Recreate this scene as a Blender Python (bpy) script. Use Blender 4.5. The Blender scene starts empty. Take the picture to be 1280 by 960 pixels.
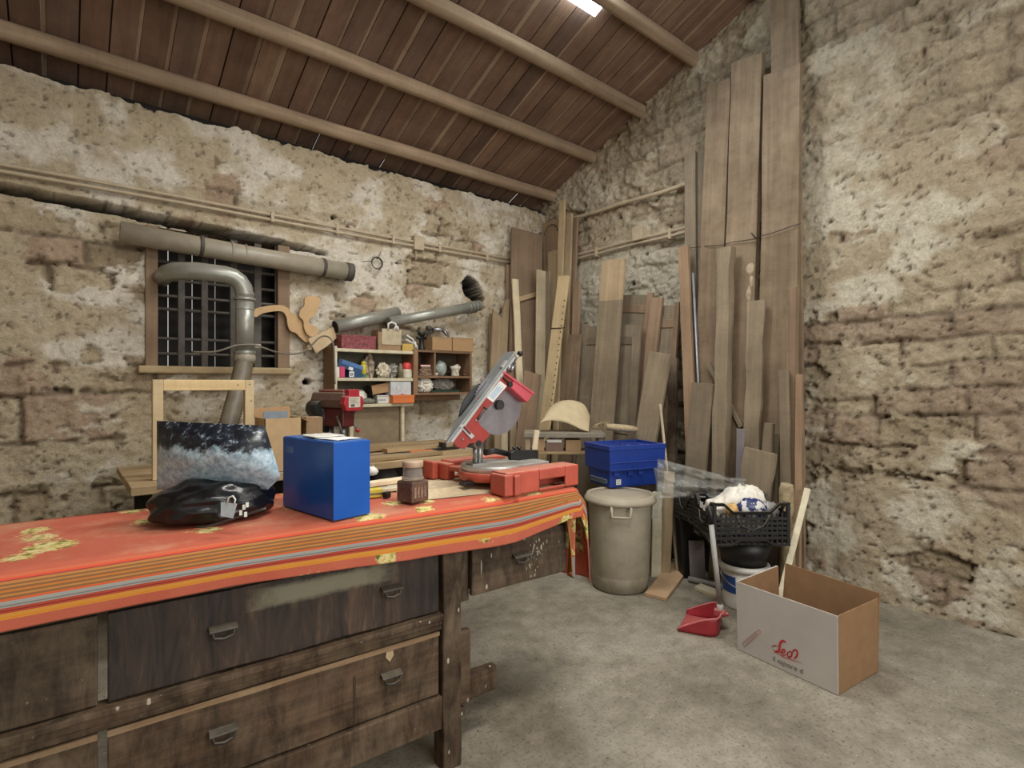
import bpy, math, random
import numpy as np
from mathutils import Vector, Matrix, noise as mnoise

random.seed(7)
SC = bpy.context.scene
COL = SC.collection
PI = math.pi
# ------------------------------------------------------------------ camera
H, F, TH = 1.38, 680.0, math.radians(39.5)
S_, C_ = math.sin(TH), math.cos(TH)
cam = bpy.data.cameras.new('camera')
cam.sensor_fit = 'HORIZONTAL'; cam.sensor_width = 36.0; cam.lens = 36.0*F/1280.0
cam.clip_start = 0.02
camo = bpy.data.objects.new('camera', cam); COL.objects.link(camo)
camo.location = (0, 0, H); camo.rotation_euler = (PI/2, 0, -TH)
SC.camera = camo
# ------------------------------------------------------------------ light
SC.view_settings.view_transform = 'Standard'
SC.view_settings.look = 'None'
SC.view_settings.gamma = 1.0
SC.view_settings.use_curve_mapping = False
SC.view_settings.exposure = 0.0
wd = bpy.data.worlds.new('sky'); SC.world = wd; wd.use_nodes = True
wd.node_tree.nodes['Background'].inputs[0].default_value = (1.0, 0.97, 0.92, 1)
wd.node_tree.nodes['Background'].inputs[1].default_value = 0.62
SKY_PANE = 13.0


def area(name, loc, rot, sx, sy, power, col):
    l = bpy.data.lights.new(name, 'AREA'); l.shape = 'RECTANGLE'
    l.size, l.size_y, l.energy, l.color = sx, sy, power, col
    o = bpy.data.objects.new(name, l); o.location = loc; o.rotation_euler = rot
    COL.objects.link(o); return o


# two long ceiling lamps and a daylit doorway, assumed in the unseen part of the room
area('ceiling_lamp', (1.2, 0.4, 3.9), (0, 0, 0), 1.6, 0.5, 78, (1.0, 0.97, 0.91))
area('ceiling_lamp', (1.9, 2.35, 3.7), (0, 0, 0), 1.2, 0.5, 40, (1.0, 0.98, 0.95))
area('doorway_daylight', (1.7, -2.3, 2.0), (math.radians(85), 0, math.radians(2)), 2.6, 2.4, 80, (1.0, 0.99, 0.96))

# ------------------------------------------------------------------ measuring the room
XW, YW = 4.0, 4.28            # right wall plane, back wall plane
TT = 0.95                     # top of the cloth covered workbench


def ray(px, py):
    r = (px-640)/F
    return Vector((r*C_+S_, -r*S_+C_, (480-py)/F))


CAM = Vector((0, 0, H))
def onZ(px, py, z): d = ray(px, py); return CAM+d*((z-H)/d.z)
def onY(px, py, y=YW): d = ray(px, py); return CAM+d*(y/d.y)
def onX(px, py, x=XW): d = ray(px, py); return CAM+d*(x/d.x)
def atD(px, py, zc): return CAM+ray(px, py)*zc
def camxz(xc, zc, z=0): return Vector((xc*C_+zc*S_, -xc*S_+zc*C_, z))
def roof(y): return 3.33+0.4*(YW-y)


# ------------------------------------------------------------------ materials
def lin(c):
    c = c/255.0
    return c/12.92 if c <= 0.04045 else ((c+0.055)/1.055)**2.4


def rgb(r, g, b): return (lin(r), lin(g), lin(b), 1)


class NT:
    def __init__(s, name):
        s.m = bpy.data.materials.new(name); s.m.use_nodes = True
        s.t = s.m.node_tree; s.n = s.t.nodes; s.b = s.n['Principled BSDF']
        s.out = s.n['Material Output']

    def node(s, typ, **kw):
        nd = s.n.new(typ)
        for k, v in kw.items():
            if k == 'inp':
                for a, b in v.items(): nd.inputs[a].default_value = b
            else: setattr(nd, k, v)
        return nd

    def link(s, a, b): s.t.links.new(a, b)

    def ramp(s, fac, stops, interp='LINEAR'):
        r = s.node('ShaderNodeValToRGB'); cr = r.color_ramp; cr.interpolation = interp
        while len(cr.elements) > 1: cr.elements.remove(cr.elements[-1])
        cr.elements[0].position = stops[0][0]; cr.elements[0].color = stops[0][1]
        for p, c in stops[1:]:
            e = cr.elements.new(p); e.color = c
        s.link(fac, r.inputs[0]); return r.outputs[0]

    def mix(s, fac, a, b, mode='MIX'):
        m = s.node('ShaderNodeMix', data_type='RGBA', blend_type=mode)
        for sock, v in ((m.inputs[0], fac), (m.inputs[6], a), (m.inputs[7], b)):
            if hasattr(v, 'is_output'): s.link(v, sock)
            else: sock.default_value = v
        return m.outputs[2]

    def coord(s, scale=(1, 1, 1), kind='Object'):
        tc = s.node('ShaderNodeTexCoord'); mp = s.node('ShaderNodeMapping')
        mp.inputs['Scale'].default_value = scale
        s.link(tc.outputs[kind], mp.inputs[0]); return mp.outputs[0]

    def noise(s, vec, scale, detail=5, rough=0.6, dist=0.0):
        n = s.node('ShaderNodeTexNoise', inp={'Scale': scale, 'Detail': detail, 'Roughness': rough, 'Distortion': dist})
        s.link(vec, n.inputs['Vector']); return n.outputs['Fac']

    def vor(s, vec, scale, feature='F1'):
        n = s.node('ShaderNodeTexVoronoi', feature=feature, inp={'Scale': scale})
        s.link(vec, n.inputs['Vector']); return n

    def bump(s, h, strength=0.3, dist=0.01):
        b = s.node('ShaderNodeBump', inp={'Strength': strength, 'Distance': dist})
        s.link(h, b.inputs['Height']); s.link(b.outputs[0], s.b.inputs['Normal'])

    def base(s, c): s.link(c, s.b.inputs['Base Color'])


_mc = {}
def plain(key, c, rough=0.6, metal=0.0, var=0.12, dust=0.0, scale=14, bump=0.05, spec=None):
    """one colour, a little mottled and worn, dust settled on top"""
    if key in _mc: return _mc[key]
    m = NT(key); v = m.coord()
    n = m.noise(v, scale, 6)
    c = rgb(*c); lo = tuple(x*(1-var*1.6) for x in c[:3])+(1,); hi = tuple(min(1, x*(1+var*1.4)) for x in c[:3])+(1,)
    col = m.ramp(n, [(0.3, lo), (0.7, hi)])
    if dust > 0:
        g = m.node('ShaderNodeNewGeometry'); sx = m.node('ShaderNodeSeparateXYZ'); m.link(g.outputs['Normal'], sx.inputs[0])
        n2 = m.noise(v, 30, 6, 0.7)
        mm = m.node('ShaderNodeMath', operation='MULTIPLY'); m.link(sx.outputs[2], mm.inputs[0]); m.link(n2, mm.inputs[1])
        f = m.ramp(mm.outputs[0], [(0.18, (0, 0, 0, 1)), (0.62, (dust, dust, dust, 1))])
        sb = m.node('ShaderNodeRGBToBW'); m.link(f, sb.inputs[0])
        col = m.mix(sb.outputs[0], col, rgb(188, 172, 145))
    m.base(col)
    m.b.inputs['Roughness'].default_value = rough; m.b.inputs['Metallic'].default_value = metal
    if spec is not None: m.b.inputs['Specular IOR Level'].default_value = spec
    if bump: m.bump(m.noise(v, scale*5, 4), bump)
    _mc[key] = m.m; return m.m


def wood(key, c1, c2, axis='z', rough=0.75, rnd=0.18, sc=1.0, dust=0.25, specks=False):
    """grain stretched along one local axis, dusty, each board a little different"""
    if key in _mc: return _mc[key]
    m = NT(key)
    st = {'x': (1.2, 26, 26), 'y': (26, 1.2, 26), 'z': (26, 26, 1.2)}[axis]
    v = m.coord(tuple(a*sc for a in st)); vo = m.coord()
    oi = m.node('ShaderNodeObjectInfo')
    add = m.node('ShaderNodeVectorMath', operation='ADD'); m.link(v, add.inputs[0])
    cx = m.node('ShaderNodeCombineXYZ'); mu = m.node('ShaderNodeMath', operation='MULTIPLY', inp={1: 40.0})
    m.link(oi.outputs['Random'], mu.inputs[0]); m.link(mu.outputs[0], cx.inputs[0]); m.link(mu.outputs[0], cx.inputs[2])
    m.link(cx.outputs[0], add.inputs[1])
    g = m.noise(add.outputs[0], 1.0, 7, 0.65, 0.6)
    col = m.ramp(g, [(0.28, rgb(*c1)), (0.52, rgb(*[(a+b)/2 for a, b in zip(c1, c2)])), (0.75, rgb(*c2))])
    add2 = m.node('ShaderNodeVectorMath', operation='ADD'); m.link(vo, add2.inputs[0]); m.link(cx.outputs[0], add2.inputs[1])
    n2 = m.noise(add2.outputs[0], 3.5, 6, 0.7)
    f = m.ramp(n2, [(0.42, (0, 0, 0, 1)), (0.72, (dust*2, dust*2, dust*2, 1))])
    bw = m.node('ShaderNodeRGBToBW'); m.link(f, bw.inputs[0])
    col = m.mix(bw.outputs[0], col, rgb(158, 142, 118))
    n3 = m.noise(add2.outputs[0], 1.6, 4, 0.6)
    st2 = m.ramp(n3, [(0.3, (0.72, 0.70, 0.68, 1)), (0.62, (1.06, 1.05, 1.04, 1))])
    col = m.mix(1.0, col, st2, 'MULTIPLY')
    vs_ = m.coord(tuple(a*sc for a in {'x': (70, 5, 5), 'y': (5, 70, 5), 'z': (5, 5, 70)}[axis]))
    sm_ = m.ramp(m.noise(vs_, 1.0, 5, 0.7), [(0.30, (0.90, 0.895, 0.89, 1)), (0.5, (1.02, 1.02, 1.015, 1))])
    col = m.mix(1.0, col, sm_, 'MULTIPLY')
    sp = m.ramp(m.noise(add2.outputs[0], 90, 3), [(0.70, (0, 0, 0, 1)), (0.80, (0.55, 0.55, 0.55, 1))])
    sbw = m.node('ShaderNodeRGBToBW'); m.link(sp, sbw.inputs[0])
    col = m.mix(sbw.outputs[0], col, rgb(190, 176, 150))
    if specks:
        stn = m.ramp(m.noise(m.coord((15, 15, 4.5)), 1.0, 8, 0.72, 0.5), [(0.36, (0.42, 0.40, 0.39, 1)), (0.54, (1.0, 1.0, 1.0, 1)), (0.72, (1.4, 1.34, 1.28, 1))])
        col = m.mix(1.0, col, stn, 'MULTIPLY')
        tcv = m.coord((30, 30, 13)); vv = m.vor(tcv, 1.0)
        a_ = m.ramp(vv.outputs['Distance'], [(0.10, (1, 1, 1, 1)), (0.16, (0, 0, 0, 1))]); b_ = m.ramp(vv.outputs['Color'], [(0.66, (0, 0, 0, 1)), (0.70, (1, 1, 1, 1))])
        f_ = m.mix(1.0, a_, b_, 'MULTIPLY'); fb = m.node('ShaderNodeRGBToBW'); m.link(f_, fb.inputs[0])
        col = m.mix(fb.outputs[0], col, rgb(176, 168, 148))
    hsv = m.node('ShaderNodeHueSaturation'); mr = m.node('ShaderNodeMapRange', inp={3: 1-rnd, 4: 1+rnd})
    m.link(oi.outputs['Random'], mr.inputs[0]); m.link(mr.outputs[0], hsv.inputs['Value']); m.link(col, hsv.inputs['Color'])
    m.base(hsv.outputs[0])
    m.b.inputs['Roughness'].default_value = rough; m.b.inputs['Specular IOR Level'].default_value = 0.25
    m.bump(g, 0.35, 0.004)
    _mc[key] = m.m; return m.m


W_DUSTY = wood('dusty_plank_wood', (102, 86, 69), (136, 117, 95))
W_GREY = wood('grey_plank_wood', (116, 104, 86), (148, 134, 112))
W_DARK = wood('dark_plank_wood', (62, 50, 40), (98, 82, 66))
W_TAN = wood('tan_plank_wood', (150, 129, 100), (180, 159, 128))
W_PINE = wood('pine_wood', (188, 166, 128), (212, 192, 154), dust=0.1)
W_PALE = wood('pale_lath_wood', (204, 188, 156), (226, 212, 182), dust=0.1)
W_ORANGE = wood('reddish_lath_wood', (150, 124, 100), (172, 144, 116), dust=0.1)
W_BROWN = wood('brown_panel_wood', (134, 111, 90), (158, 134, 110), dust=0.15)
W_GREEN = wood('greyish_green_wood', (116, 104, 88), (144, 131, 112))
W_BENCH = wood('dark_bench_wood', (48, 38, 30), (90, 72, 57), axis='x', dust=0.16, rnd=0.05, specks=True)
W_BENCHZ = wood('dark_bench_post_wood', (54, 43, 34), (98, 80, 63), dust=0.18, rnd=0.05, specks=True)
W_BENCHL = wood('worn_bench_wood', (62, 48, 37), (106, 85, 66), axis='x', dust=0.14, rnd=0.05, specks=True)
W_FRESHX = wood('fresh_pine_rail', (190, 162, 116), (214, 190, 146), axis='x', dust=0.05)
W_PLANKX = wood('timber_offcut_wood', (146, 122, 88), (184, 160, 122), axis='x', dust=0.25)
W_BEAM = wood('roof_beam_wood', (132, 112, 92), (176, 154, 128), axis='x', dust=0.1, rnd=0.06)
W_SHELFX = wood('brown_shelf_wood', (112, 84, 62), (140, 108, 82), axis='x', dust=0.15)
W_SHELFZ = wood('brown_shelf_side_wood', (120, 92, 68), (146, 116, 88), axis='z', dust=0.15)
M_CREAM = plain('cream_painted_wood', (198, 188, 160), 0.6, dust=0.3)
M_BACK = plain('grey_green_shelf_back', (92, 86, 70), 0.8, var=0.2)
M_BLACK = plain('black_plastic', (22, 22, 22), 0.45, var=0.2)
M_BLACKD = plain('dusty_black_plastic', (26, 26, 25), 0.5, dust=0.35, var=0.25)
M_CARD = plain('brown_cardboard', (164, 130, 92), 0.85, var=0.06)
M_CARD2 = plain('dusty_cardboard', (150, 122, 90), 0.85, var=0.1, dust=0.3)
M_WHITE = plain('white_plastic', (214, 212, 204), 0.5, var=0.05, dust=0.2)
M_PAPER = plain('white_paper', (220, 218, 210), 0.8, var=0.05)
M_GREYPIPE = plain('grey_pvc', (152, 143, 125), 0.4, var=0.08, dust=0.55)
M_DUCT = plain('galvanised_duct', (150, 150, 140), 0.35, 0.35, var=0.1, dust=0.3)
M_STEEL = plain('bare_steel', (150, 150, 150), 0.35, 0.8, var=0.15)
M_ALU = plain('cast_aluminium', (190, 190, 186), 0.4, 0.6, var=0.08, dust=0.4)
M_PLATE = plain('grey_saw_plate', (142, 146, 148), 0.42, 0.55, var=0.1, dust=0.15)
M_DKSTEEL = plain('dark_saw_steel', (150, 145, 150), 0.34, 0.8, var=0.12)
M_IRON = plain('rusty_iron', (86, 80, 74), 0.7, 0.3, var=0.2, dust=0.2)
M_RED = plain('saw_red_paint', (182, 82, 64), 0.45, var=0.1, dust=0.35)
M_REDH = plain('saw_housing_red', (152, 54, 48), 0.38, var=0.08, dust=0.12)
M_PINK = plain('saw_handle_red', (196, 84, 96), 0.3, var=0.08)
M_DRED = plain('drill_red', (168, 44, 54), 0.45, var=0.1, dust=0.3)
M_DREDK = plain('dark_red_paint', (96, 32, 32), 0.5, var=0.2, dust=0.15)
M_BROWNM = plain('brown_dusty_metal', (112, 88, 76), 0.7, 0.1, var=0.1, dust=0.6)
M_BLUE = plain('blue_painted_metal', (16, 84, 174), 0.3, var=0.05, bump=0.01)
M_CRATE = plain('blue_plastic', (24, 56, 140), 0.42, var=0.12, dust=0.12)
M_BIN = plain('beige_grey_plastic', (158, 148, 128), 0.6, var=0.1, scale=5, dust=0.25)
M_DPAN = plain('red_dustpan_plastic', (158, 44, 54), 0.42, var=0.08, dust=0.2)
M_GREYPOLE = plain('grey_pole', (150, 148, 142), 0.5, var=0.08)
M_BEIGE = plain('beige_bent_shell', (186, 168, 132), 0.65, var=0.06, dust=0.2)
M_GREYP = plain('mauve_grey_board', (122, 116, 118), 0.6, var=0.06)
M_YELLOW = plain('yellow_plastic', (206, 186, 60), 0.5, var=0.06)
M_ORANGE = plain('orange_plastic', (206, 112, 56), 0.55, var=0.06)
M_BROWNR = plain('wine_red_pattern', (128, 62, 66), 0.6, var=0.45, scale=40)
M_SAWDUST = plain('sawdust', (200, 180, 146), 0.95, var=0.12, scale=60, bump=0.3)
M_CONDUIT = plain('painted_conduit', (176, 160, 134), 0.65, var=0.1, dust=0.2)
M_CABLE = plain('grey_cable', (120, 112, 100), 0.6)
M_WIRE = plain('rusty_wire', (60, 48, 40), 0.7)
M_DARKVOID = plain('dark_void_fill', (38, 34, 30), 0.9)  # darkness of gaps, bores and voids put into the colour
M_NAVY = plain('navy_print', (34, 44, 92), 0.5)
M_TEAL = plain('teal_plastic', (40, 104, 92), 0.5)
M_DBLUE = plain('dark_blue_carton', (34, 66, 102), 0.6, var=0.15)
M_LBLUE = plain('light_blue_carton', (74, 112, 160), 0.6, var=0.12)
M_MAG = plain('magenta_carton', (196, 62, 100), 0.6)
M_GREYBAG = plain('grey_bag', (150, 146, 136), 0.6, var=0.3, scale=24)
M_WBAG = plain('white_bag', (216, 210, 196), 0.55, var=0.14, scale=18)
M_CERAM = plain('white_ceramic', (206, 198, 180), 0.5, var=0.1)
M_PLY = plain('plywood_face', (190, 156, 112), 0.7, var=0.07, scale=8)


# ------------------------------------------------------------------ mesh helpers
def frame_from(z, hint):
    z = Vector(z).normalized(); h = Vector(hint)
    x = h-z*h.dot(z); x.normalize(); y = z.cross(x)
    return Matrix((x, y, z)).transposed()


class MB:
    def __init__(s): s.v = []; s.f = []; s.mi = []; s.sm = []

    def add(s, vs, fs, m=0, smooth=False, M=None):
        o = len(s.v)
        for p in vs:
            p = Vector(p)
            if M is not None: p = M @ p
            s.v.append(p)
        for f in fs:
            s.f.append([i+o for i in f]); s.mi.append(m); s.sm.append(smooth)
        return s

    def box(s, x0, x1, y0, y1, z0, z1, M=None, m=0):
        return s.add([(x0, y0, z0), (x1, y0, z0), (x1, y1, z0), (x0, y1, z0), (x0, y0, z1), (x1, y0, z1), (x1, y1, z1), (x0, y1, z1)],
                     [(3, 2, 1, 0), (4, 5, 6, 7), (0, 1, 5, 4), (1, 2, 6, 5), (2, 3, 7, 6), (3, 0, 4, 7)], m, False, M)

    def hexa(s, b, t, m=0):
        """eight corners: b = four bottom (counter-clockwise), t = four top"""
        return s.add(list(b)+list(t), [(3, 2, 1, 0), (4, 5, 6, 7), (0, 1, 5, 4), (1, 2, 6, 5), (2, 3, 7, 6), (3, 0, 4, 7)], m)

    def tube(s, pts, r, n=12, closed=False, m=0, cap=True, squash=1.0):
        pts = [Vector(p) for p in pts]; k = len(pts)
        rs = r if isinstance(r, (list, tuple)) else [r]*k
        vs = []; ref = None
        for i in range(k):
            a = pts[(i-1) % k] if (closed or i > 0) else pts[i]
            b = pts[(i+1) % k] if (closed or i < k-1) else pts[i]
            t = (b-a).normalized()
            if ref is None:
                ref = Vector((0, 0, 1)) if abs(t.z) < 0.9 else Vector((1, 0, 0))
            x = (ref-t*ref.dot(t)).normalized(); y = t.cross(x); ref = x
            for j in range(n):
                an = 2*PI*j/n
                vs.append(pts[i]+(x*math.cos(an)+y*math.sin(an)*squash)*rs[i])
        fs = []
        for i in range(k if closed else k-1):
            for j in range(n):
                a0 = i*n+j; a1 = i*n+(j+1) % n; b0 = ((i+1) % k)*n+j; b1 = ((i+1) % k)*n+(j+1) % n
                fs.append((a0, a1, b1, b0))
        s.add(vs, fs, m, True)
        if cap and not closed:
            o = len(s.v)-len(vs)
            s.f.append([o+j for j in reversed(range(n))]); s.mi.append(m); s.sm.append(False)
            s.f.append([o+(k-1)*n+j for j in range(n)]); s.mi.append(m); s.sm.append(False)
        return s

    def cyl(s, p0, p1, r0, r1=None, n=20, m=0): return s.tube([p0, p1], [r0, r0 if r1 is None else r1], n, m=m)

    def lathe(s, prof, n=32, M=None, m=0, a0=0.0, a1=2*PI):
        full = abs(a1-a0-2*PI) < 1e-6; k = n if full else n+1
        vs = [(r*math.cos(a0+(a1-a0)*j/n), r*math.sin(a0+(a1-a0)*j/n), z) for r, z in prof for j in range(k)]
        fs = []
        for i in range(len(prof)-1):
            for j in range(n):
                j2 = (j+1) % k
                fs.append((i*k+j, i*k+j2, (i+1)*k+j2, (i+1)*k+j))
        return s.add(vs, fs, m, True, M)

    def prism(s, poly, h0, h1, M=None, m=0):
        """polygon in local xy, extruded from h0 to h1 in local z"""
        ar = sum(poly[i][0]*poly[(i+1) % len(poly)][1]-poly[(i+1) % len(poly)][0]*poly[i][1] for i in range(len(poly)))
        if ar < 0: poly = poly[::-1]
        n = len(poly)
        vs = [(x, y, h0) for x, y in poly]+[(x, y, h1) for x, y in poly]
        fs = [tuple(reversed(range(n))), tuple(range(n, 2*n))]+[(i, (i+1) % n, n+(i+1) % n, n+i) for i in range(n)]
        return s.add(vs, fs, m, False, M)

    def grid(s, fn, nu, nv, m=0, smooth=True, flip=False):
        vs = [fn(i/nu, j/nv) for j in range(nv+1) for i in range(nu+1)]
        fs = []
        for j in range(nv):
            for i in range(nu):
                a = j*(nu+1)+i; q = (a, a+1, a+nu+2, a+nu+1)
                fs.append(q[::-1] if flip else q)
        return s.add(vs, fs, m, smooth)

    def sphere(s, c, rx, ry=None, rz=None, n=14, m=0, amp=0.0, fr=3.0, seed=0, floor=None, flat=False):
        ry = rx if ry is None else ry; rz = rx if rz is None else rz; c = Vector(c)
        vs = []; fs = []; k = n*2
        for i in range(n+1):
            t = PI*i/n
            for j in range(k):
                p = 2*PI*j/k; d = Vector((math.sin(t)*math.cos(p), math.sin(t)*math.sin(p), math.cos(t)))
                q = 1+amp*(mnoise.noise(d*fr+Vector((seed*7.3, seed, 0)))+0.6*abs(mnoise.noise(d*fr*2.3+Vector((0, seed*3.1, 5)))))
                v = c+Vector((d.x*rx*q, d.y*ry*q, d.z*rz*q))
                if floor is not None and v.z < floor: v.z = floor
                vs.append(v)
        for i in range(n):
            for j in range(k):
                fs.append((i*k+j, (i+1)*k+j, (i+1)*k+(j+1) % k, i*k+(j+1) % k))
        return s.add(vs, fs, m, not flat)

    def build(s, name, mats, parent=None, bevel=0.0, solid=0.0, sub=0, inv=None):
        me = bpy.data.meshes.new(name)
        vs = s.v if inv is None else [inv @ v for v in s.v]
        me.from_pydata([tuple(v) for v in vs], [], s.f)
        if not isinstance(mats, (list, tuple)): mats = [mats]
        for mt in mats: me.materials.append(mt)
        for p, a, b in zip(me.polygons, s.mi, s.sm): p.material_index = a; p.use_smooth = b
        me.update()
        o = bpy.data.objects.new(name, me); COL.objects.link(o)
        if parent is not None: o.parent = parent
        if solid:
            md = o.modifiers.new('solid', 'SOLIDIFY'); md.thickness = solid; md.offset = 0
        if sub:
            md = o.modifiers.new('sub', 'SUBSURF'); md.levels = sub; md.render_levels = sub
        if bevel:
            md = o.modifiers.new('bevel', 'BEVEL'); md.width = bevel; md.segments = 2; md.limit_method = 'ANGLE'; md.angle_limit = math.radians(40)
        return o


def tag(o, label, cat, group=None, kind=None):
    o['label'] = label; o['category'] = cat
    if group: o['group'] = group
    if kind: o['kind'] = kind
    return o


def thing(name, label, cat, loc=(0, 0, 0), rz=0.0, group=None):
    o = bpy.data.objects.new(name, None); o.empty_display_size = 0.05
    COL.objects.link(o); o.location = loc; o.rotation_euler = (0, 0, rz)
    tag(o, label, cat, group)
    o_inv = (Matrix.Translation(Vector(loc)) @ Matrix.Rotation(rz, 4, 'Z')).inverted()
    _inv[o.name] = o_inv
    return o


_inv = {}
def inv(o): return _inv[o.name]


def single(mb, name, mats, label, cat, loc, rz=0.0, group=None, local=False, **kw):
    """a thing that is one mesh, its origin at loc; vertices in world unless local"""
    I = None if local else (Matrix.Translation(Vector(loc)) @ Matrix.Rotation(rz, 4, 'Z')).inverted()
    o = mb.build(name, mats, inv=I, **kw); o.location = loc; o.rotation_euler = (0, 0, rz)
    return tag(o, label, cat, group)


def struct(o):
    o['kind'] = 'structure'; return o


# ------------------------------------------------------------------ noise on arrays
def _h(i, j, s):
    n = (i*374761393+j*668265263+s*1442695041) & 0x7fffffff
    n = (n ^ (n >> 13))*1274126177 & 0x7fffffff
    return ((n ^ (n >> 16)) & 0xffff)/65535.0


def vnoise(x, y, s=0):
    xi = np.floor(x).astype(np.int64); yi = np.floor(y).astype(np.int64); fx = x-xi; fy = y-yi
    fx = fx*fx*(3-2*fx); fy = fy*fy*(3-2*fy)
    a = _h(xi, yi, s); b = _h(xi+1, yi, s); c = _h(xi, yi+1, s); d = _h(xi+1, yi+1, s)
    return (a*(1-fx)+b*fx)*(1-fy)+(c*(1-fx)+d*fx)*fy


def fbm(x, y, s=0, o=5, g=0.5):
    r = 0; a = 1; t = 0
    for k in range(o):
        r = r+a*vnoise(x*2**k, y*2**k, s+k*17); t += a; a *= g
    return r/t


def sst(a, b, x):
    t = np.clip((x-a)/(b-a), 0, 1); return t*t*(3-2*t)


def gridmesh(name, P, colr, mat, flip=False, keep=None):
    """P: (nv,nu,3) positions, colr: (nv,nu,3) linear colours, keep: mask of quads"""
    nv, nu, _ = P.shape
    idx = np.arange(nv*nu).reshape(nv, nu)
    q = np.stack([idx[:-1, :-1], idx[:-1, 1:], idx[1:, 1:], idx[1:, :-1]], -1)
    if keep is not None: q = q[keep]
    q = q.reshape(-1, 4)
    if flip: q = q[:, ::-1]
    me = bpy.data.meshes.new(name)
    me.vertices.add(nv*nu); me.vertices.foreach_set('co', P.reshape(-1).astype(np.float32))
    me.loops.add(q.size); me.polygons.add(len(q))
    me.loops.foreach_set('vertex_index', q.reshape(-1).astype(np.int32))
    me.polygons.foreach_set('loop_start', (np.arange(len(q))*4).astype(np.int32))
    me.polygons.foreach_set('use_smooth', np.ones(len(q), dtype=bool))
    me.update(calc_edges=True); me.validate()
    ca = me.color_attributes.new('Col', 'FLOAT_COLOR', 'POINT')
    c4 = np.ones((nv*nu, 4), np.float32); c4[:, :3] = colr.reshape(-1, 3); ca.data.foreach_set('color', c4.reshape(-1))
    me.materials.append(mat)
    o = bpy.data.objects.new(name, me); COL.objects.link(o); return o


def masonry_mat():
    m = NT('old_masonry'); v = m.coord()
    a = m.node('ShaderNodeVertexColor', layer_name='Col')
    n = m.noise(v, 24, 9, 0.75); n2 = m.noise(v, 58, 6, 0.75)
    c = m.ramp(n, [(0.25, (0.68, 0.65, 0.6, 1)), (0.5, (0.98, 0.97, 0.95, 1)), (0.75, (1.2, 1.2, 1.2, 1))])
    col = m.mix(1.0, a.outputs[0], c, 'MULTIPLY')
    sp = m.ramp(n2, [(0.26, (0.40, 0.36, 0.32, 1)), (0.40, (0.98, 0.97, 0.96, 1)), (0.58, (1.02, 1.02, 1.02, 1)), (0.70, (1.28, 1.28, 1.28, 1))])
    col = m.mix(1.0, col, sp, 'MULTIPLY')
    m.base(col); m.b.inputs['Roughness'].default_value = 0.95; m.b.inputs['Specular IOR Level'].default_value = 0.1
    ad = m.node('ShaderNodeMath', operation='ADD'); m.link(n, ad.inputs[0])
    hm = m.node('ShaderNodeMath', operation='MULTIPLY', inp={1: 0.5}); m.link(n2, hm.inputs[0]); m.link(hm.outputs[0], ad.inputs[1])
    m.bump(ad.outputs[0], 1.0, 0.018)
    return m.m


M_WALL = masonry_mat()
LC = lambda *c: np.array([lin(x) for x in c])


def masonry(A, Z, seed, plaster, ch=0.24, dark=1.0, pal=((172, 156, 130), (198, 184, 158), (178, 156, 134), (192, 178, 152), (222, 214, 198)), jd=1.0):
    """height field (towards the room) and colour of a patched rubble wall"""
    rng = np.random.RandomState(seed)
    wx = A+0.05*(fbm(A*3, Z*3, seed)-0.5); wz = Z+0.09*(fbm(A*1.6, Z*1.6, seed+3)-0.5)+0.03*(fbm(A*9, Z*9, seed+4)-0.5)
    zb = np.concatenate([[-1], np.cumsum(rng.uniform(ch*0.7, ch*1.25, 60))-0.2])
    row = np.clip(np.searchsorted(zb, wz.ravel()).reshape(wz.shape)-1, 0, 58)
    dz = np.minimum(wz-zb[row], zb[row+1]-wz)
    off = rng.uniform(0, 1, 60)[row]; wid = rng.uniform(0.30, 0.52, 60)[row]
    cxx = (wx/wid+off); cx = np.floor(cxx).astype(np.int64); fx = (cxx-cx)*wid
    dx = np.minimum(fx, wid-fx)
    joint = np.minimum(dz, dx)
    r1 = _h(cx, row.astype(np.int64), seed); r2 = _h(cx, row.astype(np.int64), seed+9)
    g = fbm(A*14, Z*14, seed+5, 5); g2 = fbm(A*5, Z*5, seed+6, 5)
    rough = fbm(A*26, Z*30, seed+8, 4, 0.65)
    h = (r1-0.5)*0.034+(g-0.5)*0.035+(g2-0.5)*0.05+(rough-0.5)*0.03
    jm = 1-sst(0.002, 0.024, joint+0.012*(g-0.5))
    h = h-jm*0.026*jd
    pm = fbm(A*2.3, Z*3.4, seed+11, 6, 0.6)+plaster
    p = sst(0.50, 0.535, pm)
    ph = 0.016+0.022*(fbm(A*3, Z*3, seed+12)-0.5)+(fbm(A*18, Z*20, seed+13, 4, 0.6)-0.5)*0.03
    h = h*(1-p)+np.maximum(ph, h*0.5)*p
    pit = sst(0.70, 0.76, fbm(A*34, Z*40, seed+21, 3))
    h = h-pit*0.014
    stone = (LC(*pal[0])*(1-r2)[..., None]+LC(*pal[1])*r2[..., None])
    warm = (r1 > 0.74)[..., None]
    stone = np.where(warm, LC(*pal[2]), stone)
    stone = stone*(0.84+0.36*g)[..., None]
    plc = LC(*pal[3])+(LC(*pal[4])-LC(*pal[3]))*sst(0.42, 0.62, fbm(A*4, Z*5, seed+15))[..., None]
    c = stone*(1-p)[..., None]+plc*p[..., None]
    dirt = (jm*(1-p)*0.5+pit*0.55)[..., None]
    c = c*(1-dirt)+LC(84, 70, 56)*dirt
    return h, c*dark


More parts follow.
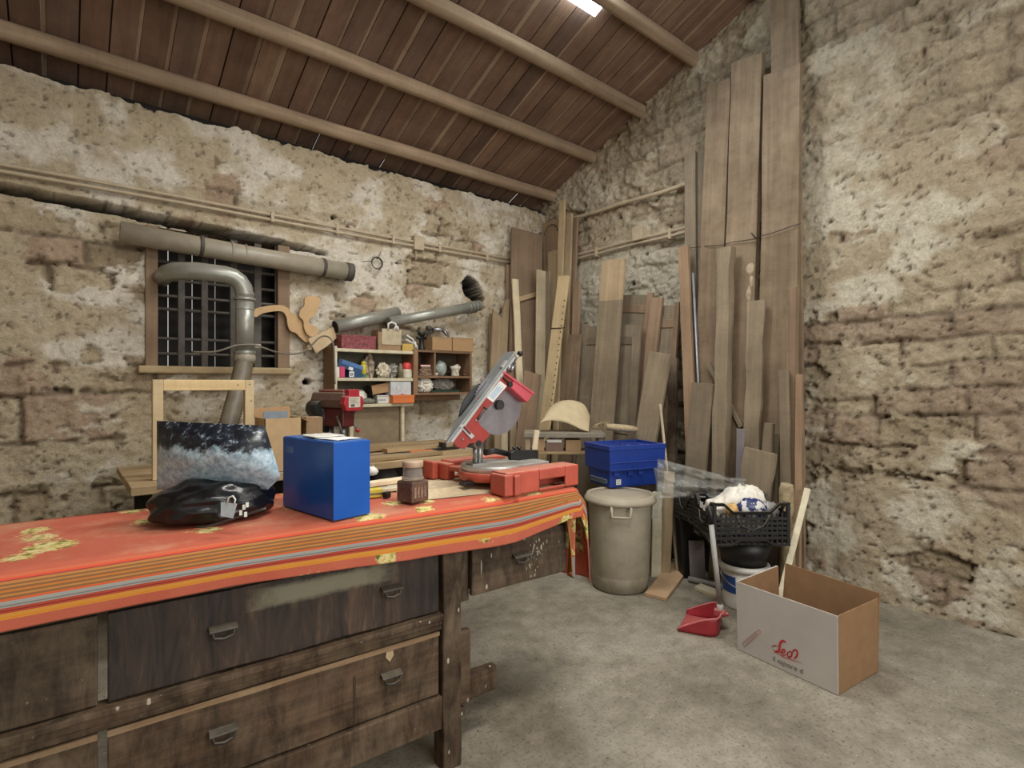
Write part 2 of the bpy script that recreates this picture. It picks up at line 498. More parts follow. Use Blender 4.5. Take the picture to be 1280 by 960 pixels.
# ------------------------------------------------------------------ floor
def make_floor():
    m = NT('dusty_concrete'); v = m.coord()
    a = m.noise(v, 1.3, 8, 0.65, 0.4); b = m.noise(v, 9, 8, 0.7); c = m.noise(v, 70, 4, 0.6)
    col = m.ramp(a, [(0.3, rgb(108, 101, 88)), (0.5, rgb(138, 130, 115)), (0.7, rgb(158, 151, 136))])
    col = m.mix(1.0, col, m.ramp(b, [(0.3, (0.66, 0.65, 0.63, 1)), (0.6, (1.06, 1.06, 1.06, 1))]), 'MULTIPLY')
    col = m.mix(1.0, col, m.ramp(c, [(0.30, (0.55, 0.53, 0.5, 1)), (0.46, (1, 1, 1, 1)), (0.6, (1, 1, 1, 1)), (0.72, (1.22, 1.22, 1.2, 1))]), 'MULTIPLY')
    vo = m.vor(v, 24); sp = m.ramp(vo.outputs['Distance'], [(0.055, (1, 1, 1, 1)), (0.09, (0, 0, 0, 1))])
    pk = m.ramp(vo.outputs['Color'], [(0.55, (0, 0, 0, 1)), (0.62, (1, 1, 1, 1))])
    f = m.mix(1.0, sp, pk, 'MULTIPLY'); bw = m.node('ShaderNodeRGBToBW'); m.link(f, bw.inputs[0])
    col = m.mix(bw.outputs[0], col, rgb(190, 180, 160))
    vo2 = m.vor(v, 9); s2 = m.ramp(vo2.outputs['Distance'], [(0.035, (0.8, 0.8, 0.8, 1)), (0.06, (0, 0, 0, 1))])
    bw2 = m.node('ShaderNodeRGBToBW'); m.link(s2, bw2.inputs[0]); col = m.mix(bw2.outputs[0], col, rgb(78, 66, 52))
    m.base(col); m.b.inputs['Roughness'].default_value = 0.9; m.b.inputs['Specular IOR Level'].default_value = 0.2
    ad = m.node('ShaderNodeMath', operation='ADD'); m.link(b, ad.inputs[0]); m.link(c, ad.inputs[1])
    m.bump(ad.outputs[0], 0.35, 0.006)
    mb = MB()
    mb.grid(lambda u, w: (-3.2+7.4*u, -2.6+7.2*w, 0.0), 20, 20)
    struct(mb.build('floor', m.m))


make_floor()


# ------------------------------------------------------------------ walls
WX0, WX1, WZ0, WZ1 = 0.42, 1.31, 1.50, 2.42      # grilled window in the back wall


def wall_back():
    r = 0.0115
    A, Z = np.meshgrid(np.arange(-2.4, XW+0.12, r), np.arange(0, 3.205, r))
    h, c = masonry(A, Z, 3, 0.105)
    # the broken hole, ledges and the slot above the window
    q = fbm(A*12, Z*12, 77)-0.5
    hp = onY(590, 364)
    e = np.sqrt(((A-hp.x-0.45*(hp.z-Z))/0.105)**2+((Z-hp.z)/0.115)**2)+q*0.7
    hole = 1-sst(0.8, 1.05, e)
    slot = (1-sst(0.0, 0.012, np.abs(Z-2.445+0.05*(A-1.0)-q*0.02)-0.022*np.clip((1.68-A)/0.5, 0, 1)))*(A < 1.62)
    h = h-hole*0.6-slot*0.22
    l1 = sst(0.0, 0.015, Z-(2.50-0.05*(A-2.2)+0.03*q)) * (A > 2.28) * (A < 3.2) * (1-sst(0.10, 0.14, Z-2.50))
    h = h+l1*0.02
    for (X0, X1, zz, amp) in ((0.3, 1.75, 2.735, 0.022), (0.6, 2.5, 2.93, 0.018), (2.2, 3.4, 2.86, 0.02), (2.5, 3.6, 3.05, 0.016)):
        zl = zz+0.03*(fbm(A*2.5, A*0+zz, 5)-0.5)
        lg = np.exp(-((Z-zl)/0.03)**2)*(A > X0)*(A < X1)
        h = h+lg*amp
    cond = np.exp(-((Z-2.615)/0.06)**2)                 # smoother plaster along the conduit
    h = h*(1-0.75*cond)
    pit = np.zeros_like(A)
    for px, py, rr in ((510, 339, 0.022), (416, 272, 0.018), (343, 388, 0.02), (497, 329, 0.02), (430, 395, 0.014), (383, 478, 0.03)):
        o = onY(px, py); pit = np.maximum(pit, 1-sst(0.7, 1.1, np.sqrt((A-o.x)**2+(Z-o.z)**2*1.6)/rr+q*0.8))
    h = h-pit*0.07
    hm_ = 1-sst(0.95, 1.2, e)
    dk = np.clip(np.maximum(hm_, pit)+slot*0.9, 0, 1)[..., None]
    c = c*(1-dk)+LC(14, 11, 9)*dk  # near-black put into hole, slot and pits as their shade
    top_brown = sst(3.02, 3.26, Z+0.2*q)[..., None]*0.12  # browner towards the top of the wall
    c = c*(1-top_brown)+LC(120, 108, 88)*top_brown
    h = np.clip(h, -0.6, 0.06)
    tz = sst(2.97, 3.2, Z)
    Z2 = Z+tz*(0.05*(fbm(A*5, A*0+2, 91)-0.5)+0.03*(fbm(A*22, A*0+5, 92)-0.5))
    P = np.stack([A, YW-h, Z2], -1)
    cA = (A[:-1, :-1]+r/2); cZ = (Z[:-1, :-1]+r/2)
    win = (cA > WX0) & (cA < WX1) & (cZ > WZ0) & (cZ < WZ1)
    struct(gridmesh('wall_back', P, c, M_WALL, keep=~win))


def wall_right():
    r = 0.0125
    ys = np.arange(-1.2, YW+0.06, r); ts = np.linspace(0, 1, 380)
    Y, T = np.meshgrid(ys, ts)
    top = roof(Y)+0.02
    Z = T*top
    h, c = masonry(Y, Z, 41, 0.03, 0.17, 1.0, ((156, 142, 118), (180, 166, 142), (166, 148, 127), (176, 162, 138), (206, 198, 178)), 0.55)
    w = (sst(2.3, 2.7, Y)*sst(1.75, 1.95, Z)*(1-sst(2.50, 2.78, Z+0.25*(fbm(Y*3, Z*3, 9)-0.5))))
    pz = LC(196, 190, 172)*(0.80+0.40*fbm(Y*12, Z*12, 31))[..., None]
    c = c*(1-0.8*w[..., None])+pz*0.8*w[..., None]
    up = sst(2.6, 3.0, Z)
    c = c*(1-0.5*up[..., None])+LC(174, 160, 138)*(0.6+0.8*fbm(Y*7, Z*7, 51))[..., None]*0.5*up[..., None]
    rg = (fbm(Y*20, Z*22, 61, 5, 0.65)-0.5)
    h = h+rg*0.05*np.maximum(up, 0.25)
    q = fbm(Y*14, Z*14, 88)-0.5
    for px, py, rr in ((776, 272, 0.028), (810, 318, 0.018), (779, 338, 0.018), (800, 250, 0.016), (757, 300, 0.014), (837, 284, 0.018), (793, 355, 0.024)):
        o = onX(px, py); pt = 1-sst(0.7, 1.1, np.sqrt((Y-o.y)**2+(Z-o.z)**2*1.6)/rr+q*0.8)
        h = h-pt*0.06; c = c*(1-pt[..., None])+LC(30, 25, 20)*pt[..., None]  # shade inside each pit put into the wall colour
    h = h+0.05*(fbm(Y*6, Z*6, 71)-0.3)*sst(0.35, 0.05, top-Z)
    h = np.clip(h, -0.05, 0.09)
    P = np.stack([XW-h, Y, Z], -1)
    struct(gridmesh('wall_right', P, c, M_WALL, flip=True))


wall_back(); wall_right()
lw = MB(); lw.grid(lambda u, w: (-2.38+0.03*mnoise.noise(Vector((u*9, w*6, 1))), -2.6+7.0*u, 4.8*w), 60, 40)
struct(lw.build('wall_left', plain('old_plaster', (176, 160, 134), 0.95, var=0.2, scale=3, bump=0.4)))


def window():
    fr = MB()   # reveal of the opening with boards behind, the dark of the void put into their colour
    d = 0.24
    x0, x1, z0, z1, y0, y1 = WX0, WX1, WZ0, WZ1, YW-0.005, YW+d
    fr.add([(x0, y0, z0), (x1, y0, z0), (x1, y1, z0), (x0, y1, z0), (x0, y0, z1), (x1, y0, z1), (x1, y1, z1), (x0, y1, z1)],
           [(0, 1, 2, 3), (7, 6, 5, 4), (1, 5, 6, 2), (0, 3, 7, 4)])
    o = struct(fr.build('window_1', plain('dusty_reveal', (120, 106, 84), 0.95, var=0.25)))
    s = MB()
    for i in range(6):
        a = x0+(x1-x0)*i/6
        s.box(a+0.004, a+(x1-x0)/6-0.004, y1-0.03, y1, z0, z1)
    s.build('void_board', M_DARKVOID, o)
    f = MB()   # wooden frame
    f.box(x1-0.075, x1+0.012, YW-0.035, YW+0.05, z0-0.02, z1)
    f.box(x0-0.01, x0+0.06, YW-0.035, YW+0.05, z0-0.02, z1)
    f.build('window_frame', W_BROWN, o, bevel=0.006)
    g = MB()
    for px in (292, 322):
        a = onY(px, 400, YW+0.02).x
        g.box(a-0.024, a+0.024, YW+0.01, YW+0.022, z0, z1)
    for a in (0.62, 0.76): g.box(a-0.02, a+0.02, YW+0.01, YW+0.022, z0, z1)
    a = onY(345, 400, YW+0.02).x; g.box(a-0.010, a+0.010, YW+0.01, YW+0.03, z0, z1)
    for py in (343, 363, 381, 396, 429, 446):
        z = onY(334, py, YW+0.03).z
        g.cyl((x0, YW+0.03, z), (x1-0.03, YW+0.03, z+0.004), 0.011, n=8)
    g.build('window_grille', M_IRON, o, bevel=0.002)
    sl = MB(); sl.box(x0-0.05, x1+0.02, YW-0.07, YW+0.15, z0-0.05, z0)
    sl.build('window_sill', plain('dusty_sill', (168, 148, 112), 0.95, dust=0.4), o, bevel=0.012)


window()


# ------------------------------------------------------------------ roof
def ceiling():
    m = NT('roof_boards'); v = m.coord((14, 1.1, 1.1)); a = m.node('ShaderNodeVertexColor', layer_name='Col')
    n = m.noise(v, 1.5, 7, 0.65, 0.5); vo = m.coord(); n2 = m.noise(vo, 2.5, 6, 0.7)
    c = m.mix(1.0, a.outputs[0], m.ramp(n, [(0.3, (0.75, 0.73, 0.72, 1)), (0.7, (1.15, 1.12, 1.1, 1))]), 'MULTIPLY')
    c = m.mix(1.0, c, m.ramp(n2, [(0.3, (0.7, 0.68, 0.68, 1)), (0.65, (1.1, 1.1, 1.1, 1))]), 'MULTIPLY')
    m.base(c); m.b.inputs['Roughness'].default_value = 0.8; m.b.inputs['Specular IOR Level'].default_value = 0.2
    m.bump(n, 0.3, 0.004)
    mb = MB(); cols = []
    x = -2.6; i = 0; k = 0.4
    y0, y1 = -1.4, YW+0.32
    sk = (2.02, 2.88, 1.62, 2.58)

    def slab(xa, xb, ya, yb, lo, th, colr):
        f = lambda y, o: roof(y)+o
        mb.hexa([(xa, ya, f(ya, lo)), (xb, ya, f(ya, lo)), (xb, yb, f(yb, lo)), (xa, yb, f(yb, lo))],
                [(xa, ya, f(ya, lo+th)), (xb, ya, f(ya, lo+th)), (xb, yb, f(yb, lo+th)), (xa, yb, f(yb, lo+th))])
        cols.extend([colr]*8)

    while x < XW+0.3:
        w = random.uniform(0.115, 0.14); t = random.uniform(0.84, 1.14)
        base = [lin(c)*t for c in random.choice([(126, 102, 86), (118, 95, 80), (130, 106, 88), (112, 92, 80)])]
        st_ = random.uniform(0.7, 1.1); strip = [lin(c)*st_ for c in (158, 136, 114)]
        runs = [(y0, y1)]
        if x+w+0.05 > sk[0] and x < sk[1]: runs = [(y0, sk[2]), (sk[3], y1)]
        for ya, yb in runs:
            slab(x, x+w, ya, yb, random.uniform(0, 0.006), 0.022, base)
            if random.random() < 0.72:
                sw = random.uniform(0.016, 0.036)
                a2, b2 = ya, yb
                if yb > 4 and random.random() < 0.75: b2 = yb-random.uniform(0.0, 0.35)
                slab(x+w+0.001, x+w+0.001+sw, a2, b2, random.uniform(0.004, 0.012), 0.02, strip)
                slab(x+w, x+w+sw+0.004, ya, yb, 0.03, 0.012, [c*0.5 for c in base])
            else:
                sw = 0.006
                slab(x+w-0.01, x+w+0.02, ya, yb, 0.03, 0.012, [c*0.5 for c in base])
        x += w+sw+0.003
    o = mb.build('ceiling', m.m)
    ca = o.data.color_attributes.new('Col', 'FLOAT_COLOR', 'POINT')
    arr = np.ones((len(cols), 4), np.float32); arr[:, :3] = np.array(cols); ca.data.foreach_set('color', arr.reshape(-1))
    struct(o)
    # skylight: a lit translucent sheet let into the boards, hanging a little below them
    e = NT('bright_translucent_sheet'); e.b.inputs['Base Color'].default_value = (0.8, 0.86, 0.9, 1)
    e.b.inputs['Emission Color'].default_value = (0.80, 0.92, 1.0, 1); e.b.inputs['Emission Strength'].default_value = SKY_PANE
    p = MB(); f = lambda y: roof(y)
    lo, hi = -0.05, 0.0
    p.hexa([(sk[0], sk[2], f(sk[2])+lo), (sk[1], sk[2], f(sk[2])+lo), (sk[1], sk[3], f(sk[3])+lo), (sk[0], sk[3], f(sk[3])+lo)],
           [(sk[0], sk[2], f(sk[2])+hi), (sk[1], sk[2], f(sk[2])+hi), (sk[1], sk[3], f(sk[3])+hi), (sk[0], sk[3], f(sk[3])+hi)])
    struct(p.build('window_2', e.m))
    # roof beams along the room
    for n_, y in enumerate((4.13, 3.56, 2.99, 2.46, 1.90, 1.35, 0.80, 0.25)):
        b = MB(); N = 46; ring = 10
        vs = []
        hw, hh = (0.034, 0.042)
        for i in range(N+1):
            xx = -2.5+(XW+0.02+2.5)*i/N
            for j in range(ring):
                an = 2*PI*(j+0.5)/ring
                ca_, sa_ = math.cos(an), math.sin(an)
                rr = 1+0.10*mnoise.noise(Vector((xx*1.1, ca_*1.3+n_*5, sa_*1.3)))
                px_ = hw*(abs(ca_)**0.5)*(1 if ca_ > 0 else -1)*rr; pz_ = hh*(abs(sa_)**0.5)*(1 if sa_ > 0 else -1)*rr
                wob = 0.02*mnoise.noise(Vector((xx*0.6, n_*9.1, 0)))
                vs.append((xx, y+px_+wob, roof(y)-0.046-0.4*px_+pz_+0.01*mnoise.noise(Vector((xx*0.5, n_*4, 3)))))
        fs = [(i*ring+j, i*ring+(j+1) % ring, (i+1)*ring+(j+1) % ring, (i+1)*ring+j) for i in range(N) for j in range(ring)]
        fs += [tuple(range(ring)), tuple(reversed(range(N*ring, N*ring+ring)))]
        b.add(vs, fs, 0, True)
        struct(b.build('roof_beam', W_BEAM))
    # board above the back wall, the eave's shade put into its dark colour
    w = MB(); w.box(-2.4, XW+0.1, YW+0.12, YW+0.24, 2.9, roof(YW+0.2)+0.02)
    w.box(-2.4, XW+0.1, YW+0.07, YW+0.12, 2.9, 3.20)
    struct(w.build('trim_1', M_DARKVOID))


ceiling()


# ------------------------------------------------------------------ workbench under the striped cloth
BU = math.radians(-3.5)
BO = Vector((1.113, 1.637, 0))
BM = Matrix.Translation(BO) @ Matrix.Rotation(BU, 4, 'Z')
BI = BM.inverted()
U0, U1, VD = -1.95, 0.535, 0.60          # table runs u from U0 to U1, depth VD


def noisy_board(mb, x0, x1, y0, y1, z0, z1, axis='x', amp=0.004, n=14, seed=0, m=0):
    """a timber with slightly worn, wavering edges"""
    lo = {'x': (x0, x1), 'y': (y0, y1), 'z': (z0, z1)}[axis]
    vs = []
    for i in range(n+1):
        t = lo[0]+(lo[1]-lo[0])*i/n
        for k, (a, b) in enumerate(((0, 0), (1, 0), (1, 1), (0, 1))):
            d = lambda s: amp*mnoise.noise(Vector((t*6+seed*3.7, k*5.1+s, seed)))
            if axis == 'x': vs.append((t, (y0, y1)[a]+d(0), (z0, z1)[b]+d(9)))
            elif axis == 'z': vs.append(((x0, x1)[a]+d(0), (y0, y1)[b]+d(9), t))
            else: vs.append(((x0, x1)[a]+d(0), t, (z0, z1)[b]+d(9)))
    fs = []
    for i in range(n):
        for k in range(4):
            q = (i*4+k, (i+1)*4+k, (i+1)*4+(k+1) % 4, i*4+(k+1) % 4)
            fs.append(q)
    fs += [(0, 1, 2, 3), (n*4+3, n*4+2, n*4+1, n*4)]
    if axis in ('x', 'z'):
        pass
    if axis == 'x': fs = [f[::-1] for f in fs] if False else fs
    return mb.add(vs, fs, m)


def pull_handle(name, cu, v, cz, w, parent, mat):
    """iron cup pull: bail with a lip"""
    h = MB(); mat = plain('dark_iron_pull', (58, 54, 49), 0.55, 0.4, var=0.2, dust=0.25)
    h.tube([(cu-w/2+0.006, v-0.003, cz+0.012), (cu-w/2+0.008, v-0.02, cz+0.004), (cu-w/2+0.012, v-0.024, cz-0.012), (cu, v-0.026, cz-0.017),
            (cu+w/2-0.012, v-0.024, cz-0.012), (cu+w/2-0.008, v-0.02, cz+0.004), (cu+w/2-0.006, v-0.003, cz+0.012)], 0.0045, 8)
    h.hexa([(cu-w/2, v-0.026, cz+0.004), (cu+w/2, v-0.026, cz+0.004), (cu+w/2, v, cz+0.010), (cu-w/2, v, cz+0.010)], [(cu-w/2, v-0.024, cz+0.008), (cu+w/2, v-0.024, cz+0.008), (cu+w/2, v, cz+0.017), (cu-w/2, v, cz+0.017)])
    return h.build(name, mat, parent, bevel=0.002)


def workbench():
    t = thing('workbench', 'dark old wooden workbench with iron pulled drawers under the striped cloth', 'workbench', BO, BU)
    m = MB(); m.box(U0, U1, 0.012, VD, 0.885, 0.938); m.build('tabletop', W_BENCH, t, bevel=0.004)
    for i, (u, v) in enumerate(((-0.075, 0), (-0.075, VD-0.09), (-1.62, 0), (-1.62, VD-0.09))):
        m = MB(); noisy_board(m, u, u+0.075, v, v+0.075, 0.0, 0.885, 'z', 0.005, 16, i)
        m.build('leg', W_BENCHZ, t, bevel=0.006)
    m = MB(); noisy_board(m, -1.545, -0.075, 0.018, 0.05, 0.80, 0.885, 'x', 0.003, 18, 5); m.build('apron', W_BENCH, t, bevel=0.003)
    m = MB(); noisy_board(m, 0.0, U1-0.02, 0.05, 0.08, 0.80, 0.885, 'x', 0.003, 8, 6); m.build('apron', W_BENCH, t, bevel=0.003)
    # ledge moulding between the drawers: three stepped strips
    m = MB()
    noisy_board(m, -1.545, -0.076, -0.008, 0.05, 0.548, 0.566, 'x', 0.005, 30, 7)
    noisy_board(m, -1.545, -0.076, 0.002, 0.05, 0.528, 0.546, 'x', 0.004, 30, 8)
    noisy_board(m, -1.545, -0.076, 0.008, 0.05, 0.508, 0.526, 'x', 0.004, 30, 9)
    m.build('drawer_rail', W_BENCHL, t, bevel=0.003)
    m = MB(); noisy_board(m, -1.545, -0.076, 0.004, 0.04, 0.155, 0.272, 'x', 0.005, 26, 10)
    m.build('bottom_rail', W_BENCHL, t, bevel=0.004)
    # worn grey scuff on the upper drawer front
    dm = NT('scuffed_drawer_front'); v = dm.coord((22, 22, 3.0)); vo = dm.coord()
    g = dm.noise(v, 1.0, 7, 0.65, 0.6); c = dm.ramp(g, [(0.34, rgb(24, 20, 17)), (0.55, rgb(62, 48, 38)), (0.72, rgb(100, 78, 60))])
    sx = dm.node('ShaderNodeSeparateXYZ'); dm.link(vo, sx.inputs[0])
    def band(sock, c0, w):
        a = dm.node('ShaderNodeMath', operation='SUBTRACT', inp={1: c0}); dm.link(sock, a.inputs[0])
        b = dm.node('ShaderNodeMath', operation='ABSOLUTE'); dm.link(a.outputs[0], b.inputs[0])
        d = dm.node('ShaderNodeMath', operation='DIVIDE', inp={1: w}); dm.link(b.outputs[0], d.inputs[0]); return d.outputs[0]
    mx = dm.node('ShaderNodeMath', operation='MAXIMUM'); dm.link(band(sx.outputs[0], -0.48, 0.24), mx.inputs[0]); dm.link(band(sx.outputs[2], 0.752, 0.034), mx.inputs[1])
    nn = dm.noise(vo, 14, 7, 0.75); ad = dm.node('ShaderNodeMath', operation='MULTIPLY_ADD', inp={1: 0.9, 2: 0.0}); dm.link(nn, ad.inputs[0]); dm.link(mx.outputs[0], ad.inputs[2])
    f = dm.ramp(ad.outputs[0], [(0.0, (1, 1, 1, 1)), (0.60, (0.85, 0.85, 0.85, 1)), (0.86, (0, 0, 0, 1))])
    # ramp input range runs past one: scale it
    ml = dm.node('ShaderNodeMath', operation='MULTIPLY', inp={1: 0.6}); dm.link(ad.outputs[0], ml.inputs[0]); dm.link(ml.outputs[0], f.node.inputs[0])
    bw = dm.node('ShaderNodeRGBToBW'); dm.link(f, bw.inputs[0])
    c = dm.mix(bw.outputs[0], c, rgb(132, 126, 104))
    dm.base(c); dm.b.inputs['Roughness'].default_value = 0.7; dm.bump(g, 0.3, 0.004)
    dspec = [(-1.03, -0.085, 0.572, 0.797, dm.m, 0.015), (-1.03, -0.085, 0.278, 0.502, W_BENCHL, 0.015),
             (-1.54, -1.05, 0.572, 0.797, W_BENCH, 0.015), (-1.54, -1.05, 0.278, 0.502, W_BENCHL, 0.015)]
    for k, (a, b, z0, z1, mt, v) in enumerate(dspec):
        d = MB(); noisy_board(d, a, b, v, v+0.024, z0, z1, 'x', 0.003, 22, 20+k)
        d.box(a+0.02, b-0.02, v+0.024, v+0.40, z0+0.012, z0+0.02)
        o = d.build('drawer', mt, t, bevel=0.004)
        if k % 2 == 1:
            l = MB(); noisy_board(l, a, b, v-0.006, v+0.002, z1-0.014, z1+0.001, 'x', 0.003, 26, 30+k); l.build('drawer_lip', wood('worn_tan_edge', (120, 95, 70), (160, 132, 102), axis='x', rnd=0.03), o)
            x = a+(b-a)*0.58
            if k == 1:
                s_ = MB(); s_.box(-0.395, -0.387, v-0.002, v, z0+0.01, z0+0.16); s_.build('panel_joint', W_BENCH, o)
                kk = MB(); kk.prism([(-0.012, 0), (0.012, 0), (0.014, -0.018), (0.0, -0.036), (-0.014, -0.018)], 0, 0.004, Matrix.Translation((-0.272, v, z1-0.016)) @ Matrix.Rotation(PI/2, 4, 'X')); kk.build('keyhole_plate', W_TAN, o)
        cz = z0+(0.112 if k % 2 else 0.118)
        for hu in ((-0.268, -0.77) if a > -1.04 else (-1.30,)):
            pull_handle('drawer_handle', hu, v-0.001, cz+(0.012 if k % 2 else 0.0), 0.072, o, M_IRON if k % 2 else plain('black_iron', (30, 27, 25), 0.5, 0.4, dust=0.15))
    # drawer that hangs under the overhanging end
    d = MB(); noisy_board(d, 0.045, 0.505, 0.0, 0.026, 0.600, 0.795, 'x', 0.004, 16, 40)
    d.box(0.055, 0.495, 0.026, 0.42, 0.61, 0.62); d.box(0.055, 0.075, 0.026, 0.42, 0.62, 0.78); d.box(0.475, 0.495, 0.026, 0.42, 0.62, 0.78); d.box(0.075, 0.475, 0.40, 0.42, 0.62, 0.78)
    o = d.build('drawer', W_BENCH, t, bevel=0.005)
    pull_handle('drawer_handle', 0.265, -0.001, 0.705, 0.080, o, M_IRON)
    rr_ = random.Random(5); sp_ = MB()
    for i in range(46):
        x_, z_ = 0.345+rr_.gauss(0, 0.028), 0.70+rr_.gauss(0, 0.034)
        if z_ < 0.782: sp_.sphere((x_, 0.0005, z_), rr_.uniform(0.001, 0.005), 0.0012, rr_.uniform(0.001, 0.008), 5)
    for x_, z_, hh_ in ((0.085, 0.70, 0.03), (0.13, 0.735, 0.01), (0.40, 0.742, 0.012)): sp_.sphere((x_, 0.0005, z_), 0.003, 0.0012, hh_, 6)
    sp_.build('paint_stain', plain('old_paint_splash', (156, 150, 134), 0.8), o)
    m = MB(); m.box(0.01, 0.05, 0.03, 0.42, 0.575, 0.80); m.build('drawer_runner', W_BENCHZ, t, bevel=0.004)
    m = MB(); m.box(0.495, 0.53, 0.10, 0.50, 0.79, 0.885); m.build('drawer_runner', W_BENCHZ, t, bevel=0.004)
    # long low stretcher that runs out past the leg, with its wedge block
    m = MB(); noisy_board(m, -1.54, 0.215, 0.085, 0.125, 0.165, 0.262, 'x', 0.004, 22, 50); m.build('stretcher', W_BENCHL, t, bevel=0.008)
    m = MB(); m.box(0.004, 0.075, 0.055, 0.083, 0.175, 0.455); m.build('wedge_block', W_BENCHL, t, bevel=0.01)
    m = MB(); m.box(0.004, 0.05, 0.06, 0.084, 0.135, 0.165); m.build('wedge_pin', W_BENCHL, t, bevel=0.004)
    for u in (-0.06, -1.605):
        m = MB(); m.box(u, u+0.045, 0.075, VD-0.09, 0.30, 0.38); m.build('end_rail', W_BENCHZ, t, bevel=0.004)


workbench()


def cloth_mat():
    m = NT('striped_floral_cloth')
    uv = m.node('ShaderNodeUVMap', uv_map='UVMap'); sp = m.node('ShaderNodeSeparateXYZ'); m.link(uv.outputs[0], sp.inputs[0])
    vo = m.coord()
    red = m.mix(m.noise(vo, 7, 6, 0.7), rgb(170, 80, 60), rgb(186, 106, 84))
    wv = m.node('ShaderNodeTexVoronoi', feature='SMOOTH_F1', inp={'Scale': 7.0}); m.link(vo, wv.inputs['Vector'])
    nz = m.noise(vo, 55, 5, 0.7)
    ad = m.node('ShaderNodeMath', operation='MULTIPLY_ADD', inp={1: 0.5}); m.link(nz, ad.inputs[0]); m.link(wv.outputs['Distance'], ad.inputs[2])
    fl = m.ramp(ad.outputs[0], [(0.47, (1, 1, 1, 1)), (0.53, (0, 0, 0, 1))]); bw = m.node('ShaderNodeRGBToBW'); m.link(fl, bw.inputs[0])
    flc = m.ramp(m.noise(vo, 40, 2), [(0.35, rgb(70, 96, 44)), (0.48, rgb(190, 172, 96)), (0.6, rgb(206, 196, 150)), (0.7, rgb(196, 140, 60))])
    red = m.mix(bw.outputs[0], red, flc)
    # v runs from the fold of the table edge (0) down the hanging border, in metres
    R_, CO, BR, OR, GR, YO, MG = rgb(168, 72, 55), rgb(194, 104, 76), rgb(128, 90, 58), rgb(172, 118, 66), rgb(146, 146, 140), rgb(196, 136, 60), rgb(142, 66, 64)
    st = [(0.0, CO), (0.06, rgb(206, 84, 58)), (0.09, MG), (0.11, OR), (0.15, BR), (0.18, OR), (0.21, BR), (0.25, rgb(178, 108, 52)), (0.28, BR), (0.32, OR),
          (0.35, BR), (0.39, rgb(190, 92, 54)), (0.43, GR), (0.50, rgb(120, 112, 108)), (0.52, GR), (0.55, R_), (0.60, rgb(120, 44, 44)), (0.62, R_), (0.66, YO), (0.74, rgb(206, 118, 34)), (0.76, YO), (0.79, rgb(176, 56, 40))]
    sc = m.node('ShaderNodeMath', operation='MULTIPLY', inp={1: 1/0.15}); m.link(sp.outputs[1], sc.inputs[0])
    stc = m.ramp(sc.outputs[0], st, 'CONSTANT')
    i0 = m.node('ShaderNodeMath', operation='GREATER_THAN', inp={1: 0.0}); m.link(sp.outputs[1], i0.inputs[0])
    i1 = m.node('ShaderNodeMath', operation='LESS_THAN', inp={1: 0.118}); m.link(sp.outputs[1], i1.inputs[0])
    im = m.node('ShaderNodeMath', operation='MULTIPLY'); m.link(i0.outputs[0], im.inputs[0]); m.link(i1.outputs[0], im.inputs[1])
    c = m.mix(im.outputs[0], red, stc)
    # weave and a veil of sawdust
    nd = m.noise(vo, 4.5, 7, 0.7); g = m.node('ShaderNodeNewGeometry'); sn = m.node('ShaderNodeSeparateXYZ'); m.link(g.outputs['Normal'], sn.inputs[0])
    mu = m.node('ShaderNodeMath', operation='MULTIPLY'); m.link(nd, mu.inputs[0]); m.link(sn.outputs[2], mu.inputs[1])
    du = m.ramp(mu.outputs[0], [(0.46, (0, 0, 0, 1)), (0.78, (0.7, 0.7, 0.7, 1))]); dbw = m.node('ShaderNodeRGBToBW'); m.link(du, dbw.inputs[0])
    c = m.mix(dbw.outputs[0], c, rgb(192, 160, 126))
    m.base(c); m.b.inputs['Roughness'].default_value = 0.9; m.b.inputs['Specular IOR Level'].default_value = 0.15
    wt = m.node('ShaderNodeTexWave', inp={'Scale': 120.0, 'Distortion': 1.0}); m.link(uv.outputs[0], wt.inputs['Vector'])
    m.bump(m.noise(vo, 160, 3), 0.25, 0.003)
    return m.m


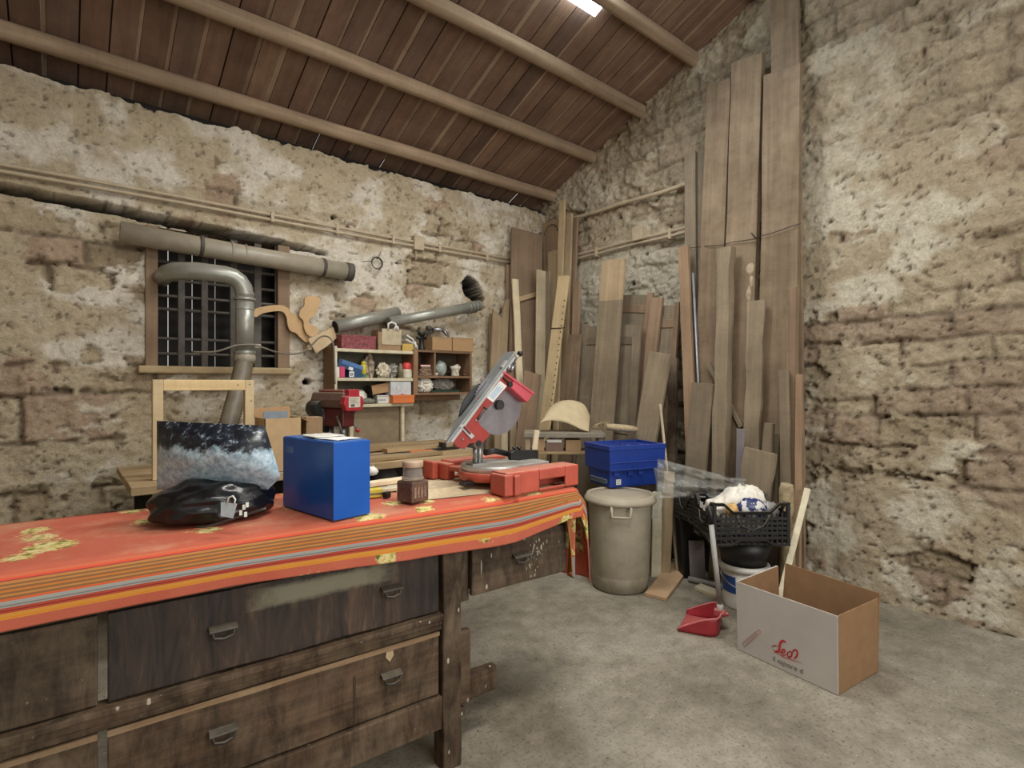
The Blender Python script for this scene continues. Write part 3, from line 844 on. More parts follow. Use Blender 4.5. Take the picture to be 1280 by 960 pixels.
def tablecloth():
    top = 0.9405
    A1, B1 = U1+0.012, 0.0            # right end, front fold (v = 0.0 -> hang toward -v)
    a_vals = list(np.linspace(U0, A1-0.02, 110))+list(np.linspace(A1, A1+0.40, 34))
    b_back = list(np.linspace(VD-0.02, 0.03, 22)); b_hang = list(np.linspace(0.0, 0.155, 34))
    rows = [('t', v) for v in b_back]+[('h', s) for s in b_hang]
    P = []; UV = []
    for kind, q in rows:
        for a in a_vals:
            da = max(0.0, a-A1)
            if kind == 't': db = 0.0; v = q
            else: db = q; v = 0.0
            wv = 0.010*mnoise.noise(Vector((a*4.0, q*2, 1.3)))+0.004*mnoise.noise(Vector((a*13, q*9, 4)))
            # the hem hangs lower to the right, where a second layer shows
            tt = min(1, max(0, (a+0.75)/0.9)); L = 0.108+0.045*tt-0.05*min(1, max(0, (a-0.22)/0.28))
            dbs = db*(L/0.155)
            bul = 0.030*math.sin(min(1, dbs/0.06)*PI/2)
            if da == 0 and db == 0:
                x, y, z = a, v, top
                if kind == 't': z += 0.0025*(1+mnoise.noise(Vector((a*5, v*6, 2)))); 
            elif da == 0:
                x, y, z = a, -bul+wv*dbs/0.12-0.012*(dbs/0.15), top-dbs*0.985+0.010*math.exp(-dbs/0.03)-0.010
            elif db == 0:
                d = da
                k = 0.014+0.025*min(1, d/0.1)+0.05*d+0.024*math.sin(v*26+1.0)*min(1, d/0.2)
                x, y, z = A1+k, v, top-d+0.004
            else:
                d = math.hypot(da, dbs); ang = math.atan2(dbs, da)
                rr = 0.035*min(1, d/0.06)+0.10*d
                x = A1-0.004+rr*math.cos(ang)+0.012*math.sin(ang*5+d*6)*min(1, d/0.1)
                y = -rr*math.sin(ang)-0.01*math.sin(ang*4)*min(1, d/0.1)
                z = top-d*0.985+0.004
            P.append((x, y, z))
            if db > 0 and da < 0.13: UV.append((a, max(1e-4, db*0.99)))
            elif db > 0: UV.append((a, -0.01))
            elif da > 0: UV.append((v, -0.01))
            else: UV.append((a, -0.01))
    nu = len(a_vals); fs = []
    for j in range(len(rows)-1):
        for i in range(nu-1):
            q = j*nu+i; fs.append((q, q+nu, q+nu+1, q+1))
    mb = MB(); mb.add(P, fs, 0, True)
    o = mb.build('tablecloth', cloth_mat())
    uvl = o.data.uv_layers.new(name='UVMap')
    for l in o.data.loops: uvl.data[l.index].uv = UV[l.vertex_index]
    md = o.modifiers.new('solid', 'SOLIDIFY'); md.thickness = 0.004; md.offset = 1
    # the bunched corner of the cloth hanging in a narrow fold
    P2, U2 = [], []; nu2, nv2 = 30, 30
    for j in range(nv2+1):
        t_ = j/nv2
        for i in range(nu2+1):
            s_ = i/nu2
            w_ = 0.125*(1-0.62*t_**0.7); x0_ = A1-0.085+0.055*t_**0.8
            x = x0_+w_*s_; y = -0.028-0.018*math.sin(s_*9.0+t_*2.0)*(0.35+0.65*t_)+0.05*s_*s_+0.02*t_
            z = top-0.030-0.045*math.sin(PI*min(1, s_*1.0))*0.3-0.355*t_*(0.86+0.14*s_)
            P2.append((x, y, z))
            v_ = 0.018+0.045*s_/0.36 if s_ < 0.36 else (-0.01 if t_ < 0.72 else 0.055+0.05*(s_-0.36)/0.64)
            U2.append((t_*0.35, v_))
    m2 = MB(); m2.add(P2, [(j*(nu2+1)+i, (j+1)*(nu2+1)+i, (j+1)*(nu2+1)+i+1, j*(nu2+1)+i+1) for j in range(nv2) for i in range(nu2)], 0, True)
    f2 = m2.build('corner_fold', o.data.materials[0], o); uv2 = f2.data.uv_layers.new(name='UVMap')
    for l in f2.data.loops: uv2.data[l.index].uv = U2[l.vertex_index]
    md = f2.modifiers.new('solid', 'SOLIDIFY'); md.thickness = 0.004; md.offset = 0
    o.location = BO; o.rotation_euler = (0, 0, BU)
    tag(o, 'orange and red striped floral cloth spread over the dark workbench', 'tablecloth')


tablecloth()
TOP = TT+0.0012


# ------------------------------------------------------------------ things on the workbench
def blue_box():
    A = onZ(417, 652, TT); e1 = Vector((math.cos(math.radians(100)), math.sin(math.radians(100)), 0)); e2 = Vector((math.cos(math.radians(14)), math.sin(math.radians(14)), 0))
    e2 = Vector((e1.y, -e1.x, 0))
    L1, L2, hh = 0.325, 0.135, 0.243
    rz = math.atan2(e2.y, e2.x)
    t = thing('blue_case', 'bright blue painted metal box with papers on top, standing on the striped cloth', 'box', (A.x, A.y, TOP), rz)
    m = MB(); m.box(0, L2, 0, L1, 0.0, hh); m.build('body', M_BLUE, t, bevel=0.0018)
    m = MB(); m.box(0.004, L2-0.004, 0.004, L1-0.004, hh, hh+0.003); m.build('lid_seam', plain('blue_lid_edge', (58, 104, 168), 0.4), t)
    m = MB(); m.box(-0.001, 0.0, 0.255, 0.305, hh-0.052, hh-0.030); m.build('maker_sticker', plain('faded_blue_sticker', (90, 128, 176), 0.5, var=0.25, scale=60), t)
    b = BM
    for i, (x0, x1, y0, y1, rot, mt) in enumerate(((0.02, 0.115, 0.03, 0.14, 0.15, M_PAPER), (0.015, 0.12, 0.12, 0.24, -0.1, M_WHITE))):
        q = MB(); M = Matrix.Translation(((x0+x1)/2, (y0+y1)/2, hh+0.003)) @ Matrix.Rotation(rot, 4, 'Z')
        hx, hy = (x1-x0)/2, (y1-y0)/2
        q.grid(lambda u, w: M @ Vector((-hx+2*hx*u, -hy+2*hy*w, 0.0015+0.003*abs(mnoise.noise(Vector((u*3, w*3, i*5)))))), 8, 8)
        c = M.translation; R = Matrix.Translation(Vector((A.x, A.y, TOP))) @ Matrix.Rotation(rz, 4, 'Z')
        w_ = R @ c
        o = q.build('paper_packet', mt, None, inv=Matrix.Translation(c).inverted(), solid=0.002)
        o.location = w_+Vector((0, 0, 0.001+0.004*i)); o.rotation_euler = (0, 0, rz)
        tag(o, ['crumpled white paper lying on the front half of the blue box', 'flat white plastic packet lying on the rear half of the blue box'][i], 'paper')


blue_box()


def jar():
    A = onZ(500, 629, TT); B = onZ(532, 632, TT)
    c = onZ(516, 627, TT); w = 0.083
    t = thing('glass_jar', 'square glass jar with brown contents and clear neck on the striped cloth', 'jar', (c.x, c.y, TOP), math.radians(14))
    m = MB(); m.box(-w/2, w/2, -w/2, w/2, 0.002, 0.078)
    m.build('contents', plain('brown_jar_contents', (96, 72, 58), 0.5, var=0.3, scale=60), t, bevel=0.006)
    g = NT('clear_glass'); g.b.inputs['Base Color'].default_value = rgb(236, 226, 214); g.b.inputs['Roughness'].default_value = 0.08
    g.b.inputs['Transmission Weight'].default_value = 0.85; g.b.inputs['IOR'].default_value = 1.3
    m = MB(); r = 0.035
    m.lathe([(0.0, 0.0805), (0.040, 0.0805), (0.041, 0.088), (0.036, 0.094), (0.035, 0.125), (0.033, 0.126), (0.033, 0.095), (0.0, 0.084)], 28)
    m.build('glass_neck', g.m, t)
    m = MB(); m.lathe([(0, 0.126), (0.037, 0.126), (0.038, 0.129), (0.038, 0.145), (0.036, 0.148), (0, 0.148)], 28)
    m.build('lid', plain('beige_jar_lid', (178, 150, 124), 0.4, dust=0.3), t)
    m = MB()
    for i in range(4): m.box(-w/2+0.010+0.016*i, -w/2+0.019+0.016*i, -w/2-0.0012, -w/2, 0.02, 0.058)
    m.build('label', plain('jar_label_print', (140, 116, 96), 0.6, var=0.3, scale=80), t)


jar()


def bag():
    # left end of the bench: a soft black bag with a printed, frosty picture on its folded top
    base = onZ(312, 668, TT); zc = 1.62
    P = lambda px, py, d=0: atD(px, py, zc+d)
    t = thing('black_bag', 'glossy black plastic bag with a white padlock print slumped on the bench end', 'bag', (base.x-0.1, base.y+0.02, TOP))
    gl = plain('black_film', (18, 18, 20), 0.22, var=0.3, bump=0.1, scale=20)
    m = MB()
    c = atD(268, 650, 1.74); c.z = TT+0.052
    m.sphere(c, 0.175, 0.115, 0.072, 22, 0, 0.20, 3.2, 2, floor=TOP+0.003)
    o = m.build('body', gl, t, inv=inv(t), sub=1)
    m = MB()
    for k in range(1):
        pts = [atD(280+70*u, 652+8*k-22*u-10*k*u, 1.60+0.01*k) for u in np.linspace(-0.5, 0.75, 9)]
        pts = [p if p.z > TOP+0.008 else Vector((p.x, p.y, TOP+0.008)) for p in pts]
        m.tube(pts, 0.0035, 6)
    m.build('crease_piping', plain('grey_black_piping', (58, 58, 58), 0.3), t, inv=inv(t))
    # printed tag
    m = MB(); q = [P(276, 628, -0.06), P(296, 630, -0.06), P(291, 648, -0.06), P(276, 645, -0.06)]
    n = (q[1]-q[0]).cross(q[3]-q[0]).normalized()*0.002
    m.hexa(q, [a+n for a in q]); tg = m.build('printed_tag', plain('white_blue_tag', (186, 200, 206), 0.5, var=0.15), t, inv=inv(t))
    m = MB(); m.tube([P(284, 629, -0.062), P(286, 622, -0.062), P(291, 620, -0.062), P(294, 624, -0.062), P(293, 630, -0.062)], 0.0025, 8)
    m.build('tag_loop', M_PAPER, t, inv=inv(t))
    m = MB()
    for (a, b) in ((305, 634), (309, 631), (301, 641), (307, 643)):
        p = P(a, b, -0.055); m.box(p.x-0.004, p.x+0.004, p.y-0.001, p.y+0.001, p.z-0.007, p.z+0.007)
    m.build('white_print', M_PAPER, t, inv=inv(t))
    # the folded, picture-printed top: a stiff puffed cover with its own thickness
    pm = NT('frosty_print'); vo = pm.coord(); sp = pm.node('ShaderNodeSeparateXYZ'); pm.link(vo, sp.inputs[0])
    n1 = pm.noise(vo, 26, 7, 0.8); n0 = pm.noise(vo, 7, 5, 0.7)
    ad = pm.node('ShaderNodeMath', operation='MULTIPLY_ADD', inp={1: 0.16}); pm.link(pm.mix(0.5, n0, n1), ad.inputs[0]); pm.link(sp.outputs[2], ad.inputs[2])
    icy = pm.ramp(pm.noise(vo, 60, 5, 0.7), [(0.3, rgb(104, 128, 146)), (0.5, rgb(160, 182, 194)), (0.7, rgb(206, 218, 222))])
    blk = pm.ramp(pm.noise(vo, 34, 6, 0.8), [(0.45, rgb(18, 20, 26)), (0.57, rgb(40, 46, 56)), (0.66, rgb(160, 172, 180))])
    f = pm.ramp(ad.outputs[0], [(0.0, (0, 0, 0, 1)), (0.03, (1, 1, 1, 1)), (0.14, (1, 1, 1, 1)), (0.155, (0, 0, 0, 1))]); bw = pm.node('ShaderNodeRGBToBW'); pm.link(f, bw.inputs[0])
    c = pm.mix(bw.outputs[0], blk, icy)
    pm.base(c); pm.b.inputs['Roughness'].default_value = 0.3
    base2 = onZ(280, 640, TT)
    t2 = thing('printed_carrier_bag', 'folded carrier bag printed with an icy blue picture, resting on the black bag', 'bag', (c_ := atD(270, 620, 1.78)).to_tuple()[:2]+(TOP+0.15,))
    m = MB(); nu, nv = 22, 18
    z_t = 1.76
    def surf(u, w, side):
        # outline: narrow at the top, widest near the bottom, rounded lower corner
        pyt, pyb = 526+6*u, 612
        py = pyt+(pyb-pyt)*w
        right = 331+20*min(1, w*1.25)-16*max(0, w-0.8)/0.2*1.0
        px = 196+(right-196)*u
        bul = 0.085*math.sin(PI*min(1, max(0, u)))**0.6*math.sin(PI*min(1, w*0.92+0.06))
        e = mnoise.noise(Vector((u*5, w*5, 3)))*0.012
        return atD(px, py, z_t-side*(bul+e*math.sin(PI*u)*math.sin(PI*w))+0.02)
    m.grid(lambda u, w: surf(u, w, 1), nu, nv, flip=True); m.grid(lambda u, w: surf(u, w, -0.6), nu, nv)
    m.build('body', pm.m, t2, inv=inv(t2))
    # teal pouch edge showing between the bag and the blue box
    p = onZ(343, 632, TT); m = MB()
    m.box(-0.012, 0.014, -0.02, 0.02, 0, 0.075)
    single(m, 'teal_pouch', M_TEAL, 'small teal packet squeezed between the black bag and the blue box', 'packet', (p.x-0.01, p.y+0.06, TOP), 0.3, local=True, bevel=0.006)


bag()


def small_on_bench():
    def slab(name, cx, cy, L, W, h, rz, mat, label, cat, group=None, z=TOP, bevel=0.003):
        m = MB(); noisy_board(m, -L/2, L/2, -W/2, W/2, 0, h, 'x', 0.002, 8, int(cx*50))
        return single(m, name, mat, label, cat, (cx, cy, z), rz, group, local=True, bevel=bevel)
    p = onZ(465, 624, TT); m = MB(); m.box(-0.04, 0.04, -0.02, 0.02, 0, 0.032)
    o = tag(m.build('yellow_box', M_YELLOW, bevel=0.004), 'small yellow box lying beside the blue metal box', 'box'); o.location = (p.x+0.01, p.y+0.03, TOP); o.rotation_euler = (0, 0, -0.15)
    g = MB(); g.box(-0.042, 0.042, -0.022, 0.022, 0.012, 0.018); g.build('lid_band', plain('grey_band', (90, 90, 70), 0.5), o)
    p = onZ(488, 624, TT); m = MB(); m.box(-0.014, 0.014, -0.01, 0.01, 0, 0.022)
    single(m, 'black_clip', M_BLACK, 'little black block beside the yellow box', 'block', (p.x, p.y+0.03, TOP), 0.4, local=True, bevel=0.003)
    p = onZ(485, 614, TT); slab('white_strip', p.x, p.y, 0.26, 0.045, 0.016, -0.05, M_CREAM, 'flat cream strip of trim lying just behind the yellow box', 'trim strip', z=TOP)
    p = onZ(500, 605, TT); slab('white_strip', p.x-0.05, p.y+0.03, 0.34, 0.05, 0.02, 0.06, W_PALE, 'longer pale wooden strip lying behind the flat cream strip', 'trim strip')
    p = onZ(452, 603, TT); m = MB(); m.sphere((0, 0, 0.018), 0.028, 0.02, 0.02, 10, 0, 0.45, 3.5, 5, floor=0.0)
    single(m, 'paper_ball', M_PAPER, 'crumpled white paper ball behind the blue box on the bench', 'paper', (p.x+0.055, p.y+0.02, TOP+0.021), 0, local=True)
    # sawdust swept around the saw
    c = onZ(585, 606, TT); m = MB()
    def sd(u, w):
        x, y = (u-0.5)*0.62, (w-0.5)*0.40
        r = math.hypot(x/0.29, y/0.185)+0.28*mnoise.noise(Vector((x*9, y*9, 2)))+0.12*mnoise.noise(Vector((x*30, y*30, 6)))
        h = max(0, 1-r)
        return (x, y, -0.003+0.010*min(1, h*2.2)*(0.75+0.5*mnoise.noise(Vector((x*22, y*22, 1)))) if h > 0 else -0.003)
    m.grid(sd, 60, 40)
    single(m, 'sawdust', M_SAWDUST, 'pale sawdust drifted over the cloth around the red saw', 'sawdust', (c.x, c.y, TOP+0.001), -0.2, local=True)['kind'] = 'stuff'


small_on_bench()


# ------------------------------------------------------------------ mitre saw
def mitre_saw():
    YS = 1.86
    zt = TT+0.092
    c = onZ(615, 579, zt)
    YS = c.y
    t = thing('mitre_saw', 'red mitre saw with its grey upper table and blade tilted up, on the striped cloth', 'saw', (c.x, c.y, TOP))
    I = inv(t)
    q = lambda px, py, y=YS: (onY(px, py, y).x, onY(px, py, y).z)
    XZ = lambda y: Matrix(((1, 0, 0, 0), (0, 0, -1, y), (0, 1, 0, 0), (0, 0, 0, 1)))     # local xy -> world xz, extrude to -y
    # base casting: two long feet blocks joined by the ring of the turntable
    rr = 0.142
    m = MB()
    x0 = onZ(647, 621, TT).x
    fr = onZ(640, 620, TT); fr2 = onZ(722, 606, TT)
    y0 = (fr.y+fr2.y)/2-0.006
    XA, XB = fr.x-0.03, fr2.x
    hb = 0.088
    # near block with a hand slot, seen from its long side
    def block(ya, yb, slot=True):
        b = MB(); pr_ = [(XA, 0), (XA, hb-0.012), (XA+0.014, hb), (XB-0.02, hb), (XB, hb-0.016), (XB, 0)]
        if slot:
            s0, s1, sz0, sz1 = XA+0.17, XA+0.315, 0.012, 0.044
            # outer wall as four pieces around the slot
            for (a, bb, z0, z1) in ((XA, s0, 0, hb), (s1, XB, 0, hb), (s0, s1, sz1, hb), (s0, s1, 0, sz0)):
                b.box(a, bb, ya, ya+0.012, TOP+z0, TOP+z1)
            b.box(XA, XB, ya+0.012, yb, TOP+hb-0.012, TOP+hb); b.box(XA+0.012, XB-0.012, yb-0.012, yb, TOP, TOP+hb-0.012)
            b.box(XA, XA+0.012, ya+0.012, yb, TOP, TOP+hb); b.box(XB-0.012, XB, ya+0.012, yb, TOP, TOP+hb)
        else:
            b.box(XA, XB, ya, yb, TOP, TOP+hb)
        return b
    b = block(y0, y0+0.10); b.build('base_block', M_RED, t, bevel=0.006, inv=I)
    b = MB(); b.box(XA+0.03, XA+0.06, y0-0.014, y0, TOP+0.0, TOP+hb-0.01); b.box(XA-0.012, XA+0.03, y0-0.004, y0+0.09, TOP, TOP+hb-0.006); b.build('base_rib', M_RED, t, bevel=0.006, inv=I)
    yl = onZ(556, 600, TT).y
    b = MB(); xl = onZ(553, 600, TT).x
    b.box(xl, xl+0.045, yl-0.03, yl+0.10, TOP, TOP+0.074); b.box(xl-0.035, xl-0.005, yl+0.03, yl+0.12, TOP, TOP+0.08)
    b.box(xl+0.04, xl+0.36, yl+0.0, yl+0.09, TOP+0.03, TOP+0.082)
    b.build('base_block', M_RED, t, bevel=0.008, inv=I)
    MT = Matrix.Translation((c.x, c.y, TOP))
    b = MB(); b.lathe([(0.09, 0.03), (rr-0.006, 0.03), (rr, 0.036), (rr, 0.062), (rr-0.004, 0.066), (0.05, 0.066)], 48, MT); b.build('turntable_ring', M_RED, t, inv=I)
    b = MB(); b.lathe([(0.03, 0.064), (rr-0.012, 0.066), (rr-0.010, 0.090), (rr-0.013, 0.0925), (0.0, 0.0925)], 48, MT); b.build('turntable', M_ALU, t, inv=I)
    b = MB(); b.box(XA+0.02, XB-0.03, y0+0.10, yl-0.03, TOP+0.045, TOP+0.065); b.build('base_web', M_RED, t, inv=I, bevel=0.004)
    b = MB(); b.box(c.x+0.05, XB-0.03, c.y-0.09, c.y+0.10, TOP+0.066, TOP+0.088); b.build('side_table', M_ALU, t, inv=I, bevel=0.004)
    b = MB(); b.box(c.x-rr-0.035, c.x-rr+0.02, c.y-0.05, c.y-0.01, TOP+0.02, TOP+0.035); b.build('lock_lever', M_BLACK, t, inv=I, bevel=0.004)
    # black fence with two knobs
    f0 = onY(637, 580, c.y+0.02); f1 = onY(669, 580, c.y+0.02)
    b = MB(); b.prism([(f0.x, TOP+0.092), (f0.x, TOP+0.125), (f0.x+0.02, TOP+0.135), (f1.x+0.01, TOP+0.125), (f1.x+0.01, TOP+0.085)], -0.012, 0.012, XZ(c.y+0.02))
    fe = b.build('fence', M_BLACK, t, bevel=0.003, inv=I)
    for dx in (0.028, 0.055):
        b = MB(); b.lathe([(0, 0), (0.005, 0), (0.005, 0.01), (0.011, 0.012), (0.011, 0.018), (0, 0.02)], 12, Matrix.Translation((f0.x+dx, c.y+0.02, TOP+0.128))); b.build('knob', M_BLACK, fe, inv=I)
    b = MB(); p0 = onY(606, 566, c.y+0.06); p1 = onY(642, 569, c.y+0.06)
    b.tube([p0, p0.lerp(p1, 0.35)+Vector((0, 0, 0.012)), p1], 0.013, 10); b.build('clamp_arm', M_BLACK, t, inv=I)
    # hinge post
    h0 = onY(594, 578, YS-0.01); h1 = onY(592, 553, YS-0.01)
    b = MB(); b.cyl(h0, Vector((h0.x, h0.y, h1.z)), 0.011, n=14); b.cyl((h0.x+0.035, h0.y+0.02, TOP+0.09), (h0.x+0.035, h0.y+0.02, h1.z-0.005), 0.014, n=14)
    b.box(h0.x-0.02, h0.x+0.055, h0.y-0.012, h0.y+0.035, TOP+0.09, TOP+0.10)
    b.build('hinge_post', M_STEEL, t, inv=I)
    b = MB(); b.tube([(h1.x, YS-0.045, h1.z), (h1.x, YS+0.05, h1.z)], 0.024, 20); b.tube([(h1.x, YS-0.050, h1.z), (h1.x, YS-0.044, h1.z)], 0.012, 14, m=1)
    b.build('hinge', [M_IRON, M_BLACK], t, inv=I)
    # tilted head, all laid out in the vertical plane of the blade
    yf = YS-0.034
    red = [(625, 466), (611, 481), (597, 498), (571, 535), (560.5, 550), (566, 554), (570, 559), (579, 561), (581, 556), (585, 554), (590, 553), (602, 553), (611, 542.5), (598, 531),
           (596, 525), (604, 514), (614, 504), (633, 482.5), (656, 503), (663.5, 492)]
    red_main = [(625, 466), (611, 481), (597, 498), (571, 535), (560.5, 550), (566, 554), (570, 559), (579, 561), (585, 554), (602, 553), (611, 542.5), (598, 531), (596, 525), (604, 514), (614, 504), (633.5, 482.5), (640, 476)]
    b = MB(); b.prism([q(*p, yf) for p in red_main], 0, 0.012, XZ(yf)); hd = b.build('saw_head', M_REDH, t, bevel=0.002, inv=I)
    b = MB(); b.prism([q(*p, YS+0.03) for p in red_main[:12]], 0, 0.010, XZ(YS+0.03)); b.build('rear_cheek', M_REDH, hd, inv=I)
    b = MB(); b.prism([q(*p, yf) for p in ((633.5, 483), (640, 475.5), (664, 492), (656.5, 503.5))], -0.05, 0.016, XZ(yf)); b.build('grip', M_PINK, hd, bevel=0.005, inv=I)
    b = MB(); b.prism([q(*p, yf) for p in ((625, 466), (627, 464), (665, 491), (663.5, 493.5))], -0.05, 0.02, XZ(yf)); b.build('grip_ridge', M_PINK, hd, bevel=0.002, inv=I)
    b = MB(); b.prism([q(*p, yf-0.0125) for p in ((624.8, 476), (633.3, 482.5), (616, 503), (607.8, 496.7))], 0, 0.0012, XZ(yf-0.0125)); lb = b.build('warning_label', M_PAPER, hd, inv=I)
    b = MB()
    ax = Vector((624.8-607.8, 476-496.7)); 
    for k in range(5):
        o_ = 0.2+0.15*k
        pa = [(607.8+ax.x*f+8.2*o_, 496.7+ax.y*f+6.3*o_) for f in (0.12, 0.88-0.12*(k % 2))]
        w_ = 0.35
        b.prism([q(pa[0][0]-w_, pa[0][1]-w_, yf-0.014), q(pa[0][0]+w_, pa[0][1]+w_, yf-0.014), q(pa[1][0]+w_, pa[1][1]+w_, yf-0.014), q(pa[1][0]-w_, pa[1][1]-w_, yf-0.014)], 0, 0.0005, XZ(yf-0.0137))
    b.build('label_lines', plain('pale_blue_print', (150, 176, 196), 0.6), lb, inv=I)
    b = MB(); sl = [(573.5, 533), (577, 529.5), (592.5, 545), (588.5, 549)]
    b.prism([q(*p, yf-0.012) for p in sl], 0, 0.006, XZ(yf-0.012)); bk = b.build('slot_bracket', M_ALU, hd, bevel=0.001, inv=I)
    b = MB(); b.prism([q(*p, yf-0.018) for p in ((578.5, 534.5), (580.5, 532.5), (589, 541.5), (587, 543.5))], 0, 0.001, XZ(yf-0.018)); b.build('slot', M_DREDK, bk, inv=I)
    b = MB()
    for (px, py) in ((595.5, 505.5), (594.5, 525.5), (625, 472), (578, 549), (569, 541)):
        x, z = q(px, py, yf-0.012); b.cyl((x, yf-0.017, z), (x, yf-0.011, z), 0.0042, n=10)
    b.build('bolt', M_STEEL, hd, inv=I)
    x0_, z0_ = q(637, 480.5, yf-0.014); b = MB(); b.cyl((x0_, yf-0.022, z0_), (x0_, yf-0.01, z0_), 0.012, n=14)
    a = q(629, 472, yf-0.016); a2 = q(637, 480, yf-0.016); b.tube([(a[0], yf-0.018, a[1]), (a2[0], yf-0.018, a2[1])], 0.004, 8); b.build('release_lever', M_BLACK, hd, inv=I)
    b = MB(); a = q(597, 524, yf-0.014); a2 = q(606, 511, yf-0.014); b.tube([(a[0], yf-0.016, a[1]), (a2[0], yf-0.016, a2[1])], 0.006, 8); b.cyl((a2[0], yf-0.016, a2[1]), (a2[0]+0.004, yf-0.016, a2[1]+0.005), 0.009, n=8)
    b.build('guard_spring', M_IRON, hd, inv=I)
    # blade with teeth
    bx, bz = q(622.5, 506, YS-0.006); R = 0.132
    b = MB(); n = 60; poly = []
    for i in range(n):
        a = 2*PI*i/n; poly += [((R-0.006)*math.cos(a), (R-0.006)*math.sin(a)), ((R)*math.cos(a+0.045), (R)*math.sin(a+0.045)), ((R-0.001)*math.cos(a+0.062), (R-0.001)*math.sin(a+0.062))]
    b.prism(poly, -0.0013, 0.0013, Matrix.Translation((bx, YS-0.006, bz)) @ Matrix.Rotation(PI/2, 4, 'X'))
    bl = b.build('saw_blade', M_DKSTEEL, t, inv=I)
    b = MB(); b.cyl((bx, YS-0.024, bz), (bx, YS-0.006, bz), 0.021, n=20); b.build('arbor_hub', plain('dark_hub', (40, 38, 38), 0.5), bl, inv=I)
    # upper table plate: its long edge seen, its top face tilted up to the left
    ua = onY(560, 556, YS-0.05); ub = onY(646, 441, YS-0.05)
    d = (ub-ua).normalized(); Lp = (ub-ua).length; nn = Vector((-d.z, 0, d.x))
    Mp = Matrix((d, Vector((0, 1, 0)), nn)).transposed().to_4x4(); Mp.translation = ua
    b = MB(); b.prism([(0, 0), (Lp-0.01, 0), (Lp, 0.01), (Lp, 0.066), (Lp-0.01, 0.072), (0.26, 0.072), (0.12, 0.055), (0, 0.010)], 0, 0.010, Mp)
    pl = b.build('upper_table', M_PLATE, t, bevel=0.002, inv=I)
    b = MB(); b.prism([(0.13, 0.050), (0.145, 0.040), (0.33, 0.040), (0.345, 0.050), (0.33, 0.062), (0.145, 0.062)], 0.0101, 0.0108, Mp); b.build('blade_slot', M_BLACK, pl, inv=I)
    b = MB(); k = 26; pr2 = [(0.14+0.19*i/k, 0.0102+0.030*max(0.0, math.sin(PI*i/k))**0.7) for i in range(k+1)]
    b.prism([(x, z) for x, z in pr2], -0.003, 0.003, Mp @ Matrix(((1, 0, 0, 0), (0, 0, -1, 0.051), (0, 1, 0, 0), (0, 0, 0, 1)))); b.build('blade_guard_top', plain('dark_guard', (66, 66, 68), 0.4, 0.4), pl, inv=I)
    b = MB(); b.box(Lp-0.10, Lp-0.06, 0.004, 0.02, 0.010, 0.016, Mp); b.box(0.02, Lp-0.02, 0.0, 0.012, -0.012, 0.0, Mp); b.build('table_rib', M_ALU, pl, inv=I)
    b = MB()
    kx, kz = q(650, 442, YS-0.05); b.sphere((kx, YS-0.05, kz), 0.013, n=8)
    b.build('clamp_knob', M_BLACK, pl, inv=I)
    b = MB(); a1 = q(644, 450, YS-0.05); b.tube([(kx, YS-0.05, kz), (a1[0], YS-0.05, a1[1])], 0.005, 8)
    for (pa, pb) in (((634, 463), (639, 456)), ((638, 464), (643, 457))):
        A_, B_ = q(*pa, YS-0.05), q(*pb, YS-0.05); b.tube([(A_[0], YS-0.05, A_[1]), (B_[0], YS-0.05, B_[1])], 0.008, 10)
    A_, B_ = q(634, 467, YS-0.05), q(646, 452, YS-0.05); b.tube([(A_[0], YS-0.03, A_[1]), (B_[0], YS-0.03, B_[1])], 0.012, 8)
    b.build('clamp_bolt', M_STEEL, pl, inv=I)
    # motor behind the head
    b = MB(); mx_, mz_ = q(600, 520, YS+0.10); b.tube([(bx-0.03, YS+0.03, bz-0.01), (bx-0.03, YS+0.14, bz-0.01), (bx-0.03, YS+0.155, bz-0.01)], [0.05, 0.05, 0.035], 20); b.build('motor', M_BLACKD, t, inv=I)
    # pale lath standing on the saw table
    p0 = onY(667, 580, c.y+0.06); p0.z = TOP+0.089; p1 = onY(671, 538, c.y+0.065)
    return c, p0, p1


SAWC, LP0, LP1 = mitre_saw()


def lean_stick(name, mat, label, cat, p0, p1, w, th, front, group=None, rough=0.003, seed=0, tip=None, mat2=None, n=10, bevel=0.003, slant=0.0):
    """a straight piece between two points; width across, 'front' the way its face looks"""
    z = (p1-p0); L = z.length; zn = z.normalized()
    y = Vector(front); y = (y-zn*y.dot(zn)).normalized(); x = y.cross(zn)
    M = Matrix((x, y, zn)).transposed().to_4x4(); M.translation = p0
    m = MB(); vs = []
    for i in range(n+1):
        t = L*i/n
        for k, (a, b) in enumerate(((-1, -1), (1, -1), (1, 1), (-1, 1))):
            d = rough*mnoise.noise(Vector((t*5+seed*1.7, k*3.3, seed)))+rough*0.5*mnoise.noise(Vector((t*17, k*2.1, seed+4)))
            zz = t+(slant*a*w/2 if i == n else 0)
            vs.append((a*w/2+d*(1.6 if rough > 0.006 else 1), b*th/2+d*0.3, zz))
    fs = []; nt = n if tip is None else int(round(n*(1-tip)))
    for i in range(n):
        for k in range(4):
            fs.append((i*4+k, i*4+(k+1) % 4, (i+1)*4+(k+1) % 4, (i+1)*4+k))
    m.add(vs, fs[:nt*4], 0)
    o_ = len(m.v)
    for f in fs[nt*4:]: m.f.append(list(f)); m.mi.append(1); m.sm.append(False)
    m.f.append([3, 2, 1, 0]); m.mi.append(0); m.sm.append(False)
    m.f.append([n*4, n*4+1, n*4+2, n*4+3]); m.mi.append(1 if tip else 0); m.sm.append(False)
    o = m.build(name, [mat, mat2 or mat], bevel=bevel)
    o.matrix_world = M
    tag(o, label, cat, group)
    return o, M, L


lean_stick('lath', W_PALE, 'short white lath standing upright on the red saw base', 'lath', LP0, LP1, 0.026, 0.018, ray(640, 480)*-1)


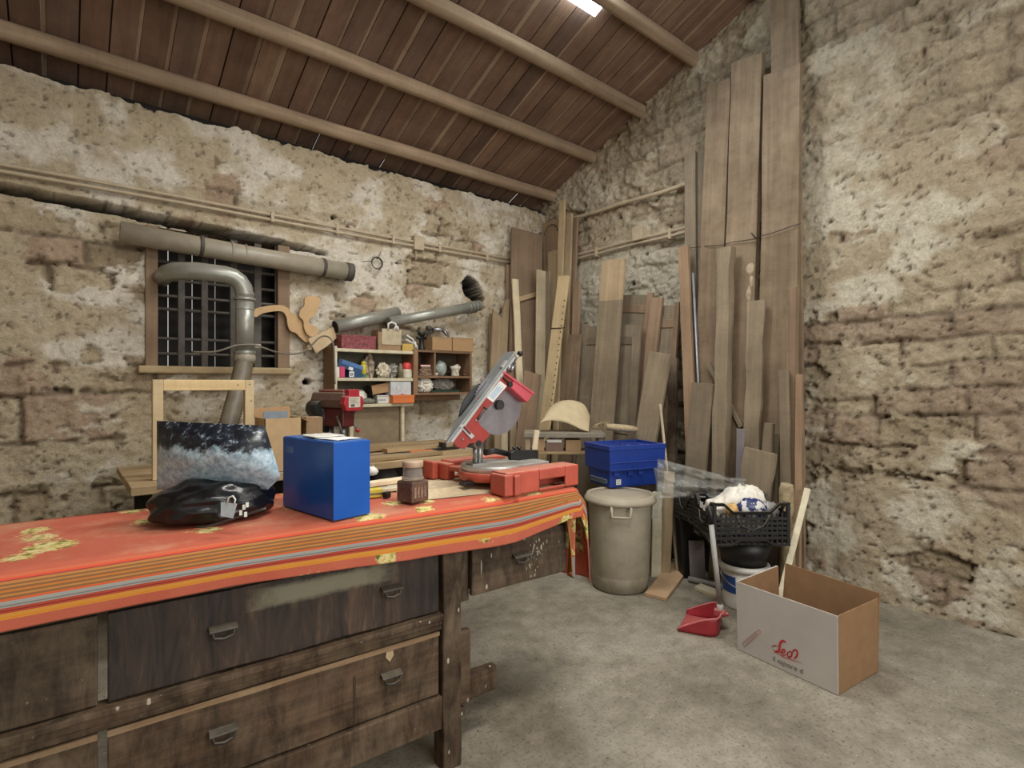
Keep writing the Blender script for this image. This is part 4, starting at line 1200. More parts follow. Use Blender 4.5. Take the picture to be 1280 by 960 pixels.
# ------------------------------------------------------------------ pipes and conduits on the back wall
def conduits():
    yc = YW-0.045
    t = thing('electrical_conduit', 'pair of thin painted conduit tubes clipped along the back wall', 'conduit', (1.0, yc, 2.62))
    I = inv(t)
    for dz in (0.0, -0.038):
        m = MB(); m.tube([(-2.3+5.85*i/12, yc+0.004*math.sin(i*2.1), 2.632+dz+0.004*math.sin(i*1.3)) for i in range(13)], 0.0125, 10); m.build('tube', M_CONDUIT, t, inv=I)
    for px in (340, 421, 491, 549, 608):
        x = onY(px, 300, yc).x; m = MB(); m.box(x-0.012, x+0.012, yc-0.02, yc+0.05, 2.575, 2.65); m.build('clip', M_CONDUIT, t, inv=I, bevel=0.003)
    m = MB(); p = onY(523, 304, yc-0.01); m.box(p.x-0.048, p.x+0.048, yc-0.03, yc+0.05, p.z-0.062, p.z+0.062); m.tube([(p.x-0.02, yc, p.z-0.06), (p.x-0.018, yc, p.z-0.15)], 0.006, 6)
    single(m, 'junction_box', M_CONDUIT, 'square painted junction box in the conduit run on the back wall', 'junction box', (p.x, yc, p.z), bevel=0.005)
    xc = XW-0.055
    t = thing('electrical_conduit', 'sloping pair of conduit tubes clipped across the plastered right wall', 'conduit', (xc, 3.2, 2.66))
    I = inv(t)
    for dz in (0.0, -0.038):
        m = MB(); m.tube([(xc, 4.2-1.9*i/8, 2.668+dz+0.004*math.sin(i*1.7)) for i in range(9)], 0.0125, 10); m.build('tube', M_CONDUIT, t, inv=I)
    for px in (746, 838):
        y = onX(px, 300, xc).y; m = MB(); m.box(xc-0.02, xc+0.06, y-0.012, y+0.012, 2.60, 2.69); m.build('clip', M_CONDUIT, t, inv=I, bevel=0.003)
    p = onX(798, 292, xc-0.01); m = MB(); m.box(xc-0.035, xc+0.06, p.y-0.052, p.y+0.052, p.z-0.062, p.z+0.058)
    single(m, 'junction_box', M_CONDUIT, 'square junction box in the conduit run on the right wall', 'junction box', (xc, p.y, p.z), bevel=0.005)
    m = MB(); m.tube([(xc, 4.1-1.75*i/8, 3.045-0.03*i/8+0.005*math.sin(i*1.9)) for i in range(9)], 0.018, 10)
    single(m, 'wall_pipe', M_CONDUIT, 'single thin pipe running high across the right wall', 'pipe', (xc, 3.2, 3.04))


conduits()


def pipes():
    yp = YW-0.13
    a, b = onY(150, 290, yp), onY(436, 340, yp)
    t = thing('drain_pipe', 'big grey plastic pipe hung across the wall above the barred window', 'pipe', ((a.x+b.x)/2, yp, (a.z+b.z)/2)); I = inv(t)
    m = MB(); r = 0.066; d = (b-a).normalized()
    m.tube([a, a.lerp(b, 0.5)+Vector((0, 0, -0.006)), b], r, 24); m.build('barrel', M_GREYPIPE, t, inv=I)
    for px, rr, L in ((289, 0.0685, 0.012), (306, 0.0685, 0.006)):
        c = onY(px, 480-(480-309)*1.0, yp); f = (c.x-a.x)/(b.x-a.x); c = a.lerp(b, f)
        m = MB(); m.cyl(c-d*L/2, c+d*L/2, rr, n=24); m.build('collar', M_GREYPIPE, t, inv=I)
    m = MB(); m.lathe([(0.050, -0.03), (0.072, -0.03), (0.072, 0.025), (0.060, 0.03), (0.050, 0.028)], 24, Matrix.Translation(b) @ frame_from(d, (0, 0, 1)).to_4x4()); m.build('end_coupling', M_IRON, t, inv=I)
    for f in (0.30, 0.86):
        c = a.lerp(b, f); m = MB(); m.box(c.x-0.012, c.x+0.012, yp, YW-0.01, c.z+0.064, c.z+0.072); m.box(c.x-0.012, c.x+0.012, yp-0.07, yp+0.0, c.z+0.0, c.z+0.010) if False else None
        m.lathe([(r+0.001, -0.012), (r+0.004, -0.012), (r+0.004, 0.012), (r+0.001, 0.012)], 20, Matrix.Translation(c) @ frame_from(d, (0, 0, 1)).to_4x4()); m.build('bracket', M_IRON, t, inv=I)
    # vertical extraction duct with its elbow
    yd = 3.86
    top = onY(306, 372, yd); bot = onY(306, 452, yd); r = 0.056
    t = thing('extraction_duct', 'grey vertical dust duct with a segmented elbow in front of the window', 'duct', (top.x, yd, bot.z)); I = inv(t)
    m = MB(); m.tube([(top.x, yd, bot.z+0.06), (top.x, yd, top.z)], r, 28); m.build('pipe', M_DUCT, t, inv=I)
    R = 0.115; cx, cz = top.x-R, top.z+0.02
    arc = [(top.x, yd, top.z-0.005)]+[(cx+R*math.cos(q), yd, cz+R*math.sin(q)) for q in np.linspace(0, PI/2, 5)]+[(cx-0.16, yd+0.02, cz+R+0.005)]
    # continue back through the open window
    arc += [(cx-0.26, yd+0.10, cz+R+0.005), (cx-0.29, yd+0.22, cz+R+0.005), (cx-0.30, YW+0.10, cz+R+0.005)]
    m = MB()
    pts = [Vector(p) for p in arc]
    m.tube(pts, r*0.985, 24); m.build('elbow', M_DUCT, t, inv=I)
    for z, rr, h in ((top.z-0.012, r+0.010, 0.014), (top.z-0.075, r+0.003, 0.012), (top.z+0.02, r+0.003, 0.008), (bot.z+0.105, r+0.008, 0.012), (bot.z+0.06, r+0.009, 0.02)):
        m = MB(); m.cyl((top.x, yd, z-h/2), (top.x, yd, z+h/2), rr, n=28); m.build('collar', M_DUCT, t, inv=I, bevel=0.002)
    m = MB(); m.lathe([(r+0.004, 0.055), (r+0.014, 0.03), (r+0.010, -0.012), (r+0.002, -0.01), (r-0.004, 0.03), (r-0.004, 0.055)], 9, Matrix.Translation((top.x, yd, bot.z))); m.build('tape_skirt', M_GREYPIPE, t, inv=I)
    m = MB(); m.box(top.x+r-0.004, top.x+r+0.04, yd-0.016, yd+0.016, bot.z+0.09, bot.z+0.118); m.build('clamp_screw', M_GREYPIPE, t, inv=I, bevel=0.003)
    # ribbed hose below
    h0 = Vector((top.x-0.004, yd, bot.z+0.02)); h1 = atD(297, 490, 3.45); h2 = atD(284, 532, 3.3); h3 = Vector((h2.x-0.06, h2.y-0.04, 0.93))
    pts = []; rs = []
    n = 84
    for i in range(n+1):
        t_ = i/n
        p = h0.lerp(h1, t_*2) if t_ < 0.5 else h1.lerp(h3, t_*2-1)
        sag = Vector((0.0, -0.0, 0))
        q = (1-t_)**2*h0+2*(1-t_)*t_*(h1*2-(h0+h3)/2)+t_**2*h3
        pts.append(q); rs.append(0.052+0.006*math.sin(i*PI))
        rs[-1] = 0.058 if i % 2 else 0.049
    m = MB(); m.tube(pts, rs, 20)
    single(m, 'flexible_hose', plain('grey_ribbed_hose', (116, 106, 90), 0.5, dust=0.5), 'ribbed flexible dust hose running down from the grey duct', 'hose', h3)
    # pale frame in front of the hose
    yf = 3.34
    a = onY(312, 475, yf)
    t = thing('wooden_frame', 'pale new wooden frame standing before the ribbed hose at the left', 'frame', (a.x, yf, 0.88)); I = inv(t)
    w = 0.047
    m = MB(); m.box(a.x-w/2, a.x+w/2, yf, yf+0.045, 0.881, a.z); m.build('post', W_PINE, t, inv=I, bevel=0.003)
    m = MB(); m.box(a.x-w/2-0.44, a.x-w/2-0.44+w, yf, yf+0.045, 0.881, a.z); m.build('post', W_PINE, t, inv=I, bevel=0.003)
    m = MB(); m.box(a.x-w/2-0.44+w, a.x-w/2, yf, yf+0.045, a.z-0.058, a.z); m.build('crossbar', W_FRESHX, t, inv=I, bevel=0.003)
    m = MB()
    for dx, dz in ((0.0, -0.025), (-0.06, -0.028), (0.008, -0.12)): m.cyl((a.x+dx, yf-0.002, a.z+dz), (a.x+dx, yf+0.004, a.z+dz), 0.004, n=8)
    m.build('screw', M_IRON, t, inv=I)
    # cable looped across the window and the plywood
    pts = [onY(px, py, y) for px, py, y in ((240, 440, 3.9), (266, 440, 3.82), (282, 436, 3.79), (294, 432, 3.785), (306, 431, 3.78), (318, 431, 3.785), (330, 435, 3.80), (345, 440, 3.95), (360, 442.5, 4.08), (375, 441, 4.08), (388, 433, 4.07), (398, 423, 4.06), (406, 420, 4.05), (413, 423, 4.0), (417, 432, 3.985), (418, 450, 3.985), (418.5, 480, 3.985))]
    sm = []
    for i in range(len(pts)-1):
        for k in range(4):
            t_ = k/4; p0 = pts[max(0, i-1)]; p1 = pts[i]; p2 = pts[i+1]; p3 = pts[min(len(pts)-1, i+2)]
            sm.append(0.5*((2*p1)+(p2-p0)*t_+(2*p0-5*p1+4*p2-p3)*t_*t_+(3*p1-p0-3*p2+p3)*t_**3))
    sm.append(pts[-1]); m = MB(); m.tube(sm, 0.0062, 8)
    single(m, 'cable', M_CABLE, 'slack grey cable looped from the duct across to the shelves', 'cable', pts[8])
    # coil of wire on a nail
    c = onY(471, 329, YW-0.06); m = MB()
    for k in range(3): m.tube([(c.x+(0.044+0.003*k)*math.cos(q), c.y-0.004*k, c.z+(0.046+0.002*k)*math.sin(q)) for q in np.linspace(0, 2*PI, 26)[:-1]], 0.004, 6, closed=True)
    m.tube([(c.x+0.01, c.y, c.z+0.045), (c.x+0.04, c.y, c.z+0.11)], 0.003, 6); m.tube([(c.x-0.045, c.y, c.z+0.01), (c.x-0.13, c.y, c.z-0.005)], 0.003, 6); m.tube([(c.x+0.02, c.y, c.z+0.05), (c.x+0.02, YW+0.03, c.z+0.05)], 0.004, 6)
    single(m, 'wire_coil', M_IRON, 'small ring of wire hung on the back wall right of the big pipe', 'wire coil', c)


pipes()


def plywood_template():
    y = YW-0.10
    z2 = lambda pts: [((onY(280+a/3.556, 240+b/3.556, y).x), (onY(280+a/3.556, 240+b/3.556, y).z)) for a, b in pts]
    def chaik(p, k=2):
        for _ in range(k):
            q = []
            for i in range(len(p)):
                a, b = p[i], p[(i+1) % len(p)]
                q += [(0.75*a[0]+0.25*b[0], 0.75*a[1]+0.25*b[1]), (0.25*a[0]+0.75*b[0], 0.25*a[1]+0.75*b[1])]
            p = q
        return p
    A = [(131, 552), (133, 522), (160, 511), (205, 503), (255, 500), (285, 512), (302, 535), (322, 545), (330, 560), (352, 572), (350, 598), (372, 630), (392, 655), (372, 672), (342, 648), (322, 624), (298, 620), (284, 592), (282, 552), (262, 527), (212, 530), (165, 541), (148, 556)]
    B = [(352, 474), (372, 462), (400, 464), (428, 474), (420, 505), (402, 552), (378, 560), (372, 580), (386, 592), (420, 606), (410, 636), (386, 645), (364, 634), (350, 600), (352, 572), (330, 556), (334, 524), (356, 508)]
    Cc = [(366, 656), (430, 625), (478, 602), (493, 650), (445, 690), (402, 717)]
    c = onY(375, 420, y)
    t = thing('plywood_template', 'scroll cut plywood template hung on the wall beside the window', 'template', (c.x, y, c.z)); I = inv(t)
    XZ = lambda yy: Matrix(((1, 0, 0, 0), (0, 0, -1, yy), (0, 1, 0, 0), (0, 0, 0, 1)))
    m = MB(); m.prism(z2(chaik(A)), -0.012, 0.004, XZ(y+0.016)); m.build('curved_arm', M_PLY, t, inv=I)
    m = MB(); m.prism(z2(chaik(B)), -0.006, 0.012, XZ(y-0.006)); m.build('scroll', M_PLY, t, inv=I)
    m = MB(); m.prism(z2(Cc), -0.008, 0.008, XZ(y-0.030)); m.box(c.x+0.05, c.x+0.08, y-0.02, YW+0.03, c.z-0.10, c.z-0.07); m.build('mounting_board', plain('pale_ply', (196, 172, 134), 0.7, var=0.06, scale=6), t, inv=I)


plywood_template()


# ------------------------------------------------------------------ shelves on the back wall
YF = 4.02
SX0, SX1 = 1.577, 2.245
ZT, ZM, ZL = 1.652, 1.428, 1.222        # upper faces of the boards
def shelves():
    t = thing('shelf_unit', 'cream edged wall shelf with three boards standing over the back bench', 'shelf', (SX0, YF, 0.885)); I = inv(t)
    m = MB(); m.box(SX0, SX0+0.02, YF, YW-0.05, 1.19, 1.668); m.build('side_panel', W_SHELFZ, t, inv=I, bevel=0.002)
    m = MB(); m.box(SX0, SX0+0.02, YF-0.006, YF, 1.19, 1.668); m.build('side_edge', M_CREAM, t, inv=I, bevel=0.002)
    for z in (ZT, ZM, ZL):
        m = MB(); m.box(SX0+0.02, SX1, YF, YW-0.06, z-0.024, z); m.box(SX0+0.02, SX1, YF-0.004, YF, z-0.024, z); m.build('shelf', M_CREAM, t, inv=I, bevel=0.002)
    m = MB(); m.box(SX0+0.02, SX1, YW-0.06, YW-0.045, 1.20, 1.65); m.build('back_panel', M_BACK, t, inv=I)
    for px in (439, 503):
        x = onY(px, 530, YF+0.03).x; m = MB(); m.box(x-0.014, x+0.014, YF+0.02, YF+0.05, 0.885, ZL-0.024); m.build('leg', M_CREAM, t, inv=I, bevel=0.002)
    m = MB(); a = onY(441, 530, YF+0.06).x; b = onY(503, 530, YF+0.06).x; m.box(a, b, YF+0.06, YF+0.075, 0.885, ZL-0.024); m.build('lower_panel', plain('dusty_brown_panel', (132, 116, 92), 0.8), t, inv=I)
    X0, X1 = 2.25, 2.846; z0, z1 = 1.286, 1.669
    t = thing('wall_cabinet', 'brown open wooden wall cabinet right of the cream shelf', 'cabinet', (X0, YF, z0)); I = inv(t)
    for a in (X0, X1-0.02):
        m = MB(); m.box(a, a+(0.045 if a == X0 else 0.02), YF, YW-0.03, z0, z1); m.build('side_panel', W_SHELFZ, t, inv=I, bevel=0.002)
    zs = onY(565, 470, YF).z
    for z in (z0+0.02, zs, z1):
        m = MB(); m.box(X0+0.045, X1-0.02, YF, YW-0.03, z-0.02, z); m.build('shelf', W_SHELFX, t, inv=I, bevel=0.002)
    xd = onY(544, 450, YF).x; m = MB(); m.box(xd-0.008, xd+0.008, YF+0.004, YW-0.03, zs, z1-0.02); m.build('divider', W_SHELFZ, t, inv=I)
    m = MB(); m.box(X0+0.045, X1-0.02, YW-0.03, YW-0.02, z0, z1); m.build('back_panel', plain('cabinet_back', (78, 66, 52), 0.85), t, inv=I)
    m = MB(); m.box(X0+0.03, X1-0.06, YF+0.10, YW-0.01, z0-0.05, z0-0.001); m.build('support_rail', W_SHELFX, t, inv=I, bevel=0.003)
    return zs, z0+0.02, z1, xd


ZC, ZCB, ZCT, XD = shelves()


def sbox(name, label, cat, px0, px1, pytop, zb, yf, depth, mat, rz=0.0, bevel=0.003, group=None, parts=None, tilt=0.0):
    """a box standing on height zb, measured by its front face"""
    a, b = onY(px0, 450, yf).x, onY(px1, 450, yf).x
    zt = onY((px0+px1)/2, pytop, yf).z; h = zt-zb; w = b-a
    t = thing(name, label, cat, ((a+b)/2, yf, zb+0.0012), rz, group)
    m = MB(); m.box(-w/2, w/2, 0, depth, 0, h)
    if tilt: m.v = [Matrix.Rotation(tilt, 4, 'Y') @ v for v in m.v]; mz = min(v.z for v in m.v); m.v = [v-Vector((0, 0, mz)) for v in m.v]
    m.build('body', mat, t, bevel=bevel)
    return t, w, h


def shelf_things():
    # on top of the cream shelf
    t, w, h = sbox('fabric_box', 'flat box covered in mottled wine red paper on top of the cream shelf', 'box', 427, 470, 420, ZT, YF+0.03, 0.14, M_BROWNR)
    m = MB(); m.box(-w/2-0.002, w/2+0.002, -0.002, 0.142, h-0.012, h+0.004); m.build('lid', M_BROWNR, t, bevel=0.003)
    t, w, h = sbox('carton', 'small open cardboard carton beside the wine red box', 'box', 473, 501, 416, ZT, YF+0.02, 0.13, M_CARD2)
    m = MB(); m.box(-w/2+0.028, w/2+0.004, -0.005, -0.001, 0.045, h+0.03); m.build('flap', plain('pale_carton_flap', (178, 164, 136), 0.8), t, bevel=0.001)
    m = MB(); m.box(-w/2-0.004, -w/2-0.001, 0.0, 0.13, h*0.35, h+0.02); m.build('flap', M_CARD2, t, bevel=0.001)
    m = MB(); m.tube([(-0.02, -0.012, h+0.02), (-0.018, -0.012, h+0.07), (0.01, -0.014, h+0.085), (0.045, -0.012, h+0.075), (0.06, -0.012, h+0.02)], 0.008, 8, squash=0.5)
    m.tube([(0.03, -0.011, h+0.022), (0.05, -0.011, h+0.06), (0.066, -0.011, h+0.055), (0.075, -0.011, h+0.02)], 0.006, 8)
    x0 = t.location.copy()
    c = single(m, 'plastic_strap', M_WHITE, 'white plastic carrying strap looped over the small open carton', 'strap', x0, local=True)
    t, w, h = sbox('yellow_packet', 'small yellow packet at the right end of the cream shelf top', 'packet', 503, 517, 430, ZT, YF+0.02, 0.06, plain('ochre_packet', (190, 158, 84), 0.7))
    # old pipes lying up there
    a, b = onY(419, 409, YF+0.10), onY(497, 391, YF+0.16); r = 0.052
    t = thing('old_duct', 'short dented grey duct lying on the cream shelf, left one of two', 'pipe', a.lerp(b, 0.5)); I = inv(t)
    d = (b-a).normalized(); m = MB(); m.lathe([(r-0.006, 0.004), (r-0.004, 0), (r, 0.0), (r*1.02, (b-a).length*0.5), (r, (b-a).length), (r-0.004, (b-a).length), (r-0.006, 0.02)], 24, Matrix.Translation(a) @ frame_from(d, (0, 0, 1)).to_4x4()); m.build('tube', M_DUCT, t, inv=I)
    m = MB(); m.cyl(a+d*0.01, a+d*0.02, r-0.005, n=20); m.build('dark_bore', M_DARKVOID, t, inv=I)
    a, b = onY(486, 403, YF+0.05), onY(600, 382, YF+0.10); r = 0.044
    t = thing('vent_pipe', 'long grey vent pipe slanting from the carton up to the wall hole', 'pipe', a.lerp(b, 0.5)); I = inv(t)
    m = MB(); m.tube([a, b], [0.042, 0.047], 24); m.build('tube', M_DUCT, t, inv=I)
    d = (b-a).normalized()
    for f in (0.86, 0.90, 0.94, 0.98):
        c = a.lerp(b, f); m = MB(); m.cyl(c-d*0.006, c+d*0.006, 0.0505, n=24); m.build('collar', M_DUCT, t, inv=I, bevel=0.002)
    m = MB(); c = a.lerp(b, 0.955); m.box(c.x-0.01, c.x+0.01, c.y, YW+0.02, c.z-0.056, c.z-0.046); m.build('bracket', M_IRON, t, inv=I)
    # heap of fittings: valve bodies and bent tubes
    for k, (px, py, rr, lb) in enumerate(((527, 421, 0.030, 'dark cast fitting standing under the slanting vent pipe'), (536, 414, 0.026, 'smaller round valve cap wedged behind the dark cast fitting'))):
        p = onY(px, py, YF+0.07+0.05*k); z0 = ZT if k == 0 else ZT
        m = MB(); M = Matrix.Translation((p.x, p.y, 0))
        top = p.z+0.04
        m.lathe([(0, z0+0.001), (rr, z0+0.001), (rr, z0+0.04), (rr*0.7, z0+0.05), (rr*0.7, top-0.03), (rr*1.1, top-0.026), (rr*1.1, top), (rr*0.5, top+0.008), (0, top+0.008)], 18, M)
        m.cyl((p.x-rr*1.5, p.y, top-0.05), (p.x+rr*1.5, p.y, top-0.05), rr*0.45, n=12)
        single(m, 'pipe_fitting', M_BLACKD if k == 0 else M_IRON, lb, 'fitting', (p.x, p.y, z0))
    m = MB(); A_ = onY(508, 432, YF+0.02); 
    m.tube([onY(507, 424, YF+0.06), onY(514, 428, YF+0.05), onY(520, 431, YF+0.04), onY(522, 436, YF+0.03)], 0.007, 8); m.tube([onY(508, 419, YF+0.09), onY(516, 424, YF+0.08), onY(519, 434, YF+0.07)], 0.009, 8); m.tube([onY(519, 434.5, YF+0.01), onY(519, 427, YF+0.01)], 0.008, 8)
    single(m, 'bent_tube', M_WHITE, 'tangle of pale bent tube ends in front of the fittings', 'tube', A_)
    m = MB(); m.tube([onY(541, 412, YF+0.10), onY(553, 412, YF+0.10), onY(559, 418, YF+0.10)], 0.018, 12); m.cyl(onY(553, 411, YF+0.09), onY(561, 421, YF+0.06), 0.010, n=10)
    single(m, 'hand_tool', M_STEEL, 'grey steel clamp lying behind the pair of brown cartons', 'tool', onY(550, 418, YF+0.1))
    for k, (a_, b_) in enumerate(((540.5, 565), (566, 591.5))):
        t, w, h = sbox('carton', ['closed brown carton on the wooden cabinet, the left of the pair', 'closed brown carton on the wooden cabinet, at its right end'][k], 'box', a_, b_, 421.5+0.8*k, ZCT, YF+0.0+0.003*k, 0.20, M_CARD, group='brown cartons on the cabinet')
        m = MB(); m.box(-w/2, w/2, -0.0008, 0, h*0.98-0.012, h*0.98); m.build('flap_edge', M_CARD2, t)
    m = MB(); m.box(-0.035, 0.035, -0.01, 0.01, 0, 0.012); p = onY(565, 414, YF+0.1)
    for k, (px, py) in enumerate(((566, 412), (573, 414))):
        a, b = onY(px, py+9, YF+0.09), onY(px+11, py-2, YF+0.14)
    m = MB(); a = onY(569, 424, YF+0.05); 
    # middle board
    zz = ZM
    t, w, h = sbox('blue_carton', 'dark blue carton lying low at the left of the middle shelf', 'box', 436, 452.5, 464, zz, YF+0.02, 0.12, M_DBLUE)
    m = MB(); m.box(-w/2+0.004, -w/2+0.042, -0.001, 0, 0.006, h-0.004); m.build('label', M_PAPER, t)
    m = MB(); m.lathe([(0.006, 0), (0.012, 0.0), (0.012, 0.012), (0.006, 0.012)], 14, Matrix.Translation((-w/2+0.022, -0.0012, 0.026)) @ Matrix.Rotation(PI/2, 4, 'X') @ Matrix.Scale(0.08, 4, (0, 0, 1))); m.build('printed_ring', M_NAVY, t)
    p = onY(437, 455, YF+0.05); t = thing('blue_carton', 'light blue topped carton tilted on the low dark blue one', 'box', (p.x, p.y, zz+0.075)); m = MB()
    m.box(-0.105, 0.10, -0.02, 0.10, -0.02, 0.045, Matrix.Rotation(0.28, 4, 'Y')); m.build('body', M_DBLUE, t, bevel=0.004)
    m = MB(); m.box(-0.08, 0.10, -0.021, 0.101, 0.012, 0.046, Matrix.Rotation(0.28, 4, 'Y')); m.build('lid', M_LBLUE, t, bevel=0.004)
    m = MB(); m.box(-0.015, 0.02, -0.0225, -0.021, -0.016, 0.008, Matrix.Rotation(0.28, 4, 'Y')); m.build('label', M_PAPER, t)
    t, w, h = sbox('white_packet', 'narrow white packet at the far left end of the middle shelf', 'packet', 420.5, 424.5, 459, zz, YF+0.01, 0.05, M_WHITE)
    t, w, h = sbox('magenta_box', 'small magenta box beside the narrow white packet', 'box', 425, 431.5, 458.5, zz, YF+0.0, 0.05, M_MAG, bevel=0.006)
    p = onY(456.3, 470, YF+0.02); t = thing('yellow_can', 'tall yellow spray can on the middle shelf of the cream unit', 'can', (p.x, p.y+0.03, zz+0.001)); r = 0.0245
    m = MB(); m.lathe([(0, 0), (r, 0), (r, 0.098), (r*0.9, 0.104), (r*0.55, 0.108), (0, 0.108)], 20); m.build('body', M_YELLOW, t)
    m = MB(); m.lathe([(r*0.5, 0.108), (r*0.72, 0.108), (r*0.72, 0.126), (0, 0.128)], 16); m.build('cap', M_YELLOW, t)
    m = MB(); m.lathe([(r*1.01, 0.0), (r*1.01, 0.03)], 20, a0=-2.9, a1=-1.2); m.build('label', M_TEAL, t)
    # crumpled papers
    for k, (px, py, rx, rz, lab) in enumerate(((466, 455, 0.045, 0.075, 'tall crumpled dusty paper bag right of the yellow can'), (475, 462, 0.055, 0.05, 'broken pile of plaster lumps before the crumpled paper'), (489, 462, 0.052, 0.062, 'grey knotted bag in the middle of the middle shelf'))):
        p = onY(px, 470, YF+0.07+0.0*k); m = MB(); hz = (onY(px, [440, 452, 453][k], YF+0.08).z-zz)/2*0.86
        m.sphere((0, 0, hz), rx*0.85, 0.036, hz*0.94, 13, 0, 0.60, [4.5, 6.5, 4.0][k], 11+k, floor=0.0, flat=True)
        single(m, 'crumpled_bag' if k != 1 else 'plaster_lumps', [plain('dusty_paper_bag', (176, 160, 140), 0.8, var=0.3, scale=26), plain('broken_plaster', (200, 190, 166), 0.9, var=0.3, scale=30), M_GREYBAG][k], lab, 'bag' if k != 1 else 'plaster', (p.x+[-0.01, 0.012, 0.02][k], YF+[0.125, 0.04, 0.09][k], zz+0.001), local=True)
    # squeeze bottle
    p = onY(508.5, 470, YF+0.04); t = thing('bottle', 'squeeze bottle with a red shoulder on the right of the middle shelf', 'bottle', (p.x, p.y, zz+0.001))
    m = MB(); m.lathe([(0, 0), (0.038, 0), (0.04, 0.006), (0.04, 0.062), (0.036, 0.075), (0, 0.075)], 24); m.build('body', plain('cloudy_bottle', (206, 198, 170), 0.35, var=0.08), t)
    m = MB(); m.lathe([(0.037, 0.074), (0.039, 0.08), (0.036, 0.115), (0.02, 0.13), (0, 0.13)], 24); m.build('red_top', plain('bottle_red', (206, 66, 62), 0.4), t)
    m = MB(); m.lathe([(0.0405, 0.008), (0.0405, 0.05)], 20, a0=-2.6, a1=-0.5); m.build('label', M_CERAM, t)
    p2 = onY(501.5, 470, YF+0.03); m = MB(); m.lathe([(0, 0), (0.02, 0), (0.021, 0.09), (0.012, 0.105), (0.012, 0.12), (0, 0.12)], 18)
    single(m, 'glass_bottle', plain('dull_glass', (120, 116, 92), 0.15), 'small dull glass bottle just left of the red topped bottle', 'bottle', (p2.x-0.006, p2.y, zz+0.001), local=True)
    # lower board
    zl = ZL
    p = onY(447, 505, YF+0.08); m = MB(); m.sphere((0, 0, 0.055), 0.085, 0.06, 0.055, 14, 0, 0.25, 2.5, 21, floor=0.0); single(m, 'white_sack', M_WBAG, 'slumped white sack on the lowest shelf behind the drill press', 'bag', (p.x, p.y+0.02, zl+0.001), local=True)
    p = onY(462, 507, YF+0.02); m = MB(); m.sphere((0, 0, 0.021), 0.058, 0.035, 0.024, 12, 0, 0.25, 5, 22, floor=0.0); single(m, 'grey_packet', plain('grey_green_packet', (112, 112, 98), 0.7, var=0.35, scale=40), 'low grey green packet on the lowest shelf', 'packet', (p.x, p.y+0.035, zl+0.001), local=True)
    p = onY(481, 507, YF+0.02); t = thing('plastic_tub', 'white plastic tub holding up a tilted carton on the lowest shelf', 'tub', (p.x, p.y+0.05, zl+0.001)); m = MB()
    m.hexa([(-0.052, -0.035, 0), (0.052, -0.035, 0), (0.052, 0.035, 0), (-0.052, 0.035, 0)], [(-0.062, -0.042, 0.058), (0.062, -0.042, 0.058), (0.062, 0.042, 0.058), (-0.062, 0.042, 0.058)]); m.build('body', M_WHITE, t, bevel=0.006)
    m = MB(); m.box(-0.066, 0.066, -0.046, 0.046, 0.058, 0.066); m.build('lid', M_WHITE, t, bevel=0.003)
    m = MB()
    for i in range(4): m.box(-0.05+0.016*i, -0.039+0.016*i, -0.0408, -0.038, 0.022, 0.034)
    m.build('print', plain('grey_print', (140, 136, 150), 0.6), t)
    t = thing('tilted_carton', 'torn tan carton tilted on the white plastic tub', 'box', (p.x-0.025, p.y+0.055, zl+0.07)); m = MB()
    m.box(-0.076, 0.076, -0.045, 0.045, 0.0, 0.075, Matrix.Translation((0, 0, 0.013)) @ Matrix.Rotation(-0.17, 4, 'Y')); m.build('body', M_CARD, t, bevel=0.003)
    m = MB(); m.box(-0.078, -0.074, -0.046, 0.046, -0.0, 0.076, Matrix.Translation((0, 0, 0.013)) @ Matrix.Rotation(-0.17, 4, 'Y')); m.build('open_end', M_DARKVOID, t)
    p = onY(499, 507, YF-0.015); t = thing('orange_box', 'orange box jutting out of the lowest shelf at its right end', 'box', (p.x+0.032, p.y, zl+0.001)); m = MB()
    m.box(-0.098, 0.098, -0.02, 0.10, 0, 0.062); m.build('body', M_ORANGE, t, bevel=0.004); m = MB(); m.box(-0.1, 0.1, -0.022, 0.102, 0.05, 0.066); m.build('lid', M_ORANGE, t, bevel=0.003)
    t = thing('white_carton', 'pale grey white carton sitting on the orange box', 'box', (p.x+0.022, p.y+0.005, zl+0.068)); m = MB(); m.box(-0.095, 0.09, 0.0, 0.10, 0, 0.108); m.build('body', plain('pale_grey_carton', (190, 192, 190), 0.7), t, bevel=0.003)
    m = MB(); m.lathe([(0.024, 0), (0.026, 0.0), (0.026, 0.012), (0.024, 0.012)], 20, Matrix.Translation((-0.02, -0.0012, 0.06)) @ Matrix.Rotation(PI/2, 4, 'X') @ Matrix.Scale(0.08, 4, (0, 0, 1))); m.build('printed_ring', plain('grey_print2', (160, 164, 166), 0.6), t)
    m = MB(); m.box(-0.006, 0.02, -0.0012, 0.0, 0.003, 0.010); m.build('small_print', M_MAG, t)
    # wooden cabinet
    a = onY(533, 468, YF+0.04); t = thing('red_book', 'thick dark red book on the heap in the small cabinet cell', 'book', (a.x-0.005, a.y+0.03, ZC+0.078)); m = MB(); m.box(-0.05, 0.045, -0.03, 0.10, 0.003, 0.014); m.build('pages', M_PAPER, t); m = MB(); m.box(-0.055, 0.05, -0.032, 0.10, 0.014, 0.018); m.box(-0.055, 0.05, -0.032, 0.10, 0, 0.003); m.box(-0.055, -0.051, -0.032, 0.10, 0.003, 0.014); m.build('cover', plain('book_red', (150, 58, 56), 0.6), t)
    m = MB()
    for k in range(4):
        M = Matrix.Translation((0, 0.0, 0.010+0.019*k)) @ Matrix.Rotation(0.2*math.sin(k*2.2), 4, 'Z')
        m.box(-0.062+0.006*k, 0.060-0.004*k, -0.03, 0.08, -0.0085, 0.0085, M)
